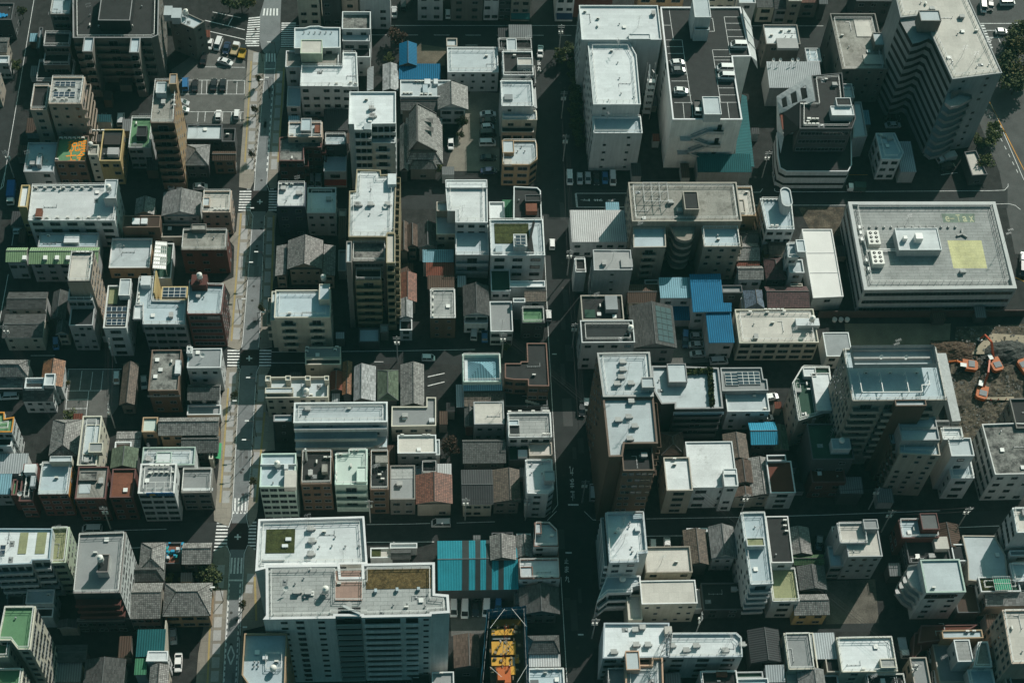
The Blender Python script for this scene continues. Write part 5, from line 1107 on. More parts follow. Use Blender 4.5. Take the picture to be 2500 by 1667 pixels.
b('pale blue roof house with bright orange side wall', -1600, (345,1402,655,1112),'U','r','F3m R3x', clad='Ro', rails=1, pent=[((452,1105,655,1056),2.6,'L','c')], ac=[(385,1145)], clut=.2, trim=wall('w'))
b('weathered concrete roof with a sunken dark stair court', 11.5, (682,1445,990,1152),'C','r','F3m R1s', pent=[((720,1275,890,1195),.8,'X','s')], box=[((715,1395,828,1312),.12,'L')], clut=.2)
b('rust red patchy flat roof with one skylight', 11.5, (1000,1432,1238,1172),'R','r','F2m', hatch=[(1145,1370)], clut=0)
g('dark green folded roof house beside the mint rimmed building', 7, (1003,1170,1265,985),'y',1.5,'sv','d','F1m'); b('small white framed roof court', 5, (1045,985,1198,925),'P','w','', par=.9, clut=.2)
b('white roof with a mint parapet and square light wells', 9.5, (1290,1140,1782,972),'L','w','F2m', pent=[((1420,1115,1565,1018),.8,'W','w')], trim=wall('m'), clut=.5)
b('white five storey office with ac rows and a blue sign board', -1650, (1257,1395,1612,1122),'G','w','F3w R1s', ac=[(1385,1152,4,48),(1380,1212,5,48),(1370,1222)], hatch=[(1342,1285)], clut=0, trim=mat('white_trim',(.62,.62,.60)), pw=.35)
R_ = of('white five storey office with ac rows and a blue sign board'); cen = R_.location; hh = FOOT[-1][2]; yf = FOOT[-1][1][0][1]-cen.y; a = P(1335,1395,hh).x-cen.x; z = P(1580,1395,hh).x-cen.x
q = MB(); q.box(a,yf-.35,hh-.9,z,yf-.12,hh+.5,0,True)
S_ = q.build('sign_board',[mat('sign_blue',(.008,.06,.15),fine=.05)],R_)
q = MB(); q.face([(a+.5,yf-.36,hh-.6),(a+2.2,yf-.36,hh-.6),(a+1.9,yf-.36,hh+.2),(a+.9,yf-.36,hh+.2)],0)
for i in range(7):
    for j in range(2): x = a+2.6+i*.53; q.box(x,yf-.37,hh-.55+j*.5,x+.34,yf-.351,hh-.25+j*.5,1,True)
q.build('sign_lettering',[mat('sign_ochre',(.35,.24,.05)),mat('sign_pale_blue',(.07,.20,.28))],S_)
q = MB()
for i in range(4): x = a+(z-a)*i/3; q.bar((x,yf-.2,hh+.5),(x,yf+2.2,hh+1.2),.12); q.bar((x,yf+2.2,hh-.4),(x,yf+2.2,hh+1.2),.12)
q.bar((a,yf+2.2,hh+1.2),(z,yf+2.2,hh+1.2),.12); q.build('sign_frame',[M_METAL()],R_)
t(0,2)
g('checkered tile garden court house', 3.5, (1050,985,1295,830),'x',.3,'tg','d','F0m')
g('long grey tiled house with ridge along the street', 6.5, (1440,872,2002,702),'x',1.5,'tg','t','F5m',ridge=.6); b('mint terrace end of the long tiled house', 6.5, (1292,835,1440,702),'M','t','F1m', clut=.4); g('second tiled roof tucked below the long tiled house', 5.5, (1648,1030,2002,872),'x',1.2,'td','d','F3m',ridge=.65)
b('grey flat roof with awning strip by the avenue kerb', 9, (1650,1390,1942,1168),'G','s','F2w', rails=0, clut=.3, box=[((1668,1375,1940,1345),.3,'W')]); b('little annex roofs behind the grey flat roof', 7, (1662,1200,1800,1145),'L','g','', clut=.6)
b('shop with a green awning by the avenue kerb', 5, (1905,1080,1955,850),'D','c','', clut=0)
R_ = of('shop with a green awning by the avenue kerb'); p0 = P(1955,1080,3); p1 = P(2005,935,3); q = MB(); xr = FOOT[-1][1][1][0]; q.face([(xr,p0.y,3.6),(xr+1.6,p0.y,2.7),(xr+1.6,p1.y,2.7),(xr,p1.y,3.6)]); q.build('awning',[mat('leaf_green_canvas',(.05,.30,.13))],R_,(-R_.location.x,-R_.location.y,0))
t(1,2)
b('cream block with grey roof and black upper slope', -292, (914,162,1240,63),'G','c','F4s', par=.4, ac=[(935,75),(930,110),(1205,70),(1190,95)], hatch=[(1028,140)], clut=0, ext=[((916,222,1238,168),7.4,'K','c','F3s',0)])
g('rust brown ribbed roof cottages behind the tanked cream block', 5.5, (1140,460,1255,290),'y',.9,'cr','d','F1m'); g('sunlit orange brown lean roof beside the rust cottages', 5.5, (1250,500,1345,200),'y',.8,'to','d','F1m')
shed('small rust and white shed roofs', 4, (1158,560,1230,488),'cl','d',.2)
b('cream office with turret parapets and a roof tank', -700, (556,525,1128,332),'L','c','F6x', par=1.1, tank=[(930,500)], ac=[(970,505)], clut=.3, pent=[((550,482,805,432),1.8,'L','c')], ext=[((552,372,600,325),11.2,'L','c','',0),((735,365,782,325),11.2,'L','c','',0),((915,365,962,325),11.2,'L','c','',0),((1090,365,1130,325),11.2,'L','c','',0)])
g('pale grey gable roof with a dotted snow guard', 6.5, (1355,558,1560,238),'y',1.5,'sl','d','',ridge=.35); g('moss green hipped gable house', 6.5, (1572,552,1765,272),'y',1.6,'sv','d','',hip=.5); g('grey tiled long house with silver sunny slope', 6.5, (1782,602,1998,222),'y',1.5,'tg','d','',ridge=.55)
b('long white school like building with stacked open galleries', -1010, (808,752,1665,562),'L','w','F4m', par=.8, clut=.5, name='gallery_building', cat='building', pw=.35)
R_ = D.objects['gallery_building']; cen = R_.location; hh = FOOT[-1][2]; yf = FOOT[-1][1][0][1]-cen.y; x0 = FOOT[-1][1][0][0]-cen.x; x1 = FOOT[-1][1][1][0]-cen.x
for k,(z,dp) in enumerate(((hh-2.2,1.3),(hh-4.6,2.6),(hh-7.4,3.4),(hh-10.0,3.6))):
    if z < .5: break
    q = MB(); xe = x1-.2 if k != 1 else x1-2.5
    q.box(x0+.1,yf-dp,z-.15,xe,yf-.01,z,1,True); q.box(x0+.1,yf-dp,z,xe,yf-dp+.15,z+1.1,0); q.build('gallery',[wall('w'),roofm('U')],R_)
q = MB(); 
for i in range(8):
    a,e = math.radians(-90+12*i*1.0), math.radians(-90+12*(i+1)); r=3.2
    for z in (hh-6,hh-9): q.face([(x1-3.4+r*math.cos(a),yf+r*math.sin(a)-.6,z),(x1-3.4+r*math.cos(e),yf+r*math.sin(e)-.6,z),(x1-3.4+r*math.cos(e),yf+r*math.sin(e)-.6,z+1.2),(x1-3.4+r*math.cos(a),yf+r*math.sin(a)-.6,z+1.2)]); q.face([(x1-3.4+r*math.cos(e),yf+r*math.sin(e)-.6,z),(x1-3.4+r*math.cos(a),yf+r*math.sin(a)-.6,z),(x1-3.4+r*math.cos(a),yf+r*math.sin(a)-.6,z+1.2),(x1-3.4+r*math.cos(e),yf+r*math.sin(e)-.6,z+1.2)])
q.build('curved_stair',[wall('w')],R_)
t(1,2)
b('black fronted block at the end of the gallery building', 10.5, (627,740,792,682),'U','k','F1s', par=.5, clut=0, trim=mat('grey_trim',(.3,.3,.3)))
b('grey blue office roof with a tiled edge and white vent box', 7.5, ((1702,785),(2107,778),(2107,522),(2022,520),(2022,605),(1705,605)),'G','c','F3m', clut=.3, box=[((2045,745,2092,710),.9,'W')])
b('beige deck roofed block between the gallery and the grey apartment', 7.5, (1758,1030,2107,862),'P' if 0 else 'E','w','F3x', ac=[(1800,872),(2000,872,2,40)], hatch=[(1952,1000)], clut=0, ext=[((2107,1045,2140,905),7.2,'L','w','',0)])
b('teal and white tiled apartment with a dividing roof wall', -1650, (500,1335,832,1030),'U','m','F4w', tank=[(665,1160)], clut=.2, box=[((722,1172,760,1130),1.2,'W'),((505,1135,835,1125),.9,'W'),((722,1340,835,1185),2.0,'E')])
b('dark brown roof with flue pipe and stacked crates', 13.5, (875,1310,1163,1005),'K' if 0 else 'D','b','F3m', rails=1, clut=.8, ac=[(1100,1075,2,40),(1085,1150)], box=[((1065,1200,1118,1130),1.5,'C')])
R_ = of('dark brown roof with flue pipe and stacked crates'); p = P(930,1095,13); q = MB(); q.cyl(0,0,12.9,18.5,.22,10); q.build('flue_pipe',[M_METAL()],R_,(p.x-R_.location.x,p.y-R_.location.y,0))
t(1,2)
b('mint white roof terrace with a pale corner hut', 14, ((1185,1315),(1480,1315),(1482,992),(1312,995),(1310,1032),(1190,1035)),'M','m','F1B', ac=[(1240,1048),(1335,1012),(1388,1012),(1200,1215,2,0,50)], pent=[((1385,1290,1477,1150),1.6,'M','m')], clut=.2)
b('narrow dark roof littered with planks and a metal box', 12.5, (1505,1362,1677,1005),'K','b','F1w', rails=1, clut=1.6, box=[((1555,1115,1668,1050),2.0,'C')])
b('flat two tone grey roofed house', 8, (1690,1450,1915,1140),'G','s','F2m', clut=.1, box=[((1694,1262,1912,1145),.08,'J')])
# ---- third tile
t(2,2)
b('teal walled house whose pyramid glass roof sits inside a high parapet', 8.5, (487,380,825,126),'U','m','', par=1.6, clut=0, box=[((505,375,528,182),1.2,'W')])
R_ = of('teal walled house whose pyramid glass roof sits inside a high parapet'); cen=R_.location; q = MB(); pr = rect((530,370,790,190),7.2); ap = P(650,200,10)
pr = [(v[0]-cen.x,v[1]-cen.y,7.0) for v in pr]; ap = ((pr[0][0]+pr[1][0])/2-.3,(pr[0][1]+pr[2][1])/2+.8,9.4)
for i in range(4): q.face([pr[i],pr[(i+1)%4],ap],0,[(0,0),(6,0),(3,4)])
q.build('pyramid_roof',[roofm('cs')],R_)
t(2,2); shed('blue ribbed strip roof below the teal walls', 6.5, (490,462,842,382),'cs','d',.8,'house','house'); g('brown tiled eave below the blue ribbed strip', 5.5, (498,605,860,470),'x',.5,'tb','d','F2m',ridge=.95); shed('narrow white lean to roof in the alley', 4, (427,612,492,408),'cw','d',.2)
b('brown rimmed L shaped roof by the second avenue', 10.5, ((1082,415),(1272,418),(1248,28),(1068,28),(1075,195),(1015,195),(1010,212),(870,212),(870,345),(950,358),(1080,360)),'D','b','F2w', clut=.2, par=.4, trim=mat('brown_trim',(.20,.115,.09)))
b('low garden terrace with curved stairs below the L shaped roof', 4, (870,600,1250,450),'D','d','', clut=.3)
q = MB(); p = P(1150,560,4)
for i in range(7): q.box(-2.6+i*.7,-.2-i*.16,3.9-.3*i*.5,-1.9+i*.7,.5-i*.16,4.1-.3*i*.5,0,True)
R_ = of('low garden terrace with curved stairs below the L shaped roof'); q.build('stair',[wall('c')],R_,(p.x-R_.location.x,p.y-R_.location.y,0))
t(2,2)
b('house with smooth beige flat roof and teal grey front', 8, (590,765,855,560),'E','g','F3x', par=.25, clut=.2, ant=[(825,640)])
g('red edged lower roof beside the beige flat roof', 5, (500,790,590,585),'y',.6,'td','r','')
b('grey deck roof with white units along both edges', 9.5, (900,885,1285,658),'J','w','F4m', ac=[(910,660),(1005,655),(1125,655),(1225,655,2,34),(1225,862,2,38)], rails=1, clut=0, pent=[((905,775,995,725),.6,'U','w')], box=[((905,885,1000,780),.1,'K')])
g('large dark tiled roof lying in shade behind the flat roofs', 6.5, (485,1125,870,905),'x',1.4,'td','d','F2m',ridge=.8)
b('beige ribbed roof hut by the second avenue', 7.5, (1092,1052,1295,932),'cw' if 0 else 'E','e','F1m', clut=.4); b('low green terrace with a white box', 5, (905,1092,1085,942),'N','d','', clut=0, box=[((990,1062,1072,998),1.6,'W')])
b('white terrace roof with pale stair hut by the second avenue', 12.5, ((1070,1395),(1262,1398),(1315,1355),(1300,1090),(1055,1090)),'W','w','F1m', rails=1, pent=[((1232,1280,1318,1190),2.2,'L','g')], vent=[(1110,1135),(1205,1135),(1110,1215),(1205,1220)], ac=[(1265,1100)], clut=0)
g('dark ribbed roof house with ridge along the lane', 7, (475,1500,755,1178),'x',1.3,'cd','c','F3m'); g('dark tiled house with a stepped tiled porch', 6.8, (755,1480,1000,1180),'y',1.2,'tb','s','F2m',ridge=.62)
g('orange tiled gable house near the white sheet shed', 7, (55,1495,388,1225),'y',1.5,'tr','e','F2m'); shed('white ribbed shed roof above the orange tiles', 6, (250,1242,382,1132),'cw','e',.4); b('cluttered plant deck above the orange tiles', 5.5, (108,1225,250,1105),'D','d','', rails=1, clut=2)
b('white roofed car port under the plant deck', 3.5, (55,1250,110,1150),'U','g','', clut=0)
# ---- fourth tile
t(3,2)
b('tall brown tiled tower with long pale grey roof and stair curves', -1640, ((-50,1062),(75,1058),(92,942),(396,940),(356,522),(-105,526)),'L','b','R4B', name='apartment_tower', duct=[(150,570),(30,740),(125,710),(180,795),(135,910)], clut=0, ant=[(120,830)], fl=11, pw=.4)
b('planted terrace in front of the tall brown tower', 30, (82,1188,342,962),'D','b','F5x R2m', clut=.4, rails=0, par=.9, fl=10)
b('matching pale grey roof at the head of the brown tower', 32.4, ((-102,515),(358,512),(322,108),(-157,115)),'L','b','L5s', duct=[(70,210),(70,280),(55,350),(145,405),(20,410)], mast=[(105,370)], pent=[((255,430,358,338),2.4,'L','g')], clut=0, pw=.4, trim=M_CONC())
b('dark banded office with planted hedge along its roof', -850, ((430,580),(552,575),(552,625),(992,620),(950,252),(640,240),(635,380),(500,380),(485,235),(340,235),(345,330),(365,470)),'L','d','F0B', pent=[((498,382,648,214),2.4,'L','g')], clut=.3, par=.7, pw=.35, trim=mat('grey_trim',(.3,.3,.3)))
R_ = of('dark banded office with planted hedge along its roof'); cen = R_.location; hh = FOOT[-1][2]
q = MB(); rnd = random.Random(5)
def hedge(x0,y0,x1,y1,n,w):
    for i in range(n):
        k = rnd.random(); p = P(x0+(x1-x0)*k+rnd.uniform(-w,w), y0+(y1-y0)*k+rnd.uniform(-w,w), hh-.5)
        d1 = Vector((rnd.uniform(-1,1),rnd.uniform(-1,1),rnd.uniform(-1,1))).normalized()*.28; d2 = d1.cross(Vector((rnd.uniform(-1,1),rnd.uniform(-1,1),rnd.uniform(-1,1)))).normalized()*.28; c0 = Vector((p.x-cen.x,p.y-cen.y,hh-.5+rnd.uniform(0,.9)))
        q.face([c0-d1-d2,c0+d1-d2,c0+d1+d2,c0-d1+d2])
hedge(650,300,880,285,500,18); hedge(870,290,890,600,500,20)
q.build('roof_hedge',[mat('hedge_leaf',(.05,.065,.02),fine=.4,rough=1)],R_)
q = MB(); a = P(535,680,hh-2.4); z = P(998,672,hh-2.4); yf = min(v[1] for v in FOOT[-1][1]); q.face([(a.x,a.y,hh-2.6),(z.x,a.y,hh-2.6),(z.x,yf,hh-1.6),(a.x,yf,hh-1.6)]); q.build('awning',[roofm('U')],R_,(-cen.x,-cen.y,0))
t(3,2)
b('grey roof with two white framed solar arrays', 10.5, ((985,462),(1402,455),(1390,358),(1358,355),(1340,250),(968,252)),'G','g','R1s', sol=[(1015,418,1118,302),(1125,410,1318,293)], clut=.1)
b('light grey flat roof below the solar arrays', 9, (1032,650,1388,446),'L','w','F3x L2s', clut=.1, ac=[(1370,632)], hatch=[(1308,472)])
g('bright blue ribbed gable roof', 6.8, (1245,955,1465,745),'x',1.1,'cB','d','F2m',ridge=.52); g('green grey slate wing of the blue roofed house', 5, (1455,1005,1560,775),'y',.8,'sv','d','')
g('dark hipped house below the tall brown tower', 6.5, (425,1052,622,832),'y',1.8,'sb','d','F1m',hip=.8)
b('white roof freckled with black stains', -1530, (692,1342,1072,922),'S','w','F2w', pent=[((1010,1308,1112,1170),2.0,'W','w')], clut=0, par=.35, ext=[((1005,1330,1115,1215),13.0,'W','w','F1m',0)])
b('small white flat roof beside the freckled roof', 12, (478,1370,682,1066),'W','e','F1w L2s', ac=[(545,1088)], clut=.1, par=.6)
g('dark tiled gable lane house behind the freckled roof', 6.5, (1010,1090,1200,855),'y',1.2,'tb','d','',ridge=.55); g('orange brown slate house with brown porch roof', 6.5, (1080,1310,1270,1100),'y',1.2,'sb','e','F1m',ridge=.5); g('small brown slate house at the lane end', 6.2, (1092,1432,1282,1345),'y',1.2,'sb','e','F1m')
g('pale speckled tiled house between brown roofs', 6.5, (1245,1420,1412,1075),'y',1.1,'tl','e','F1m',ridge=.55); b('maroon ribbed roof with white parapet walls', 8.5, (1425,1392,1610,1100),'cr','w','F1w L2s', par=.35, clut=0, ext=[((1395,1100,1560,1045),9.2,'D','w','',0)])
b('white house with deep green framed terraces', 13, ((1678,735),(1980,640),(1998,520),(1960,245),(1712,240),(1622,390)),'N','e','L3s F2m', clut=.8, rails=1, pent=[((1850,640,1960,300),1.6,'W','w'),((1730,330,1830,250),1.6,'W','w')], trim=mat('white_trim',(.62,.62,.60)), ext=[((1690,720,1785,400),11.5,'N','w','',1)])
# ---- fifth tile
t(4,2)
b('small white ribbed roofs behind the tan tower', 6, (68,147,266,-70),'cl','w','F2m', par=.2, clut=0)
b('tan tiled apartment tower with framed roof terrace', 31, (300,552,1062,75),'U','e','L9v F0m', clut=0, name='apartment_tower', ext=[((700,598,968,540),31.6,'L','b','',0)], fl=10)
R_ = of('tan tiled apartment tower with framed roof terrace'); cen = R_.location; c2 = (cen.x,cen.y); t(4,2)
up = outline((312,250,1035,72), 34.0); flat_block(R_, c2, up, 35.4, 34.0, 'l','L', M_CONC(), .9,.4,('hut_wall','roof_hut','hut_parapet'))
a = rect((312,170,1010,165),33.6); q = MB(); q.box(a[0][0]-cen.x,a[0][1]-cen.y-.15,33.1,a[1][0]-cen.x,a[0][1]-cen.y+.25,33.9); q.build('roof_beam',[M_CONC()],R_)
for x,y in ((545,175),(770,178)): p = P(x,y,33.2); eq('dish',R_,c2,p.x,p.y,33.2)
p = P(650,160,33.2); eq('mast',R_,c2,p.x,p.y,33.2)
q = MB()
for x0,y0,x1,y1 in ((358,290,392,475),(552,290,585,472),(785,290,820,470),(985,290,1008,408),(392,475,940,472),(1008,408,935,408),(935,408,942,470)):
    a = P(x0,y0,32.2); z = P(x1,y1,32.2); q.bar((a.x-cen.x,a.y-cen.y,32.2),(z.x-cen.x,z.y-cen.y,32.2),.18)
    for k in (0,.33,.66,1): v = Vector((a.x-cen.x,a.y-cen.y,32.2)).lerp(Vector((z.x-cen.x,z.y-cen.y,32.2)),k); q.bar((v.x,v.y,30.45),v,.1)
q.build('terrace_frame',[M_METAL()],R_)
for x in (425,645,885): p = P(x,305,30.5); eq('ac',R_,c2,p.x,p.y,30.5)
pf = FOOT[-2][1]; w = pf[1][0]-pf[0][0]; yf = pf[0][1]-cen.y; x0 = pf[0][0]-cen.x
for k in range(8):
    z = 27-2.95*k
    for i in range(3):
        if i == 1:
            q = MB(); xa = x0+w*.36; q.box(xa,yf-1.8,z,xa+3.2,yf-1.65,z+1.1); q.box(xa+3.05,yf-1.65,z,xa+3.2,yf+.0,z+1.1); q.box(xa,yf-1.8,z-.15,xa+3.2,yf-.01,z,0,True); q.build('balcony',[wall('e')],R_)
        else: put('balcony', balcony_mesh(w*.28,1.3,'e'), R_, (x0+w*(.17 if i==0 else .74),yf,z), 0)
        put('window', window_mesh(min(2.6,w*.2),2.0), R_, (x0+w*(.17,.43,.74)[i],yf,z+.06), 0)
b('second tan tower with round lit stair lamps and twin roof tanks', -1400, ((735,1030),(1105,1050),(1048,720),(725,720)),'U','e','F3x R6s', name='apartment_tower', clut=.2, fl=8, ext=[((755,912,1058,700),23.4,'L','g','',0),((650,950,735,740),18.5,'U','b','',0)])
R_ = of('second tan tower with round lit stair lamps and twin roof tanks'); cen=R_.location; up = outline((758,912,1055,700),23.3)
q = MB(); ym=(up[0][1]+up[2][1])/2-cen.y; q.box(up[0][0]-cen.x+.3,ym-.3,22.9,up[1][0]-cen.x-.3,ym+.3,23.5); q.build('roof_beam',[M_CONC()],R_)
pf = [f for f in FOOT if f[0].startswith('second tan tower') and '#' not in f[0]][0]; pl = pf[1]; i0 = min(range(len(pl)), key=lambda i: pl[i][0]+pl[i][1]); A0 = Vector(pl[i0]); B0 = Vector(pl[i0-1])
for k in range(7):
    z = pf[2]-3.4-2.95*k
    if z < 1: break
    for j in range(4):
        a = A0.lerp(B0,(j+.15)/4); e = A0.lerp(B0,(j+.8)/4); q = MB(); q.box(-1.2,a.y-cen.y,z,-1.05,e.y-cen.y,z+1.1); q.box(-1.2,a.y-cen.y,z-.12,0,e.y-cen.y,z,0,True); q.build('balcony',[wall('b')],R_,(a.x-cen.x,0,0))
t(4,2)
b('white slim house with roof hall and netted terrace', -1445, (1205,1257,1380,1092),'U','w','F1w L2s', rails=1, clut=.1, ext=[((1207,1055,1380,890),17,'L','w','F1m',0),((1130,905,1292,798),17,'W','w','L3s',1)])
R_ = b('old office with cracked grey roof and gridded pale walls', -1460, ((1605,1222),(2005,1215),(1950,760),(1782,755),(1485,765)),'X','l','F3m L5w', clut=.3, hatch=[(1665,1005)], trim=mat('white_trim',(.62,.62,.60)))
b('dark blue grey block at the site edge', 14, (1800,800,2000,530),'D','s','L2w', clut=.2)
b('dark green roof deck with a white tank hut', 13.5, (-60,1085,265,758),'N','d','F2m', clut=.3, pent=[((125,990,275,895),2.8,'L','w')])
R_ = of('dark green roof deck with a white tank hut'); p = P(200,930,16); eq('ball',R_,(R_.location.x,R_.location.y),p.x,p.y,15.6)
b('orange red fronted lower block in deep shade', 8, (-60,1295,215,1110),'cr','r','F2m', clut=.5); shed('grey ribbed small roof beside the red block', 6, (190,1400,380,1255),'cg','d',.5,'house','house')
g('grey slate hut at the foot of the tan tower', 4.5, (1045,790,1178,728),'x',.7,'sg','d','')
q = MB(); pl = W(4,2,[(1025,172),(1130,172),(1265,785),(1185,790),(1060,230),(1028,230)]); pl = ccw([(v.x,v.y) for v in pl]); q.prism(pl,0,2.8); o = q.build('boundary_wall',[wall('w')]); tag(o,'white hoarding wall around the excavation','wall')
# ================= fourth row of tiles
t(0,3)
b('long white apartment roof with moss beds and stacked grey balconies', -820, ((-80,492),(285,478),(292,445),(452,440),(478,160),(-80,158)),'W','w','F5B', clut=.4, par=.5, gar=[(160,392,262,198,'O'),(318,390,430,196,'O')], sol=[(-60,405,60,312)], ant=[(110,315),(20,450)], trim=mat('blue_trim',(.30,.38,.42)))
b('olive deck strip on a pale green walled block', 17, ((458,472),(598,468),(634,145),(472,150)),'O','v','R5s F4p', clut=1, rails=1, par=.8)
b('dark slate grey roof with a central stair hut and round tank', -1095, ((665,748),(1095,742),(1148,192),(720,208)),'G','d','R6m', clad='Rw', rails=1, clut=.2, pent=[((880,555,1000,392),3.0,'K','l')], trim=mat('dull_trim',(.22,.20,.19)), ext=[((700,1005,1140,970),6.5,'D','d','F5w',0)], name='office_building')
R_ = of('dark slate grey roof with a central stair hut and round tank'); cen=R_.location; hh=[f for f in FOOT if f[0].startswith('dark slate grey roof') and '#' not in f[0]][0]; p = P(925,460,hh[2]+2.4); eq('tank',R_,cen,p.x,p.y,hh[2]+2.3)
yf = hh[1][0][1]-cen.y; w = hh[1][1][0]-hh[1][0][0]; x0=hh[1][0][0]-cen.x
for z,rk in ((hh[2]-3.2,'d'),(hh[2]-6.2,'d'),(hh[2]-9.2,'d')): q = MB(); q.box(x0+.2,yf-2.0,z-.2,x0+w-.2,yf-.01,z,0,True); q.box(x0+.2,yf-2.0,z,x0+w-.2,yf-1.85,z+1.0); q.build('balcony',[wall('r')],R_)
t(0,3)
g('grey tiled hip roof with a valley turning to the street', 6.5, (1262,545,1518,285),'y',1.8,'tg','d','F1m',hip=.8); g('tiled hip wing below the valley roof', 6, (1160,648,1512,480),'x',1.6,'td','d','F2m',hip=.8)
g('tiled roof end catching sun next to the laundry court', 6.5, (1655,488,1935,288),'x',1.4,'tl' if 0 else 'tg','d','F2m',ridge=.62); b('court roof full of blue and white crates', 5, (1508,478,1655,285),'R','d','', clut=1.5)
g('broad mottled tiled house with a straight ridge', 7, (1150,985,1490,652),'x',2.2,'tg','e','F4m',ridge=.62); g('silver tiled hip house turning to the avenue', 7.2, (1478,962,1940,652),'x',2.2,'tl' if 0 else 'tg','t','F3w',hip=.75,ridge=.62)
R_ = b('green roofed cream tower with caged roof and rows of side windows', 31, ((165,1258),(275,1258),(325,868),(42,870),(-20,1175),(102,1175)),'V','c','R11v F2p', rails=1, clut=.2, name='apartment_tower')
b('green beamed lower step of the cream tower', 29, (-80,1330,95,1178),'V','c','R1s', par=1.0, clut=0); b('second green roof wing of the cream tower', 26.5, (-60,1640,212,1432),'V','c','R4v', rails=1, clut=.3)
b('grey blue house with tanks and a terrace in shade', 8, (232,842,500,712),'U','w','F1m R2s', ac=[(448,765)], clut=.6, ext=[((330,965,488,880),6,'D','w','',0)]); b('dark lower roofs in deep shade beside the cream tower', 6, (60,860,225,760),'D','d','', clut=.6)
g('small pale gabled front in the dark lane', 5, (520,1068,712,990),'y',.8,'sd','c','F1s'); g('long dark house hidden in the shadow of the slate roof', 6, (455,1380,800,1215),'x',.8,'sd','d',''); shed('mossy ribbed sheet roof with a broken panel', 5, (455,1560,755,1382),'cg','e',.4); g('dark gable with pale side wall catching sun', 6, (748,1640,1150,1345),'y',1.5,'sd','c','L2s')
b('low cream yard building by the dark lane', 4, (748,1620,865,1560),'E','c','', clut=0)
shed('teal ribbed roof with red edges by the car park', 8, (1237,1328,1515,1082),'ct','r',.5,'house','house'); shed('second green ribbed roof stepping down', 7.5, (1222,1492,1345,1345),'cn','g',.3,'house','house'); b('white flat roof piece between green and grey roofs', 9, ((1332,1365),(1525,1365),(1530,1275),(1350,1275)),'W','w','R1s', clut=0, par=.2); g('silver tiled corner roof under the white roof piece', 8, (1350,1640,1545,1400),'y',1.2,'tg','c','R2s')
q = MB(); a = P(1555,1120,0); z = P(1545,1580,0); q.box(-.12,z.y-a.y,0,.12,0,8.0); o = q.build('party_wall',[wall('c')],None,(a.x,a.y,0)); tag(o,'tall cream party wall beside the small car park','wall')
# ---- second tile
t(1,3)
b('white upper roof with a square moss bed and rows of vents', 34, ((462,545),(555,520),(558,490),(1482,480),(1452,48),(490,75)),'W','x','L3s F2m', clut=.2, par=.9, pw=.4, gar=[(552,385,825,165,'T')], rails=2, vent=[(1190,240),(1045,330),(1160,322),(1282,326),(1405,322)], duct=[(965,170),(975,280),(965,400)], mast=[(955,180)], box=[((530,445,728,418),.5,'W'),((735,268,788,238),.5,'W'),((702,328,758,300),.5,'W')], fl=11, name='apartment_tower')
RB = ((533,985),(1188,975),(1190,955),(1430,955),(1430,968),(2062,955),(2068,935),(2232,925),(2222,762),(2098,752),(2095,468),(1430,480),(1432,600),(1240,602),(1228,485),(556,495),(560,950))
R_ = b('large pale tower with jointed roof sheets, sedum bed and open corridors', 36, RB,'J','x','F0m', clut=.5, par=.45, pw=.5, gar=[(1470,712,2060,525,'Y')], name='apartment_tower', tank=[(1105,745)], dish=[(740,720)], duct=[(945,750),(840,745)], vent=[(965,530),(905,615),(825,665),(910,795),(1720,860),(1845,850),(2010,870)], box=[((1545,735,1570,705),.8,'U'),((1740,725,1765,695),.8,'U'),((1935,715,1962,690),.8,'U')])
cen = R_.location; yf = FOOT[-1][1]; HB = 36; fh = 3.02
ff = [P(x,y,HB) for x,y in ((533,985),(1188,975),(1430,968),(1867+195,955),(2232,928))]; X = [v.x-cen.x for v in ff]; Yf = [v.y-cen.y for v in ff]
for k in range(11):
    z = HB-3.3-fh*k
    for fx in (.28,.51,.80): put('window', window_mesh(1.3,.8,'d'), R_, (X[0]+(X[1]-X[0])*fx, Yf[0]+(Yf[1]-Yf[0])*fx-.01, z+.9), math.atan2(Yf[1]-Yf[0],X[1]-X[0]))
    for (i,j,u,v,dk) in ((1,2,.02,.98,0),(2,3,.04,.56,1),(2,3,.63,.82,1)):
        xa = X[i]+(X[j]-X[i])*u; xe = X[i]+(X[j]-X[i])*v; ya = min(Yf[i],Yf[j])-.0; q = MB()
        q.box(xa,ya-.9,z-.16,xe,ya-.005,z,0,True); q.box(xa,ya-.9,z,xe,ya-.75,z+(1.15 if dk else 1.6),1 if not dk else 0)
        q.build('balcony',[wall('x'),mat('dark_teal_panel',(.22,.27,.26),rough=.4)],R_)
        q = MB(); q.face([(xa+.1,ya-.03,z),(xe-.1,ya-.03,z),(xe-.1,ya-.03,z+2.5),(xa+.1,ya-.03,z+2.5)]); q.build('corridor_shade',[M_DARK()],R_)  # flat dark sheet paints in the shade of the open corridor
    if k < 11: put('window', window_mesh(1.0,.6,'d'), R_, (X[2]+(X[3]-X[2])*.93, Yf[3]-.01, z+1.2), 0)
q = MB(); dkz = HB-3.4; pl = [P(x,y,dkz) for x,y in ((1195,870),(1440,870),(1440,600),(1195,605))]; q.prism([(v.x-cen.x,v.y-cen.y) for v in pl],dkz+3.1,dkz+3.2); 
q.build('sunken_deck',[roofm('P')],R_); pl2 = ccw([(v.x,v.y) for v in pl]); rail(R_,pl2,(cen.x,cen.y),HB-.2)
t(1,3)
q = MB(); a = P(1215,950,HB-.4); z = P(1420,875,HB-.4); q.box(a.x-cen.x,a.y-cen.y,HB-.44,z.x-cen.x,z.y-cen.y,HB-.40); q.build('stair_well_shade',[M_DARK()],R_)  # thin dark plate on the deck, painted shade of the stair shaft
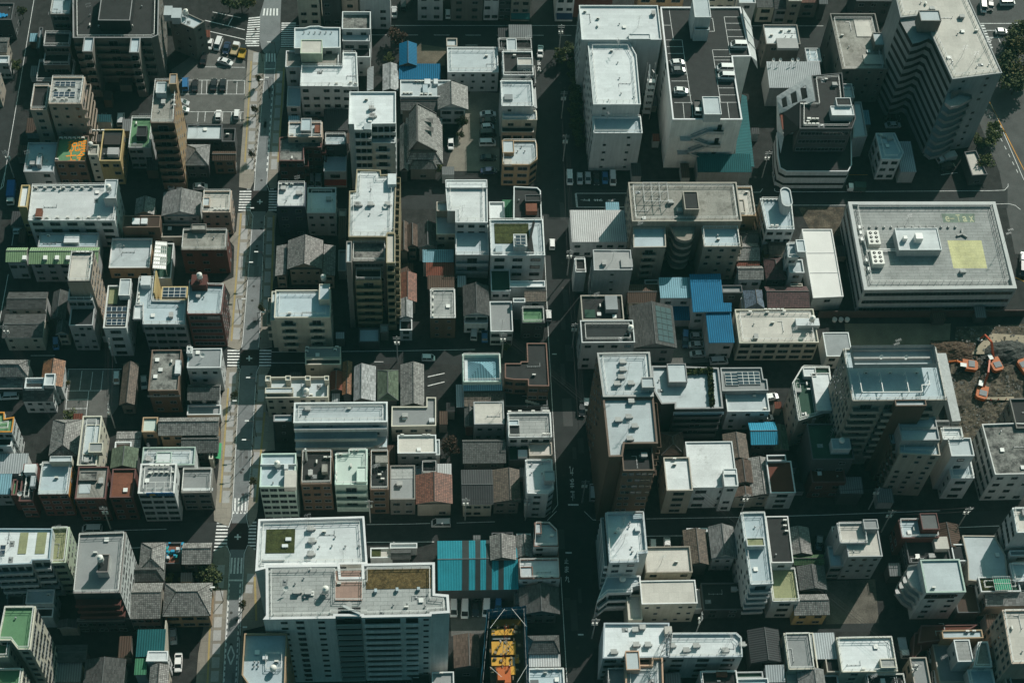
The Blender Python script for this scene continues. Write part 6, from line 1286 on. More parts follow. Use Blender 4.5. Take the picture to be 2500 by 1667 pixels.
q = MB(); a = P(1260,870,HB+.2); z = P(1420,945,HB-.3); q.bar((a.x-cen.x,a.y-cen.y,HB+.5),(z.x-cen.x,z.y-cen.y,HB),.5); q.build('stair',[wall('w')],R_)
b('blue shaded roof with tan rim beside the big pale tower', 30.2, ((338,1490),(440,1640),(728,1640),(748,1112),(362,1115)),'U','t','R3s', clut=.1, box=[((525,1348,575,1300),.8,'W')], vent=[(455,1380),(490,1380),(450,1420),(488,1420)], ac=[(655,1375,1,0)], rails=0, par=.7)  # roof is white where lit; the pale blue coat paints in its shade
R_ = of('blue shaded roof with tan rim beside the big pale tower'); cen = R_.location; p = P(628,1450,29.6); eq('ball',R_,cen,p.x,p.y,29.5); t(1,3); rail(R_,[(P(x,y,29.6).x,P(x,y,29.6).y) for x,y in ((560,1300),(705,1302),(700,1440),(560,1440))],(cen.x,cen.y),29.5)
b('low white walled garden court beside the cross street', 3.5, (1510,425,1867,330),'E','w','', clut=.2, gar=[(1520,415,1605,345)]); b('long narrow white roof slab along the cross street', 4, (1690,338,1935,290),'W','w','', clut=0); g('black gabled garage behind the white slab', 4, (1695,440,1880,345),'x',.8,'sd','d','')
# ---- third tile
t(2,3)
R_ = g('wide teal sheet market roof with black glazed strips', 7, (258,725,975,262),'x',1.2,'cm','d','F0m',name='market_hall',cat='market hall',ridge=.58,over=.2)
cen = R_.location; f_ = FOOT[-1][1]; yr = f_[0][1]+(f_[2][1]-f_[0][1])*.58
def onroof(x, top):
    a = P(x, 262 if top else 725, 7); q0 = f_[2][1] if top else f_[0][1]; return (a.x-cen.x, q0-cen.y, 7.0)
for xa,xb,both in ((478,540,1),(598,645,1),(697,750,1),(810,858,0)):
    for top in (0,1):
        if top and not both: continue
        a,e = onroof(xa,top), onroof(xb,top); ra,re_ = P(xa+2,457,8.2).x-cen.x, P(xb+2,457,8.2).x-cen.x; y_ = yr-cen.y; q = MB(); q.face([(a[0],a[1],7.03),(e[0],e[1],7.03),(re_,y_,8.23),(ra,y_,8.23)] if not top else [(e[0],e[1],7.03),(a[0],a[1],7.03),(ra,y_,8.23),(re_,y_,8.23)]); q.build('roof_light',[mat('black_glazed_strip',(.02,.024,.024),rough=.35,fine=.2)],R_)
t(2,3)
g('silver ridged tile house overlapping the market roof', 8.6, (735,448,965,225),'y',1.5,'tg','d','F1m',ridge=.43); b('walled yard behind the silver ridged house', 6, (750,225,942,195),'D','d','', clut=0, par=.8)
g('narrow tile house in half shade by the chamfered block', 7.5, (975,425,1112,225),'y',1.2,'tg','d','',ridge=.5); b('white rimmed parapet of the narrow tile house', 6, (978,232,1103,205),'D','w','', clut=0,par=.8)
b('white block with octagonal railed roof at the crossing', 11.5, ((1130,322),(1358,320),(1350,178),(1275,105),(1140,105)),'L','w','F2m L2s', rails=1, pent=[((1148,205,1198,108),1.5,'L','w')], clut=.2, trim=mat('brown_trim',(.20,.115,.09)), ext=[((1132,422,1355,330),7,'K','k','F1w',0)])
b('white house with railed terrace and pale stair roof by the stop line', 9.5, (1000,618,1362,432),'W','w','F3x', rails=1, pent=[((1012,608,1120,505),.9,'L','l')], ac=[(1155,605),(1200,605),(1298,603)], clut=.2, trim=mat('brown_trim',(.20,.115,.09)))
g('large dark gable house with one sunlit slope', 6.5, (1005,945,1358,690),'y',2.0,'sd','s','F3m',ridge=.53,over=.7); b('narrow slatted roof beside the dark gable', 5, (960,850,1003,690),'J','d','', clut=0)
g('tile hip house by the second avenue with silver ends', 6.5, (1075,1305,1362,1130),'x',1.5,'td','d','F1m',hip=.6,ridge=.58); shed('white sheet strip roof before the framed deck', 5.5, (1090,1420,1372,1310),'cw','g',.4,'shed','shed')
b('white framed deck with potted plants by the second avenue', 8, (1085,1640,1405,1430),'U','w','', rails=1, clut=1.2, ac=[(1160,1445),(1300,1445),(1365,1445)], box=[((1100,1640,1175,1535),1.0,'cg')])
g('brown slate gable house beside the building site', 6.5, (403,1430,632,1128),'y',1.3,'sb','d','F1m',ridge=.6); b('olive grey flat roof with white rim below the pale tower', 9, (205,1640,402,1462),'G','w','', ac=[(288,1480)], clut=.3)
b('dark low roofs at the foot of the pale tower', 4, (20,1640,190,1480),'D','d','', clut=.5)
# ---- fourth tile
t(3,3)
b('white ribbed sided block with jointed pale roof at the second avenue', habove(80,466,592,10.5), ((-47,470),(222,462),(218,388),(302,380),(268,8),(-82,15)),'S' if 0 else 'W','w','L4g F2m', clut=.4, par=.8, pw=.4, ant=[(80,130),(60,240)], dish=[(25,180)], box=[((172,68,262,5),.8,'U'),((190,180,232,140),.8,'W')], vent=[(140,115),(130,150),(155,335),(165,375)], trim=mat('pale_blue_trim',(.42,.47,.50)), name='office_building')
b('white lower block with blue roof and a spherical tank', 10.5, ((-160,822),(-60,742),(162,735),(165,690),(238,672),(238,592),(-70,592)),'U','w','F2g', clut=0, ball=[(70,640)], rails=1); b('beige side stair of the blue roofed block', 8, (130,990,235,760),'E','c','F1B', clut=.5)
b('beige flat roof with weather bands behind the white rimmed one', 9, (290,562,687,320),'E','c','F3m', ant=[(425,480)], clut=.2, trim=wall('e')); b('white rimmed beige roof with dark corner stains', -1015, (250,846,735,627),'X' if 0 else 'E','c','F5s R1s', clut=0, par=.3, trim=mat('white_trim',(.62,.62,.60)))
g('dark mossy tile gable beside the beige roofs', 6.5, (652,492,832,172),'y',1.3,'tb','d','',ridge=.55); b('white framed balcony over the mossy gable', 5.5, (662,190,845,155),'D','w','', clut=0, par=.9)
g('modern grey gabled house with white front', 7.5, (885,432,1082,140),'y',1.8,'sg','w','F2s',ridge=.5); b('low dark roofs and yard in front of the white tower', 5, (815,900,1150,650),'D','d','F2m', clut=.6); b('small white courtyard slab with potted plants', 3, (735,890,812,710),'L','w','', clut=.6)
b('slender white tower with railed roof terraces and dotted side windows', -945, ((1240,668),(1448,660),(1372,10),(1150,15)),'U','w','L7s F1B', rails=1, clut=.5, pent=[((1212,318,1362,240),2.2,'O','w')], pw=.2, name='apartment_tower')
b('dark jointed roof slab next to the slender white tower', 13, ((1432,470),(1632,468),(1582,45),(1378,48)),'D','w','F1m', ac=[(1550,90),(1550,140),(1565,190)], clut=.2, trim=mat('white_trim',(.62,.62,.60)), par=.35, ext=[((1442,822,1645,520),9.5,'O','w','F1w',1)])
g('silver tiled house beyond the dark jointed roof', 6.5, (1608,400,1770,150),'y',1.2,'tg','d','',ridge=.45); g('green tiled roof by the silver tiled house', 6, (1635,495,1900,392),'x',.8,'tn','d','',ridge=.5); g('dark glossy tile gable below the green tiles', 6.2, (1690,722,1912,500),'y',1.3,'td','d','',ridge=.5); g('tiled house with a silver back slope at the vacant lot', 6.5, (1640,952,1935,755),'x',1.3,'tg','y','F2m',ridge=.6)
b('long white roof with lattice mast and small ducts', 13, ((-105,1338),(498,1328),(500,1018),(-95,1018)),'W','w','F4w', clut=.4, par=.6, pw=.3, duct=[(185,1090),(195,1225),(300,1225)], trim=mat('pale_blue_trim',(.42,.47,.50)))
b('second long white roof with stepped ducts and ladder wall', 12.5, ((470,1332),(1168,1325),(1160,1155),(1110,1110),(520,1112)),'W','w','F3w', clut=.2, par=.6, pw=.3, duct=[(520,1235),(650,1275),(740,1235),(1005,1278),(1160,1225)], trim=mat('pale_blue_trim',(.42,.47,.50)), box=[((462,1118,522,1048),2.2,'E')], rails=1)
R_ = of('long white roof with lattice mast and small ducts'); cen = R_.location; p = P(455,1280,12.4); q = MB(); 
for k in range(5):
    z,w0,w1 = 12.4+2.2*k, 1.1-.17*k, 1.1-.17*(k+1)
    c0 = [(-w0,-w0,z),(w0,-w0,z),(w0,w0,z),(-w0,w0,z)]; c1 = [(-w1,-w1,z+2.2),(w1,-w1,z+2.2),(w1,w1,z+2.2),(-w1,w1,z+2.2)]
    for i in range(4): q.bar(c0[i],c1[i],.1); q.bar(c0[i],c1[(i+1)%4],.07); q.bar(c1[i],c1[(i+1)%4],.07)
q.build('lattice_mast',[M_STEEL()],R_,(p.x-cen.x,p.y-cen.y,0))
t(3,3)
b('orange rimmed roof frames at the lower edge', 14, ((100,1640),(450,1640),(440,1335),(345,1335),(340,1400),(225,1400),(222,1272),(108,1272)),'L','p','F2s', par=1.1, clut=.3, pw=.3, trim=mat('salmon_trim',(.50,.33,.23)), pent=[((112,1445,222,1275),2.5,'L','p')])
b('grey deck beside the orange rimmed frames', 10, (-60,1640,100,1430),'G','d','', clut=.4, rails=1); shed('brown ribbed small roof at the lower edge', 7, (470,1640,600,1480),'cg','e',.3)
g('dark ribbed gable house with dotted snow guards', 7, (1245,1382,1495,1078),'y',1.6,'cd','d','F1m',ridge=.52); b('charcoal flat roof with cream rim at the lane corner', 8.5, (1588,1442,1778,1108),'D' if 0 else 'G','c','L2s', par=.35, clut=.2); b('empty cream rimmed roof frame beside the charcoal roof', 7.5, (1745,1440,1810,1108),'D','c','', clut=0); shed('ribbed pale shed roof at the lane corner', 7, (1810,1350,2000,1110),'cl','d',.3,'shed','shed')
b('white rimmed dark roof with rust coloured ducts at the lower edge', 9, (800,1640,1112,1452),'D','w','', clut=1.2, box=[((935,1500,975,1445),.9,'R'),((985,1500,1025,1445),.9,'R')]); b('teal white roofs with white chimney at the lower edge', 8, (1130,1640,1400,1520),'U','w','', clut=.8); shed('folded pale sheet roof at the lower edge', 7, (1385,1560,1540,1410),'cl','w',.8,'house','house'); b('small dark deck behind the teal white roofs', 7, (1115,1520,1350,1460),'N','g','', clut=.8); g('grey blue slate roof at the lower edge', 7, (1685,1640,1905,1440),'y',1.4,'sg','g','',ridge=.6); b('worn beige terrace at the lower edge', 6, (1575,1560,1680,1460),'E','e','', clut=.6)
# ---- fifth tile
t(4,3)
b('grey stepped house with a caged terrace above the vacant lot', 12.5, (268,415,535,168),'E','g','F3s R1s', par=.3, clut=.1, pent=[((415,162,528,75),2.8,'G','g')], ext=[((190,290,410,105),13.5,'E','g','L1s',1)]); b('low blue grey wing of the grey stepped house', 7, (105,500,190,320),'U','g','F1w', clut=.2, ext=[((140,300,190,140),9,'D','g','',0)])
b('white terrace house with striped stair roof by the cross street', 9.5, (752,245,1060,70),'U','r','L2m', clut=.4, pent=[((945,165,1070,20),2.6,'cg','r')], rails=1)
b('brown plank deck with glass hut below the white terrace', 7.5, (822,470,1165,262),'D','d','L2w', clut=.8, box=[((1062,345,1165,232),1.8,'E')], ac=[(905,272),(1040,262),(885,438)])
g('brown ribbed gable house by the curved grey roof', 6.5, (1075,345,1262,120),'y',1.3,'ck','d','F1m'); b('black walled white house by the curved grey roof', 7.5, (1232,455,1358,300),'K','w','F1s', par=.3, clut=0)
b('grey roof with a curved edge in half shade', 8, ((1362,628),(1480,640),(1725,632),(1700,400),(1600,225),(1305,222),(1355,450)),'L','e','F2m', par=.25, clut=.1)
b('white roofed apartment with mint fascia and layered curved balconies', -985, (978,742,1278,437),'L','w','F2m', clut=.1, par=.45, pw=.3, trim=wall('m'))
R_ = of('white roofed apartment with mint fascia and layered curved balconies'); cen = R_.location; f_ = FOOT[-1]; xl = f_[1][0][0]-cen.x; y0_ = f_[1][0][1]-cen.y; y1_ = f_[1][2][1]-cen.y
for k in range(4):
    z = f_[2]-3.4-3.0*k; ol = [(xl,y0_+.8),(xl-2.2,y0_+2.6),(xl-3.0-.15*k,y0_+5),(xl-3.0-.15*k,y1_-2.5),(xl-2.2,y1_-.3),(xl,y1_)]; q = MB()
    for i in range(5): a,e = ol[i],ol[i+1]; q.face([(a[0],a[1],z-.15),(a[0],a[1],z+1.1),(e[0],e[1],z+1.1),(e[0],e[1],z-.15)]); q.face([(e[0],e[1],z-.15),(e[0],e[1],z+1.1),(a[0],a[1],z+1.1),(a[0],a[1],z-.15)])
    q.face([(v[0],v[1],z) for v in ol]); q.build('balcony',[wall('w')],R_)
for k in range(3):
    if k==0: q = MB(); z=f_[2]-3.4; q.face([(xl+.2,y0_-.03,z),(xl+7.2,y0_-.03,z),(xl+7.2,y0_-.03,z+2.4),(xl+.2,y0_-.03,z+2.4)]); q.build('corridor_shade',[M_DARK()],R_)  # dark sheet on the front wall, painted shade of the corridor recess
t(4,3)
b('brown gate roof with fenced ramp beside the mint fascia apartment', 5, (1265,925,1400,590),'ck','d','', par=.2, clut=0)
b('tall white block with windowed side at the far street corner', 17, ((1800,195),(2100,190),(2080,-30),(1762,-30)),'E','w','L5m', clut=.8, par=.5, ext=[((1745,405,1990,355),9.5,'G','w','F1w',0)])
b('pale roof terrace with a green shade net garden', 8.5, (1478,735,1810,595),'N','w','L2m', clut=1, gar=[(1490,725,1600,610)]); g('grey slate roof sloping below the net garden', 6.8, (1520,868,1960,732),'x',1.0,'sg','p','L2m',ridge=.95)
p = P(1670,660,9.5); q = MB()
for i in range(9): q.bar((-2+.5*i,-1.8,1.6),(-2+.5*i,1.8,1.6),.05)
for y in (-1.8,0,1.8): q.bar((-2,y,1.6),(2,y,1.6),.06)
for x in (-2,2):
    for y in (-1.8,1.8): q.bar((x,y,0),(x,y,1.6),.07)
q.face([(-1.9,-1.6,1.5),(1.9,-1.6,1.5),(1.9,1.2,1.5),(-1.9,1.2,1.5)],1); R_ = of('pale roof terrace with a green shade net garden'); q.build('shade_net',[M_METAL(),mat('green_net',(.03,.30,.17),fine=.3)],R_,(p.x-R_.location.x,p.y-R_.location.y,8.0))
t(4,3); b('light blue walled terrace near the far edge', 9, (1772,640,2010,470),'U','w','', clut=.4)
b('big rose beige apartment with cracked roof and side lamps', 18, ((1752,1390),(2060,1380),(2010,895),(1668,900)),'W' if 0 else 'E','p','L7v', rails=1, clut=.6, par=.5, pw=.3)
b('dark roof below the rose beige apartment', 9, (1720,1640,2000,1420),'D','p','L2m', clut=.5)
b('white roofed workshop with pale rim and stair box', 8.5, (205,1466,662,1142),'W','c','F2m', rails=1, clut=.3, pent=[((568,1425,692,1342),1.8,'J','c')], ac=[(400,1440)]); b('cluttered grey roof with black boxes beside the workshop', 7, (75,1465,180,1335),'D','e','', clut=1.5)
b('red brown gate shaped building with a long white roof', 8, (1130,1160,1482,1080),'U','t','F0m', par=.4, clut=0, ac=[(1345,1100),(1405,1098)]); b('red brown sloping flank beside the long white roof', 6, ((905,1200),(1130,1170),(1380,1070),(1440,1035),(930,1040)),'cr','r','', clut=.5, par=.3); b('rust clad lower yard below the sloping flank', 4.5, ((850,1360),(935,1260),(925,1100),(870,1110)),'cr','r','L1s', clut=.4, par=.3)
b('small white stair house with grey roof in the courtyard', 9.5, (1265,1370,1368,1170),'J','w','L1s', par=.2, clut=0); b('weathered olive roof house in the courtyard corner', 9, ((1410,1418),(1578,1418),(1535,1190),(1450,1192)),'C','w','F1m L1s', par=.5, clut=.4); b('low grey courtyard roof with twin pipes', 4, (1100,1560,1330,1210),'G','e','', clut=.6); b('white terrace with laundry at the lower edge', 7, (1390,1640,1575,1440),'U','w','', rails=1, clut=1.4); b('plant covered terrace at the lower edge', 6.5, (440,1640,770,1480),'D','e','', rails=1, clut=2.5); b('narrow grey side house at the lower edge', 7, (880,1640,975,1330),'G','e','L2m', clut=.3)
b('low cluttered roof at the lower corner of the workshop', 5, (20,1640,165,1490),'D','w','', clut=2)
# ---------------------------------------------------------------- lean-to sheds squeezed into the alleys
def near(x0, y0, x1, y1, m):
    for _, pts, _h in FOOT:
        if x1+m < min(p[0] for p in pts) or x0-m > max(p[0] for p in pts) or y1+m < min(p[1] for p in pts) or y0-m > max(p[1] for p in pts): continue
        if len(pts) == 4 and _ in AXIS: return True
        for k in range(6):
            for l in range(6):
                if inside((x0-m+(x1-x0+2*m)*k/5, y0-m+(y1-y0+2*m)*l/5), pts): return True
        for p in pts:
            if x0-m < p[0] < x1+m and y0-m < p[1] < y1+m: return True
    return False
AXIS = set()
rnd = random.Random(21); made = []; tries = 0
while len(made) < 95 and tries < 9000:
    tries += 1
    x, y = rnd.uniform(-142, 155), rnd.uniform(-92, 118); w, d = rnd.uniform(1.7, 4.2), rnd.uniform(1.7, 5.0)
    if not visible((x, y, 0), -10): continue
    r_ = (x, y, x+w, y+d); bad = False
    for pl in SHEETS:
        if bad: break
        if r_[2] < min(p[0] for p in pl)-.3 or r_[0] > max(p[0] for p in pl)+.3 or r_[3] < min(p[1] for p in pl)-.3 or r_[1] > max(p[1] for p in pl)+.3: continue
        for k in range(5):
            for l in range(5):
                if inside((x-.3+(w+.6)*k/4, y-.3+(d+.6)*l/4), pl): bad = True
        for p in pl:
            if r_[0] < p[0] < r_[2] and r_[1] < p[1] < r_[3]: bad = True
    if bad or near(*r_, .15): continue
    if any(not (r_[2]+.3 < q[0] or r_[0]-.3 > q[2] or r_[3]+.3 < q[1] or r_[1]-.3 > q[3]) for q in made): continue
    # the spot must lie next to a house
    if not near(*r_, 1.6): continue
    made.append(r_)
    h_ = rnd.uniform(2.3, 4.4); dr = rnd.uniform(.2, .6); o = empty('lean_to', (x+w/2, y+d/2, 0)); tag(o, 'low sheet roofed lean-to squeezed into an alley between the houses', 'shed', 'lean-to sheds in the alleys')
    q = MB(); f = [(-w/2,-d/2,h_),(w/2,-d/2,h_),(w/2,d/2,h_+dr),(-w/2,d/2,h_+dr)]; q.face(f, 0, [(0,0),(w,0),(w,d),(0,d)])
    for i in range(4): u, v = f[i], f[(i+1) % 4]; q.face([(u[0],u[1],u[2]-.12),(v[0],v[1],v[2]-.12),v,u])
    q.build('roof', [roofm(rnd.choice(('cg','cd','ck','cl','cg','cd','ck','cs','D','cr')))], o)
    q = MB(); g_ = [(a[0]*.94, a[1]*.94, a[2]) for a in f]
    for i in range(4): u, v = g_[i], g_[(i+1) % 4]; q.face([(u[0],u[1],0),(v[0],v[1],0),(v[0],v[1],v[2]-.06),(u[0],u[1],u[2]-.06)])
    q.build('wall', [wall(rnd.choice('gdesbl'))], o)
# ---------------------------------------------------------------- vehicles
def paintm(k):
    c = dict(white=(.70,.70,.68), silver=(.42,.43,.43), black=(.018,.018,.02), navy=(.02,.035,.07), grey=(.14,.145,.15), blue=(.03,.13,.28), cream=(.5,.46,.36), red=(.25,.02,.02), green=(.05,.12,.08))[k]
    return mat('car_paint_'+k, c, rough=.28, spec=.6, fine=.02)
M_LAMP = mat('lamp_glass', (.55,.55,.52), rough=.15, fine=.02); M_TAIL = mat('tail_lamp_red', (.30,.02,.015), rough=.2, fine=.02)
def sec(bm, secs, mi):
    """loft rounded box sections (y along the car): (y, zbottom, ztop, half width low, half width top)"""
    R = []
    for y,z0,z1,w0,w1 in secs: R.append([(-w0,y,z0),(w0,y,z0),(w0*1.02,y,z0+(z1-z0)*.55),(w1,y,z1),(-w1,y,z1),(-w0*1.02,y,z0+(z1-z0)*.55)])
    for i in range(len(R)-1):
        for j in range(6): k = (j+1)%6; bm.face([R[i][j],R[i][k],R[i+1][k],R[i+1][j]][::-1], mi)
    bm.face(R[0], mi); bm.face(R[-1][::-1], mi)
KIND = dict(sedan=(4.6,.86,[(-2.3,.45,.78,.74,.66),(-2.2,.25,.92,.82,.72),(-1.2,.22,.98,.86,.78),(1.0,.22,.96,.86,.78),(2.1,.25,.78,.82,.70),(2.3,.4,.66,.72,.6)],(-1.75,-.85,.75,1.45,.96,1.42,.72)),
 hatch=(3.9,.82,[(-1.95,.4,.95,.74,.66),(-1.85,.22,1.02,.8,.72),(.8,.22,1.0,.82,.76),(1.75,.25,.82,.78,.68),(1.95,.4,.7,.68,.58)],(-1.85,-1.35,.35,1.15,1.0,1.52,.70)),
 van=(4.7,.86,[(-2.35,.35,1.0,.82,.76),(-2.25,.22,1.1,.86,.8),(1.5,.22,1.08,.86,.8),(2.2,.25,.92,.82,.72),(2.35,.4,.75,.74,.64)],(-2.28,-2.12,1.15,1.95,1.07,1.92,.76)),
 kei=(3.4,.73,[(-1.7,.35,1.0,.7,.66),(-1.62,.22,1.08,.73,.69),(1.1,.22,1.05,.73,.69),(1.6,.25,.88,.7,.62),(1.7,.4,.75,.64,.56)],(-1.64,-1.5,.7,1.3,1.04,1.72,.64)))
PROTO = {}
def car_proto(kind):
    L, W, S, (cb,rb,rf,cf,zb,zt,wt) = KIND[kind]
    q = MB(); sec(q, S, 0)
    n = 6; q.box(-wt*.97,rb+.02,zt-.05,wt*.97,rf-.02,zt,0)        # roof skin
    for x in (-1,1):
        for (ya,yr) in ((cb,rb),(cf,rf)): q.bar((x*W*.93,ya,zb),(x*wt,yr,zt),.09,0)
        ym = (rb+rf)/2; q.bar((x*W*.94,ym,zb),(x*wt,ym,zt),.10,0)
        q.box(x*W*1.0-.08,cf-.15,zb-.02,x*W*1.0+.10,cf+.02,zb+.14,0,True)
    body = q.mesh('body',[paintm('white')])
    q = MB(); A = [(-W*.92,cb,zb-.05),(W*.92,cb,zb-.05),(W*.92,cf,zb-.05),(-W*.92,cf,zb-.05)]; B = [(-wt,rb,zt-.04),(wt,rb,zt-.04),(wt,rf,zt-.04),(-wt,rf,zt-.04)]
    for i in range(4): j=(i+1)%4; q.face([A[i],A[j],B[j],B[i]])
    q.face(B); gl = q.mesh('window',[M_GLASS()])
    q = MB(); n = 14
    for s in (-.1,.1): pass
    a = [(-.1,.31*math.cos(i*6.2832/n),.31+.31*math.sin(i*6.2832/n)) for i in range(n)]; c2 = [(.1,y,z) for _,y,z in a]
    for i in range(n): j=(i+1)%n; q.face([a[i],c2[i],c2[j],a[j]])
    q.face(a[::-1]); q.face(c2); h = [(.105,.18*math.cos(i*.785),.31+.18*math.sin(i*.785)) for i in range(8)]; q.face(h,1); q.face([(-x,y,z) for x,y,z in h][::-1],1)
    wh = q.mesh('wheel',[M_BLACK(),M_STEEL()])
    q = MB(); q.box(-.16,-.05,-.07,.16,.06,.07,0,True); hl = q.mesh('headlight',[M_LAMP]); q = MB(); q.box(-.14,-.05,-.1,.14,.05,.1,0,True); tl = q.mesh('tail_light',[M_TAIL])
    return body, gl, wh, hl, tl, L, W, S
NAMEK = dict(sedan=('sedan_car','car'),hatch=('hatchback_car','car'),van=('minivan','van'),kei=('box_van','van'))
def car(label, kind, col, x0, y0, x1, y1, z=0.0, group='cars parked and driving in the streets'):
    """tail pixel, nose pixel on the current tile"""
    if kind not in PROTO: PROTO[kind] = car_proto(kind)
    body, gl, wh, hl, tl, L, W, S = PROTO[kind]
    a, e = P(x0,y0,z+.6), P(x1,y1,z+.6); c = (a+e)/2; rz = math.atan2(e.y-a.y, e.x-a.x)-math.pi/2
    r = empty(NAMEK[kind][0], (c.x,c.y,z), rz); tag(r, label, NAMEK[kind][1], group)
    o = put('body', body, r); o.material_slots[0].link = 'OBJECT'; o.material_slots[0].material = paintm(col)
    put('window', gl, r)
    for x in (-W+.1,W-.1):
        for y in (-L*.3,L*.31): put('wheel', wh, r, (x,y,0))
    for x in (-W*.66,W*.66): put('headlight', hl, r, (x,L/2-.08,.66)); put('tail_light', tl, r, (x,-L/2+.1,.8))
    return r
def truck(label, cab, box, x0, y0, x1, y1, L=5.2, bed=0, z=0.0):
    a, e = P(x0,y0,z+.8), P(x1,y1,z+.8); c = (a+e)/2; r = empty('truck', (c.x,c.y,z), math.atan2(e.y-a.y,e.x-a.x)-math.pi/2); tag(r, label, 'truck')
    y1_ = L/2; yc = y1_-1.6
    q = MB(); sec(q,[(yc,.5,1.95,.9,.84),(y1_-.35,.5,1.95,.92,.84),(y1_,.55,1.1,.9,.86)],0); q.build('cab',[paintm(cab)],r)
    q = MB(); q.face([(-.8,y1_-.30,1.85),(.8,y1_-.30,1.85),(.86,y1_+.01,1.14),(-.86,y1_+.01,1.14)][::-1]); q.build('windscreen',[M_GLASS()],r)
    q = MB()
    if bed: q.box(-.95,-L/2,.75,.95,yc-.1,.85,0,True); q.box(-.95,-L/2,.85,-.88,yc-.1,1.2); q.box(.88,-L/2,.85,.95,yc-.1,1.2); q.box(-.88,-L/2,.85,.88,-L/2+.07,1.2); q.box(-.88,yc-.17,.85,.88,yc-.1,1.9)
    else: q.box(-1.0,-L/2,.8,1.0,yc-.1,2.6,0,True)
    q.build('cargo_box' if not bed else 'cargo_bed',[box],r)
    if 'van' not in PROTO: PROTO['van'] = car_proto('van')
    for x in (-.8,.8):
        for y in (-L*.28,L*.31): put('wheel', PROTO['van'][2], r, (x,y,0))
    return r
t(0,0)
car('blue van in the car park beside the tan block','van','blue',1690,835,1690,705); car('black car parked next to the blue van','sedan','black',1775,845,1782,718); car('white car half hidden by the tan block, upper one','hatch','silver',1610,930,1715,945); car('white car half hidden by the tan block, lower one','hatch','white',1610,1000,1712,1005); car('silver van alone behind the dark terraced tower','van','silver',1095,1150,1108,1035); car('black car in shade behind the dark terraced tower','sedan','black',945,1150,950,1040)
t(1,0)
car('first white car of the slanted gated row','hatch','white',55,365,35,450); car('white estate car with roof rails in the slanted gated row','van','white',140,360,105,455); car('dark blue car in the slanted gated row','sedan','navy',210,390,185,490); truck('white pickup with a tan bed in the slanted gated row','white',mat('tan_cargo',(.42,.34,.2)),255,510,300,390,4.6,1); truck('black and yellow tow vehicle in the slanted gated row','black',mat('yellow_gear',(.45,.30,.04)),330,535,360,425,4.6,1)
car('silver sedan turning inside the car park','sedan','white',110,540,262,590); car('black car in the middle row of the car park, nearer the tan block','sedan','black',75,835,90,712); car('black car in the middle row of the car park, nearer the avenue','sedan','black',160,840,170,715); car('white hatchback at the avenue end of the car park','hatch','white',122,1110,128,1000); car('white kei van at the corner of the car park','kei','white',288,1100,298,990); car('dark car at the edge behind the gated row','sedan','black',-20,600,0,480)
car('silver car on the cross street under the white house fronts','sedan','silver',1728,180,1725,45); car('dark blue van beside the silver car','van','black',1808,110,1812,-20)
t(2,0)
car('white sedan stopped at the painted stop words','sedan','white',1195,415,1188,528); car('white car nose out between the grey house fronts','kei','white',350,180,350,80); car('white sedan first in the temple car park','sedan','white',640,1045,788,1038); car('black sedan second in the temple car park','sedan','black',640,1105,785,1100); car('white box van in the temple car park','kei','white',660,1165,765,1158); car('dark van in the temple car park','van','black',645,1222,785,1215); car('long white van in the temple car park','van','white',632,1308,788,1305); car('black car near the end of the temple car park','sedan','black',645,1440,790,1440); car('dark car at the end of the temple car park','sedan','navy',650,1560,790,1555); car('white car parked by the temple gate','hatch','white',375,1260,375,1370)
t(3,0); HPD = [f for f in FOOT if f[0].startswith('white multi storey car park')][0][2]-.5
car('white crossover on the parking deck, third from its front','hatch','white',500,580,650,570,HPD); car('brown grey crossover beside the white one on the deck','hatch','grey',510,645,660,640,HPD); car('white crossover alone near the front of the deck','hatch','white',530,825,688,835,HPD); car('white van at the far side of the parking deck','van','white',1205,415,1060,412,HPD); car('white van of the deck pair, further one','van','white',1088,625,930,622,HPD); car('white van of the deck pair, nearer one','van','white',1098,700,940,695,HPD); truck('small truck with grey bed on the parking deck','white',mat('grey_bed',(.10,.10,.095)),755,905,765,1060,5.0,1,HPD)
t(4,0)
car('white van waiting on the boulevard','van','white',1490,15,1500,115); car('black car on the boulevard','sedan','black',1560,10,1562,95); car('white van crossing the boulevard junction','van','white',1655,30,1775,28); car('white car in the middle of the boulevard','hatch','white',1610,290,1715,292); truck('white box truck parked under the wavy tower','white',mat('grey_box',(.40,.41,.40)),1240,1430,1070,1470,5.4); car('silver car in the shade under the wavy tower','sedan','silver',620,1145,720,1140); car('dark car in the shade under the wavy tower','sedan','black',610,1080,720,1075); car('pale car beside the low garage','van','black',1090,1540,1240,1510)
t(0,1)
truck('truck with a blue tarpaulin load on the narrow road','white',mat('blue_load_sheet',(.02,.10,.28),fine=.15),115,125,95,320,7.0); car('white kei van beside the long white building','kei','white',135,560,225,555); car('pale car behind the car port, first','van','silver',1565,65,1562,175); car('pale car behind the car port, second','van','silver',1638,45,1635,170); car('silver hatchback in the dark alley behind the house','hatch','silver',1785,155,1867,150)
t(1,1)
car('white car in the dark gap behind the navy cube, first','van','silver',968,50,970,150); car('white car in the dark gap behind the navy cube, second','van','silver',1035,55,1035,150)
t(2,1)
car('white delivery van driving on the second avenue','kei','white',1300,745,1298,612); car('white kei van parked beside the green roof deck','kei','white',1268,1360,1265,1295); car('white car in the alley car port','van','silver',585,1530,590,1432); car('blue car in the alley car port','hatch','blue',685,1570,683,1455)
for i,(x,k,c2,w_) in enumerate(((1455,'van','white','tall white van'),(1548,'hatch','silver','silver hatchback'),(1622,'hatch','silver','low silver car'),(1698,'sedan','black','black car'),(1778,'hatch','blue','dark blue hatchback'),(1848,'van','white','white van with roof rack'))): car('%s in the row before the white complex'%w_,k,c2,x,10+10*(i%2),x+6,140)
t(3,1)
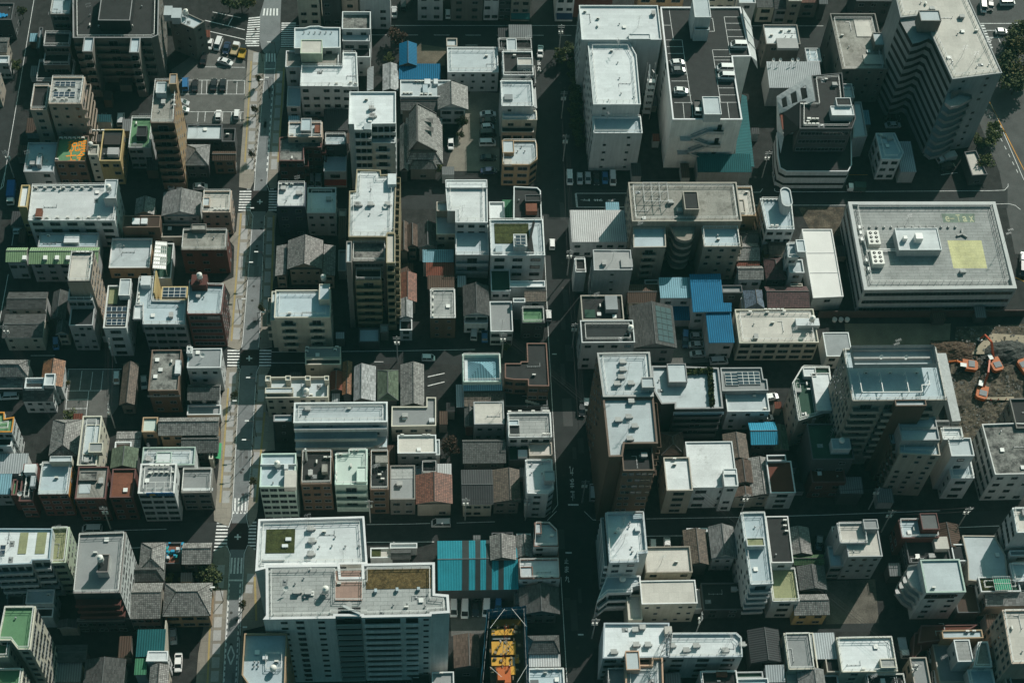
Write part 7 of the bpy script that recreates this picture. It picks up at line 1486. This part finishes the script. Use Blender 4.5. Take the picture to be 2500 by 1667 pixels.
car('silver car stopped beside the curved balconies','sedan','silver',1465,20,1485,135); car('blue kei van under the blue ribbed roof','kei','blue',648,1480,645,1555); car('white car under the blue ribbed roof','hatch','silver',725,1515,790,1515)
t(4,1)
truck('white cab truck on the tax office street','white',mat('green_box',(.03,.06,.05)),380,170,290,165,5.0); car('black car at the boulevard edge, upper','van','black',1855,860,1855,960); car('white car at the boulevard edge','sedan','white',1860,840,1862,780)
t(0,2)
car('white minivan under the car port frame','van','white',170,505,0,515); car('white kei van in the small car park','kei','white',1068,295,1062,405); car('blue kei van on the shaded cross street','kei','blue',512,-10,514,85); car('silver car beside the long brown tiled house','hatch','silver',1312,345,1315,430)
t(2,2)
car('white kei van crossing on the middle street','kei','white',115,165,228,168); car('silver car by the tall brown tower','van','silver',1672,1460,1672,1320); car('white car under the first tower wall','kei','silver',1612,540,1612,650); car('dark car by the tall tower foot','sedan','black',1575,560,1570,690)
t(3,2)
car('dark car in the shaded yard, first','hatch','navy',645,-10,645,40); car('silver car in the shaded yard','sedan','silver',700,45,810,42); car('black and silver car in the shaded yard','sedan','silver',700,130,830,125); car('pale van at the yard exit','van','silver',895,195,1010,190); car('white car glinting behind the grey flat roof','hatch','white',1395,525,1460,515); car('white car half hidden by the blue gable','hatch','white',1330,720,1430,705)
t(0,3)
car('silver estate car at the cross street kerb','van','silver',930,165,750,168); car('white sedan in the corner car park','sedan','white',1630,1300,1622,1455); car('white car behind the party wall','hatch','silver',1578,1110,1582,1175)
t(2,3)
car('white minivan driving on the cross street','van','silver',372,112,200,115); car('white van at the near end of the market car row','van','white',402,788,402,970); car('white minivan second in the market car row','van','white',505,820,502,965); car('black car in the market car row','sedan','black',600,800,600,960); car('pale blue van in the market car row','van','white',705,790,695,965); car('small blue car at the end of the market car row','kei','blue',810,810,808,890)
t(3,3)
car('white car in the gated bay by the cross street','hatch','white',478,280,482,345); car('white car beside it with an orange frame','kei','silver',350,300,352,350); car('blue car at the vacant lot street','hatch','navy',1867,250,1862,330)
t(4,3)
truck('white truck with boxes in the narrow lane','white',mat('pale_boxes',(.45,.50,.52)),752,1175,780,1320,5.0,1); car('white car in the courtyard','hatch','silver',1015,1255,1030,1360); car('white car at the lower edge courtyard','van','white',1060,1500,1070,1600)
# ---------------------------------------------------------------- poles, lamps
def pole_mesh(kind):
    q = MB()
    if kind == 'pole':
        q.cyl(0,0,0,11.5,.17,8,0,.11)
        for z,w in ((11.0,.95),(10.3,.95),(9.2,.75)):
            q.bar((-w,0,z),(w,0,z),.07,1)
            for x in (-w+.05,-.35,.35,w-.05): q.cyl(x,0,z+.04,z+.22,.045,6,1)
        return q.mesh('pole',[M_CONC(),M_STEEL(),M_METAL()])
    if kind == 'transformer':
        for x in (-.45,.45): q.cyl(x,.3,7.6,8.4,.24,10,0)
        q.bar((-.7,.15,7.55),(.7,.15,7.55),.1,0); return q.mesh('transformer',[M_AC()])
    if kind == 'post':
        q.cyl(0,0,0,7.6,.09,8,0,.06); q.bar((0,0,7.5),(1.5,0,7.8),.08,0); return q.mesh('post',[mat('dark_bronze',(.05,.04,.035))])
    if kind == 'lamp_head': q.box(1.1,-.16,7.74,2.1,.16,7.9,0,True); return q.mesh('lamp_head',[M_METAL()])
def upole(c, r, x, y, label, rz=0.0):
    t(c,r); p = P(x,y,0); o = empty('utility_pole',(p.x,p.y,0),rz); tag(o,label,'utility pole','utility poles along the streets')
    put('pole',shared('pole',lambda: pole_mesh('pole')),o); put('transformer',shared('trf',lambda: pole_mesh('transformer')),o); return o
PT = []
for c,r,x,y,rz,w_ in ((2,0,1360,480,0,'near the white stop words'),(2,0,1385,1080,0,'along the second avenue by the white complex'),(2,0,1400,1470,0,'beside the shaded white complex lawn'),(2,1,1435,960,0,'in front of the grey metal tower'),(2,1,1480,1620,0,'at the middle street corner'),(2,2,1570,1480,0,'by the tall brown tower'),(2,3,1660,1160,0,'by the white long roof'),(3,0,1345,1620,0,'beside the curved balconies'),
  (0,1,120,1640,0,'on the far cross street'),(0,2,1060,210,1.57,'beside the small car park'),(0,2,1050,800,1.57,'by the checkered court'),(0,2,1010,1720,0,'before the rust red roof'),(2,2,505,1640,0,'before the dark ribbed house'),(2,2,1055,1640,0,'before the white terrace roof'),(3,2,1145,1600,0,'before the brown slate house'),(4,2,450,1540,0,'at the foot of the tan tower'),(4,3,565,190,0,'by the grey stepped house'),(4,3,1255,160,0,'by the curved grey roof'),(4,3,790,1570,0,'by the workshop lane'),(3,3,740,1120,1.57,'on the narrow lane behind the white rimmed roof'),(1,2,1755,190,0,'on the middle street behind the gable roofs'),(2,2,840,160,0,'by the teal walled house'),(1,2,1510,1660,0,'before the mint terrace'),(0,0,130,1620,0,'on the narrow road beside the blue building')):
    PT.append(upole(c,r,x,y,'grey utility pole with cross arms '+w_,rz))
def lamp(c, r, x, y, rz, label):
    t(c,r); p = P(x,y,.1); o = empty('street_lamp',(p.x,p.y,.1),rz); tag(o,label,'street lamp','street lamps along the avenue')
    put('post',shared('post',lambda: pole_mesh('post')),o); put('lamp_head',shared('lh',lambda: pole_mesh('lamp_head')),o)
for c,r,x,y,rz,w_ in ((1,0,525,560,math.pi,'at the junction corner by the car park'),(1,0,655,560,math.pi,'at the junction corner by the white hall'),(1,0,590,900,math.pi,'in front of the broad white building'),(1,0,640,880,math.pi,'on the shaded pavement by the broad white building'),(1,1,400,510,0,'by the white tower house'),(1,1,548,905,math.pi,'across from the old concrete roof'),(1,1,322,1330,0,'beside the red striped corner'),(1,1,500,1450,0,'before the small apartment block'),(1,2,480,490,math.pi,'across from the cottage row'),(1,2,445,1050,math.pi,'across from the grey flat roof'),(1,2,470,880,math.pi,'on the pavement across from the tiled house'),(1,3,168,820,math.pi,'beside the silver tiled house'),(1,3,330,1180,0,'beside the blue shaded roof'),(1,2,240,700,0,'before the long tiled house'),(1,1,390,1000,0,'before the dark brown block')): lamp(c,r,x,y,rz,'slim street lamp '+w_)
def bmesh_():
    q = MB(); q.cyl(0,0,0,.85,.09,8,0); q.cyl(0,0,.85,.95,.11,8,1,.03); return q.mesh('bollard',[mat('bollard_brown',(.06,.05,.04)),M_STEEL()])
for a, e, n in ((W(1,0,[(530,700)])[0],W(1,0,[(448,1540)])[0],16),(W(1,1,[(424,440)])[0],W(1,1,[(332,1540)])[0],16),(W(1,1,[(552,440)])[0],W(1,1,[(508,1540)])[0],14),(W(1,2,[(312,300)])[0],W(1,2,[(246,1400)])[0],15),(W(1,2,[(482,320)])[0],W(1,2,[(410,1400)])[0],14)):
    for k in range(n): p = a.lerp(e,k/(n-1)); tag(put('bollard',shared('bollard',bmesh_),None,(p.x,p.y,.1)),'short dark bollard at the kerb of the avenue','bollard','bollards along the avenue kerbs')
# ---------------------------------------------------------------- trees
LEAF = [mat('leaf_dark',(.042,.058,.022),fine=.45,ns=1.5,rough=.9), mat('leaf_mid',(.075,.095,.03),fine=.45,ns=1.5,rough=.9), mat('leaf_russet',(.04,.024,.014),fine=.4,ns=1.5,rough=.9), mat('leaf_olive',(.085,.08,.025),fine=.4,ns=1.5,rough=.9)]
M_BARK = mat('bark',(.06,.048,.035),fine=.3)
def crown_mesh(kind, seed):
    rnd = random.Random(seed); q = MB(); R = 1.0; lobes = [(rnd.uniform(-.55,.55),rnd.uniform(-.55,.55),rnd.uniform(-.3,.4),rnd.uniform(.35,.6)) for _ in range(9)]
    for x,y,z,r in lobes:
        for _ in range(90):
            d = Vector((rnd.gauss(0,1),rnd.gauss(0,1),rnd.gauss(0,1))).normalized()*r*rnd.uniform(.55,1.05); c0 = Vector((x,y,z))+d; s = rnd.uniform(.05,.11)
            u = Vector((rnd.gauss(0,1),rnd.gauss(0,1),rnd.gauss(0,1))).normalized(); v = u.cross(Vector((rnd.gauss(0,1),rnd.gauss(0,1),rnd.gauss(0,1)))).normalized(); q.face([c0-u*s-v*s*.6,c0+u*s-v*s*.6,c0+u*s*.7+v*s*.7,c0-u*s*.6+v*s*.7], 1 if rnd.random() < .38 else 0)
    return q.mesh('crown',[LEAF[kind], mat('leaf_light_%d'%kind, ((.075,.09,.032),(.11,.125,.04),(.07,.042,.026),(.13,.115,.042))[kind], fine=.3, ns=1.5, rough=.9)])
def trunk_mesh():
    q = MB(); q.cyl(0,0,0,1.0,.06,8,0,.035)
    for a in range(5): q.bar((0,0,.55+.08*a),(.35*math.cos(a*1.3),.35*math.sin(a*1.3),1.0+.08*a),.03)
    return q.mesh('trunk',[M_BARK])
NT = [0]
def tree(c, r, x, y, hgt, rad, kind, label, group='trees in the yards and along the streets', z=0.0):
    t(c,r); p = P(x,y,z+hgt*.6); o = empty('tree',(p.x,p.y,z),NT[0]*1.3); NT[0] += 1; tag(o,label,'tree',group)
    k = put('trunk',shared('trunk',trunk_mesh),o); k.scale = (hgt*.5,hgt*.5,hgt*.62)
    k = put('crown',shared(('crown',kind,NT[0]%3),lambda: crown_mesh(kind,kind*10+NT[0]%3)),o,(0,0,hgt*.65)); k.scale = (rad,rad,hgt*.42)
for c,r,x,y,h_,rd,k,l in ((1,0,1760,330,6,3.4,2,'brown leaved round tree on the top street'),(2,0,1385,500,5.5,2.6,1,'green bushy tree beside the second avenue stop words'),(2,0,1465,470,5,2.4,0,'dark bushy tree next to the white complex'),(2,0,480,1125,5,1.8,0,'round garden tree at the temple wing'),(2,0,460,1230,3,1.2,0,'low shrub at the temple yard'),(2,0,280,1230,4,1.5,0,'dark shrub by the temple hall'),(2,0,290,1540,4.5,1.9,1,'garden tree at the temple gate'),(2,0,250,1490,3,1.3,0,'shrub beside the temple gate tiles'),(1,0,1690,540,4,1.8,1,'overgrown shrub by the blue tiled roof'),(2,2,375,970,6,2.9,2,'dark red tree beside the beige deck roof'),(2,2,890,60,2.5,1.4,1,'hedge plant in the brown rimmed garden'),(0,2,640,695,4,1.9,1,'shrub at the end of the small car park'),(0,2,605,400,2.5,.9,3,'thin shrub by the orange gable'),(1,3,50,600,7,3.2,0,'dense dark tree beside the avenue tiles'),(1,3,-10,560,6,2.6,0,'second dense tree beside the avenue tiles'),(0,3,1550,630,3,1.4,1,'light green shrub in the tiled courtyard'),(0,3,1680,630,3,1.4,1,'light green shrub further along the tiled courtyard'),(0,0,150,600,4,1.8,1,'roadside shrub by the white sheet wall'),(0,0,200,120,4,1.8,0,'roadside shrub by the dark corner house'),(1,0,330,40,6,2.8,0,'dark tree by the curved yellow pavement'),(1,0,220,30,6,2.8,0,'dark tree beside the top car park fence'),(1,0,390,20,5,2.2,3,'olive tree by the curved yellow pavement')): tree(c,r,x,y,h_,rd,k,l)
for i,(x,y,h_,rd) in enumerate(((1770,370,8,4.2),(1850,430,9,4.5),(1760,610,9,5),(1850,640,9,5),(1800,760,8,4.4),(1560,1250,7,3.2),(1600,1180,6,2.6),(1500,1480,6,2.8),(1460,1290,5,2.2),(1830,250,7,3.4))): tree(4,0,x,y,h_,rd,i%2*3 if i<5 else 1,'broad park tree beyond the boulevard kerb' if i<5 or i==9 else 'small planted tree at the foot of the wavy tower', 'boulevard park trees' if i<5 or i==9 else 'small trees under the wavy tower')
for c,r,x,y,l in ((1,0,490,720,'by the car park fence'),(1,0,455,1000,'across the broad white building'),(1,0,425,1400,'by the brown sheet house'),(1,1,515,1265,'before the small apartment block'),(1,2,265,500,'by the cottage row'),(1,2,440,1290,'by the teal apartment'),(1,3,345,850,'across the silver tiled house')): tree(c,r,x,y,4.6,.95,3,'thin leafed young street tree '+l,'young street trees along the avenue',.1)
for i in range(15): tree(2,0,1470+14*(i%3)+3*i,430+62*i,4.5-(i%3)*.6,2.0,i%2,'leafy shrub in the planting strip along the stepped white complex','shrubs along the white complex')
# ---------------------------------------------------------------- building site: excavators
M_ORG = mat('excavator_orange',(.40,.10,.02),rough=.6,fine=.06); M_BOOM = mat('boom_red',(.40,.07,.025),rough=.45,fine=.08)
def excavator(c, r, x, y, head, pts, label, boomc=M_BOOM):
    """pivot pixel, body heading in degrees, boom joints as (reach, height)"""
    t(c,r); p = P(x,y,1.2); o = empty('excavator',(p.x,p.y,0.1),math.radians(head)); tag(o,label,'excavator')
    for s,nm in ((-1,0),(1,0)):
        q = MB(); q.box(s*1.2-.35,-2.1,.25,s*1.2+.35,2.1,1.0,0,True); q.box(s*1.2-.35,-2.3,.4,s*1.2+.35,2.3,.8,0,True); q.build('track',[M_BLACK()],o)
    q = MB(); L_ = [(-1.45,-2.3),(-.9,-2.75),(.9,-2.75),(1.45,-2.3),(1.45,1.2),(-.2,1.2),(-.2,.4),(-1.45,.4)]; q.prism(L_,1.05,2.25,0)
    q.build('body',[M_ORG],o); q = MB(); q.box(-.7,-1.9,2.25,1.2,-.3,2.40); q.build('engine_cover',[mat('engine_grey',(.22,.23,.24))],o)
    q = MB(); q.box(-1.4,.45,1.05,-.35,2.0,2.9,1); q.box(-1.42,.43,2.9,-.33,2.02,2.98,0,True); q.build('cab',[M_METAL(),M_GLASS()],o)
    q = MB()
    for i in range(len(pts)-1): q.bar((.1,pts[i][0],pts[i][1]),(.1,pts[i+1][0],pts[i+1][1]),.5-.08*i)
    q.build('boom',[boomc],o); e = pts[-1]; q = MB(); q.box(-.5,e[0]-.5,e[1]-.8,.7,e[0]+.4,e[1],0,True); q.build('bucket',[M_STEEL()],o)
excavator(4,2,1480,470,-20,[(.8,2.0),(3.8,4.6),(8.5,3.4),(9.6,.8)],'orange excavator nearest the barrier with a long raised boom')
excavator(4,2,1590,215,15,[(.8,2.0),(4.2,5.2),(7.2,4.0),(8.0,.9)],'orange excavator behind, its boom reaching over the spoil heap')
excavator(4,2,1340,240,80,[(.8,1.9),(3.0,2.8),(4.6,2.0),(4.9,.7)],'small orange excavator beside the hoarding wall',M_ORG)
excavator(4,2,1880,270,200,[(.8,2.0),(4,4),(7,3),(8,.8)],'orange excavator at the edge of the excavation')
def heap(c, r, x, y, rx, ry, h_, mt, label):
    t(c,r); p = P(x,y,0); q = MB(); n = 26; from mathutils import noise as nz
    def hz(u,v): rr = math.hypot(u,v); return max(0,(1-rr**1.6))*h_*(1+.45*nz.noise(Vector((u*3,v*3,h_))))+.25*nz.noise(Vector((u*9,v*9,2)))
    V = {(i,j):(u*rx,v*ry,hz(u,v)-.12) for i in range(n+1) for j in range(n+1) for u,v in (((i/n-.5)*2.1,(j/n-.5)*2.1),)}
    for i in range(n):
        for j in range(n): q.face([V[i,j],V[i+1,j],V[i+1,j+1],V[i,j+1]])
    o = q.build('spoil_heap',[mt],None,(p.x,p.y,.6)); tag(o,label,'earth heap')
heap(4,2,1730,130,7.5,4.2,2.2,mat('rubble',(.075,.078,.072),fine=.6,ns=2.5,rough=1,bump=1.0),'dark rubble heap behind the excavators'); heap(4,2,1230,110,5.5,3.2,1.6,mat('brown_spoil',(.085,.06,.04),fine=.5,ns=1.8,rough=1,bump=1.0),'brown spoil heap by the hoarding corner')
sheet('yard',[W(4,2,[(1380,130),(1560,-60),(1900,-40),(1950,60),(1600,60),(1590,130)],.75)],mat('pale_sand',(.33,.28,.20),fine=.15,stain=.3),.85)
sheet('yard',[W(4,2,[(1495,545),(1775,560),(1770,522),(1500,528)],.75)],mat('pale_sand',(.33,.28,.20)),1.15)
t(4,2)
for i,x in enumerate((1490,1560,1630,1700,1770)):
    p = P(x,545,.9); q = MB(); q.cyl(0,0,0,.75,.17,10,0,.04); q.box(-.22,-.22,-.02,.22,.22,.04,0,True); o = q.build('traffic_cone',[mat('cone_red',(.5,.05,.02))],None,(p.x,p.y,1.0)); tag(o,'red cone standing on the pale site barrier strip','cone','cones on the site barrier strip')
q = MB(); rnd = random.Random(31); cq = W(4,2,[(1110,980),(1250,-100),(1940,-120),(1960,1050)])
for i in range(900):
    u, v = rnd.random(), rnd.random(); p = cq[0].lerp(cq[3],u).lerp(cq[1].lerp(cq[2],u),v); s = rnd.uniform(.08,.35)*(1.6 if rnd.random()<.1 else 1); a = rnd.uniform(0,3); dx,dy = math.cos(a)*s, math.sin(a)*s; z0 = rnd.uniform(.3,1.0)
    q.face([(p.x-dx,p.y-dy,z0),(p.x+dy,p.y-dx,z0+s*.5),(p.x+dx,p.y+dy,z0+s*.8),(p.x-dy,p.y+dx,z0+s*.3)])
o = q.build('debris',[mat('broken_concrete',(.16,.155,.14),fine=.6,ns=3)]); tag(o,'broken concrete pieces strewn over the excavated ground','debris',None,'stuff')
# dark fence and planters behind the tax office
t(4,1); a = P(-20,1345,0); e = P(1867,1335,0); q = MB(); q.box(0,-.15,0,e.x-a.x,.15,3.0); 
for i in range(60): q.box((e.x-a.x)*i/60,-.22,0,(e.x-a.x)*i/60+.08,-.15,3.0)
o = q.build('site_fence',[mat('brown_fence',(.075,.05,.045),fine=.2)],None,(a.x,a.y,0)); tag(o,'long dark brown site fence behind the tax office','fence')
for i,x in enumerate((140,198,255)):
    t(4,1); p = P(x,1365,.5); q = MB(); q.cyl(0,0,0,.9,.55,10,0,.65); o = q.build('planter',[M_AC()],None,(p.x,p.y,0)); tag(o,'round beige planter in the row of three by the fence','planter','round planters by the fence')
# car gate frames in the slanted row
# ---------------------------------------------------------------- building under construction with blue scaffold sheets
t(2,3)
M_BLUE = mat('scaffold_sheet_blue',(.015,.19,.33),rough=.6,fine=.25); M_ORF = mat('orange_deck_sheet',(.55,.29,.03),rough=.55,fine=.12,stain=.35,thr=.55)
zs = 12.0; q4 = [P(x,y,zs) for x,y in ((640,1640),(1095,1640),(1062,862),(708,895))]; c = sum((v for v in q4),Vector())/4; o = empty('construction_site',(c.x,c.y,0)); tag(o,'half built block wrapped in blue scaffold sheets with orange floors','construction'); cen = (c.x,c.y)
L_ = [(v.x-c.x,v.y-c.y) for v in q4]
for i in range(4):
    if i == 0: continue
    a,e = L_[i],L_[(i+1)%4]; q = MB(); d = Vector((e[0]-a[0],e[1]-a[1],0)).normalized(); n = Vector((-d.y,d.x,0))*.12
    A_,E_ = Vector((a[0],a[1],0)),Vector((e[0],e[1],0)); k = 8
    for j in range(k):
        u,v = A_.lerp(E_,j/k), A_.lerp(E_,(j+1)/k); w1 = n*(1 if j%2 else -1)*.7; 
        f = [u+w1,v-w1,v-w1+Vector((0,0,zs)),u+w1+Vector((0,0,zs))]; q.face(f); q.face([x+n*.4 for x in f][::-1])
    q.build('scaffold_sheet',[M_BLUE],o)
    q = MB()
    for j in range(k+1): u = A_.lerp(E_,j/k)+n*4; q.bar((u.x,u.y,0),(u.x,u.y,zs+.8),.05)
    for z in (3,6,9,11.5): q.bar(A_+n*4+Vector((0,0,z)),E_+n*4+Vector((0,0,z)),.05)
    q.build('scaffold',[M_STEEL()],o)
def deck(x0,y0,x1,y1,z,mt,nm='floor_deck',th=.25):
    t(2,3); pr = rect((x0,y0,x1,y1),z); q = MB(); q.box(pr[0][0]-c.x,pr[0][1]-c.y,z-th,pr[2][0]-c.x,pr[2][1]-c.y,z,0,True); return q.build(nm,[mt],o)
deck(740,1640,1030,970,6.0,mat('brown_form',(.12,.085,.05),fine=.3),'floor_deck')
M_ORD = mat('ochre_form',(.30,.17,.03),fine=.2)
for x0,y0,x1,y1,z in ((748,1050,1015,985,7.0),(748,1130,952,1070,8.2),(750,1310,965,1185,8.0),(748,1408,935,1330,8.2),(872,1490,965,1412,8.0),(962,1385,995,1305,7.6)): deck(x0,y0,x1,y1,z,M_ORF if y0!=1050 else M_ORD,'floor_deck')
for x0,y0,x1,y1 in ((752,1168,918,1150),(940,1410,958,1330)): deck(x0,y0,x1,y1,7.6,M_STEEL(),'steel_beam')
q = MB(); rnd = random.Random(4)
for i in range(46):
    x,y = rnd.uniform(760,1010), rnd.uniform(1000,1560); p = P(x,y,8.3); q.box(p.x-c.x-rnd.uniform(.1,.6),p.y-c.y-rnd.uniform(.05,.3),8.2,p.x-c.x+.1,p.y-c.y+rnd.uniform(.05,.5),8.2+rnd.uniform(.1,.6))
q.build('building_material',[mat('mixed_timber',(.28,.22,.14),fine=.5,ns=2)],o)
q = MB(); 
for (x0,y0),(x1,y1) in (((735,1065),(868,890)),((1065,1050),(930,885)),((735,1420),(840,1510)),((1075,1400),(980,1560))): a=P(x0,y0,zs); e=P(x1,y1,zs); q.bar((a.x-c.x,a.y-c.y,zs),(e.x-c.x,e.y-c.y,zs),.06)
q.build('cross_brace',[M_METAL()],o)
# crane with a lattice boom standing among the floors
t(2,3); p = P(850,1540,4); k = empty('mobile_crane',(p.x,p.y,0)); tag(k,'orange mobile crane with a lattice boom inside the blue scaffold','crane')
q = MB(); q.box(-1.6,-2.2,5.6,1.6,1.6,8.2,0,True); q.box(-1.4,-2.0,8.2,.2,.4,9.4); q.build('body',[M_ORG],k); q = MB(); q.box(-1.9,-2.8,0,-1.1,2.8,5.6); q.box(1.1,-2.8,0,1.9,2.8,5.6); q.box(-1.9,-1,5.2,1.9,1,5.59); q.build('undercarriage',[M_BLACK()],k)
tip = P(885,1045,16.0); tv = Vector((tip.x-p.x,tip.y-p.y,16.0)); b0 = Vector((0,1.2,8.2)); q = MB(); d = (tv-b0).normalized(); s1 = d.cross(Vector((0,0,1))).normalized()*.4; s2 = s1.cross(d).normalized()*.4; n = 9
for i in range(n):
    u,v = b0.lerp(tv,i/n), b0.lerp(tv,(i+1)/n)
    for w in (s1+s2,s1-s2,-s1-s2,-s1+s2): q.bar(u+w,v+w,.09,1 if 2<i<6 else 0)
    q.bar(u+s1+s2,v-s1+s2,.06,1 if 2<i<6 else 0); q.bar(u-s1-s2,v+s1-s2,.06,1 if 2<i<6 else 0)
q.build('boom',[mat('crane_red',(.45,.07,.02)),M_METAL()],k)
# ---------------------------------------------------------------- people
M_SKIN = mat('skin',(.40,.24,.16),fine=.03)
def person(x, y, z, rz, shirt, trousers, label, c_=2, r_=3, hat=None, bend=0.0, stride=.25):
    t(c_,r_); p = P(x,y,z+.9); o = empty('person',(p.x,p.y,z),rz); tag(o,label,'person')
    J = [(0,0,.95),(0,.02+bend*.2,1.2),(0,.02+bend*.45,1.42-bend*.1),(0,.03+bend*.6,1.52-bend*.14),(0,.05+bend*.7,1.66-bend*.2),
         (.1,0,.90),(.11,stride,.5),(.11,stride*1.0-.05,.06),(.11,stride+.12,.04),(-.1,0,.90),(-.11,-stride*.6,.5),(-.11,-stride*1.4,.08),(-.11,-stride*1.4+.14,.04),
         (.19,.02+bend*.4,1.40-bend*.1),(.27,.1+bend*.5,1.14),(.25,.28+bend*.5,.98),(-.19,.02+bend*.4,1.40-bend*.1),(-.27,-.06+bend*.5,1.14),(-.25,.12+bend*.5,.95)]
    E = [(0,1),(1,2),(2,3),(3,4),(0,5),(5,6),(6,7),(7,8),(0,9),(9,10),(10,11),(11,12),(2,13),(13,14),(14,15),(2,16),(16,17),(17,18)]
    RR = [.15,.14,.15,.06,.11,.1,.07,.05,.045,.1,.07,.05,.045,.075,.05,.04,.075,.05,.04]
    me = D.meshes.new('body'); me.from_pydata(J,E,[]); bo = put('body',me,o); sk = bo.modifiers.new('skin','SKIN')
    for i,s in enumerate(me.skin_vertices[0].data): s.radius = (RR[i],RR[i]); s.use_root = (i == 0)
    sb = bo.modifiers.new('sub','SUBSURF'); sb.levels = sb.render_levels = 1
    bpy.context.view_layer.update(); ev = D.meshes.new_from_object(bo.evaluated_get(bpy.context.evaluated_depsgraph_get())); bo.modifiers.clear(); bo.data = ev
    for mm in (M_SKIN, shirt, trousers): ev.materials.append(mm)
    for f in ev.polygons:
        zc = f.center.z; f.material_index = 0 if zc > 1.5-bend*.12 or (abs(f.center.x) > .235 and zc < 1.05) else 1 if zc > .93 else 2
    q = MB(); h0 = J[4]; q.cyl(h0[0],h0[1]-.01,h0[2]+.03,h0[2]+.14,.125,10,0,.04); q.build('helmet' if hat else 'hair',[hat or M_BLACK()],o)
    q = MB()
    for s in (1,-1):      # hands: palm, four fingers and a thumb
        hx,hy,hz = (J[15] if s==1 else J[18]); q.box(hx-.02,hy-.02,hz-.10,hx+.02,hy+.06,hz,0,True)
        for i in range(4): q.bar((hx,hy-.01+.02*i,hz-.10),(hx-s*.01,hy+.0+.02*i,hz-.17+.01*abs(i-1.5)),.014)
        q.bar((hx,hy+.06,hz-.04),(hx-s*.03,hy+.10,hz-.09),.016)
    q.build('hand',[M_SKIN],o); return o
WV = mat('work_white',(.55,.55,.53)); WN = mat('work_navy',(.03,.04,.06)); WR = mat('work_red',(.30,.03,.03)); WG = mat('work_grey',(.16,.17,.17)); HW = mat('helmet_white',(.7,.7,.68),rough=.3)
person(832,1200,8.0,.6,WV,WN,'worker in a white shirt beside the timber stack on the orange deck',hat=HW,bend=.5); person(905,1275,8.0,2.0,WN,WG,'worker in navy clothes standing on the orange deck',hat=HW,bend=.3); person(905,1425,8.0,-.5,WR,WN,'worker in a red jacket near the crane',hat=HW,bend=.3)
person(465,275,0.02,2.6,mat('dark_coat',(.02,.02,.022)),WN,'person in dark clothes walking over the zebra crossing',1,0,stride=.3)
# benches, crates and laundry seen on roofs
t(0,3); p = P(1580,350,6.0)
q = MB(); rnd = random.Random(8); kk = 0
for i in range(26):
    x,y = rnd.uniform(-2.6,2.6), rnd.uniform(-2.2,2.2); mi = rnd.choice((0,0,1,2)); q.box(x,y,0,x+rnd.uniform(.4,.9),y+rnd.uniform(.3,.7),rnd.uniform(.3,1.1),mi)
o = q.build('crate_pile',[mat('crate_blue',(.03,.30,.48)),mat('crate_white',(.6,.62,.62)),mat('crate_teal',(.03,.35,.33))],None,(p.x,p.y,4.6)); tag(o,'pile of blue and white crates on the courtyard roof','crates')
o['kind'] = 'stuff'
# overhead wires between neighbouring poles
def wire(o1, o2):
    a = o1.location; e = o2.location
    for x,z in ((-.85,11.3),(0,11.3),(.85,11.3),(-.6,9.4),(.6,9.4)):
        pr = None; q = MB()
        for i in range(9):
            k = i/8; v = Vector((0,0,0)).lerp(e-a,k)+Vector((x,0,z-1.0*4*k*(1-k)*.6))
            if pr: q.bar(pr,v,.03)
            pr = v
        w = q.build('power_line',[M_BLACK()],None,a); tag(w,'thin black overhead wires strung between utility poles','power line','overhead wires')
for i,j in ((12,13),(14,15),(11,8),(9,10),(18,21),(0,1),(1,2),(2,3),(3,4),(4,5),(5,6),(16,17)): wire(PT[i],PT[j])
# ---------------------------------------------------------------- thin even teal volume, added to lift the dark tones of the streets
hm = D.materials.new('tint_veil'); hm.use_nodes = True; hn = hm.node_tree.nodes; hl = hm.node_tree.links
hn.remove(hn['Principled BSDF']); hv = hn.new('ShaderNodeVolumePrincipled'); hv.inputs['Color'].default_value = (0.30, 0.92, 0.84, 1); hv.inputs['Density'].default_value = 0.00005
hl.new(hv.outputs[0], hn['Material Output'].inputs['Volume'])
m = MB(); m.box(-345,-300,-1.2,345,345,362,0,True); o = m.build('tint_veil',[hm]); o['kind'] = 'stuff'; o['label'] = 'thin blue green veil added over the whole city block to lift its shadows'; o['category'] = 'tint_veil'
SC.cycles.volume_bounces = 0; SC.cycles.volume_step_rate = 5.0
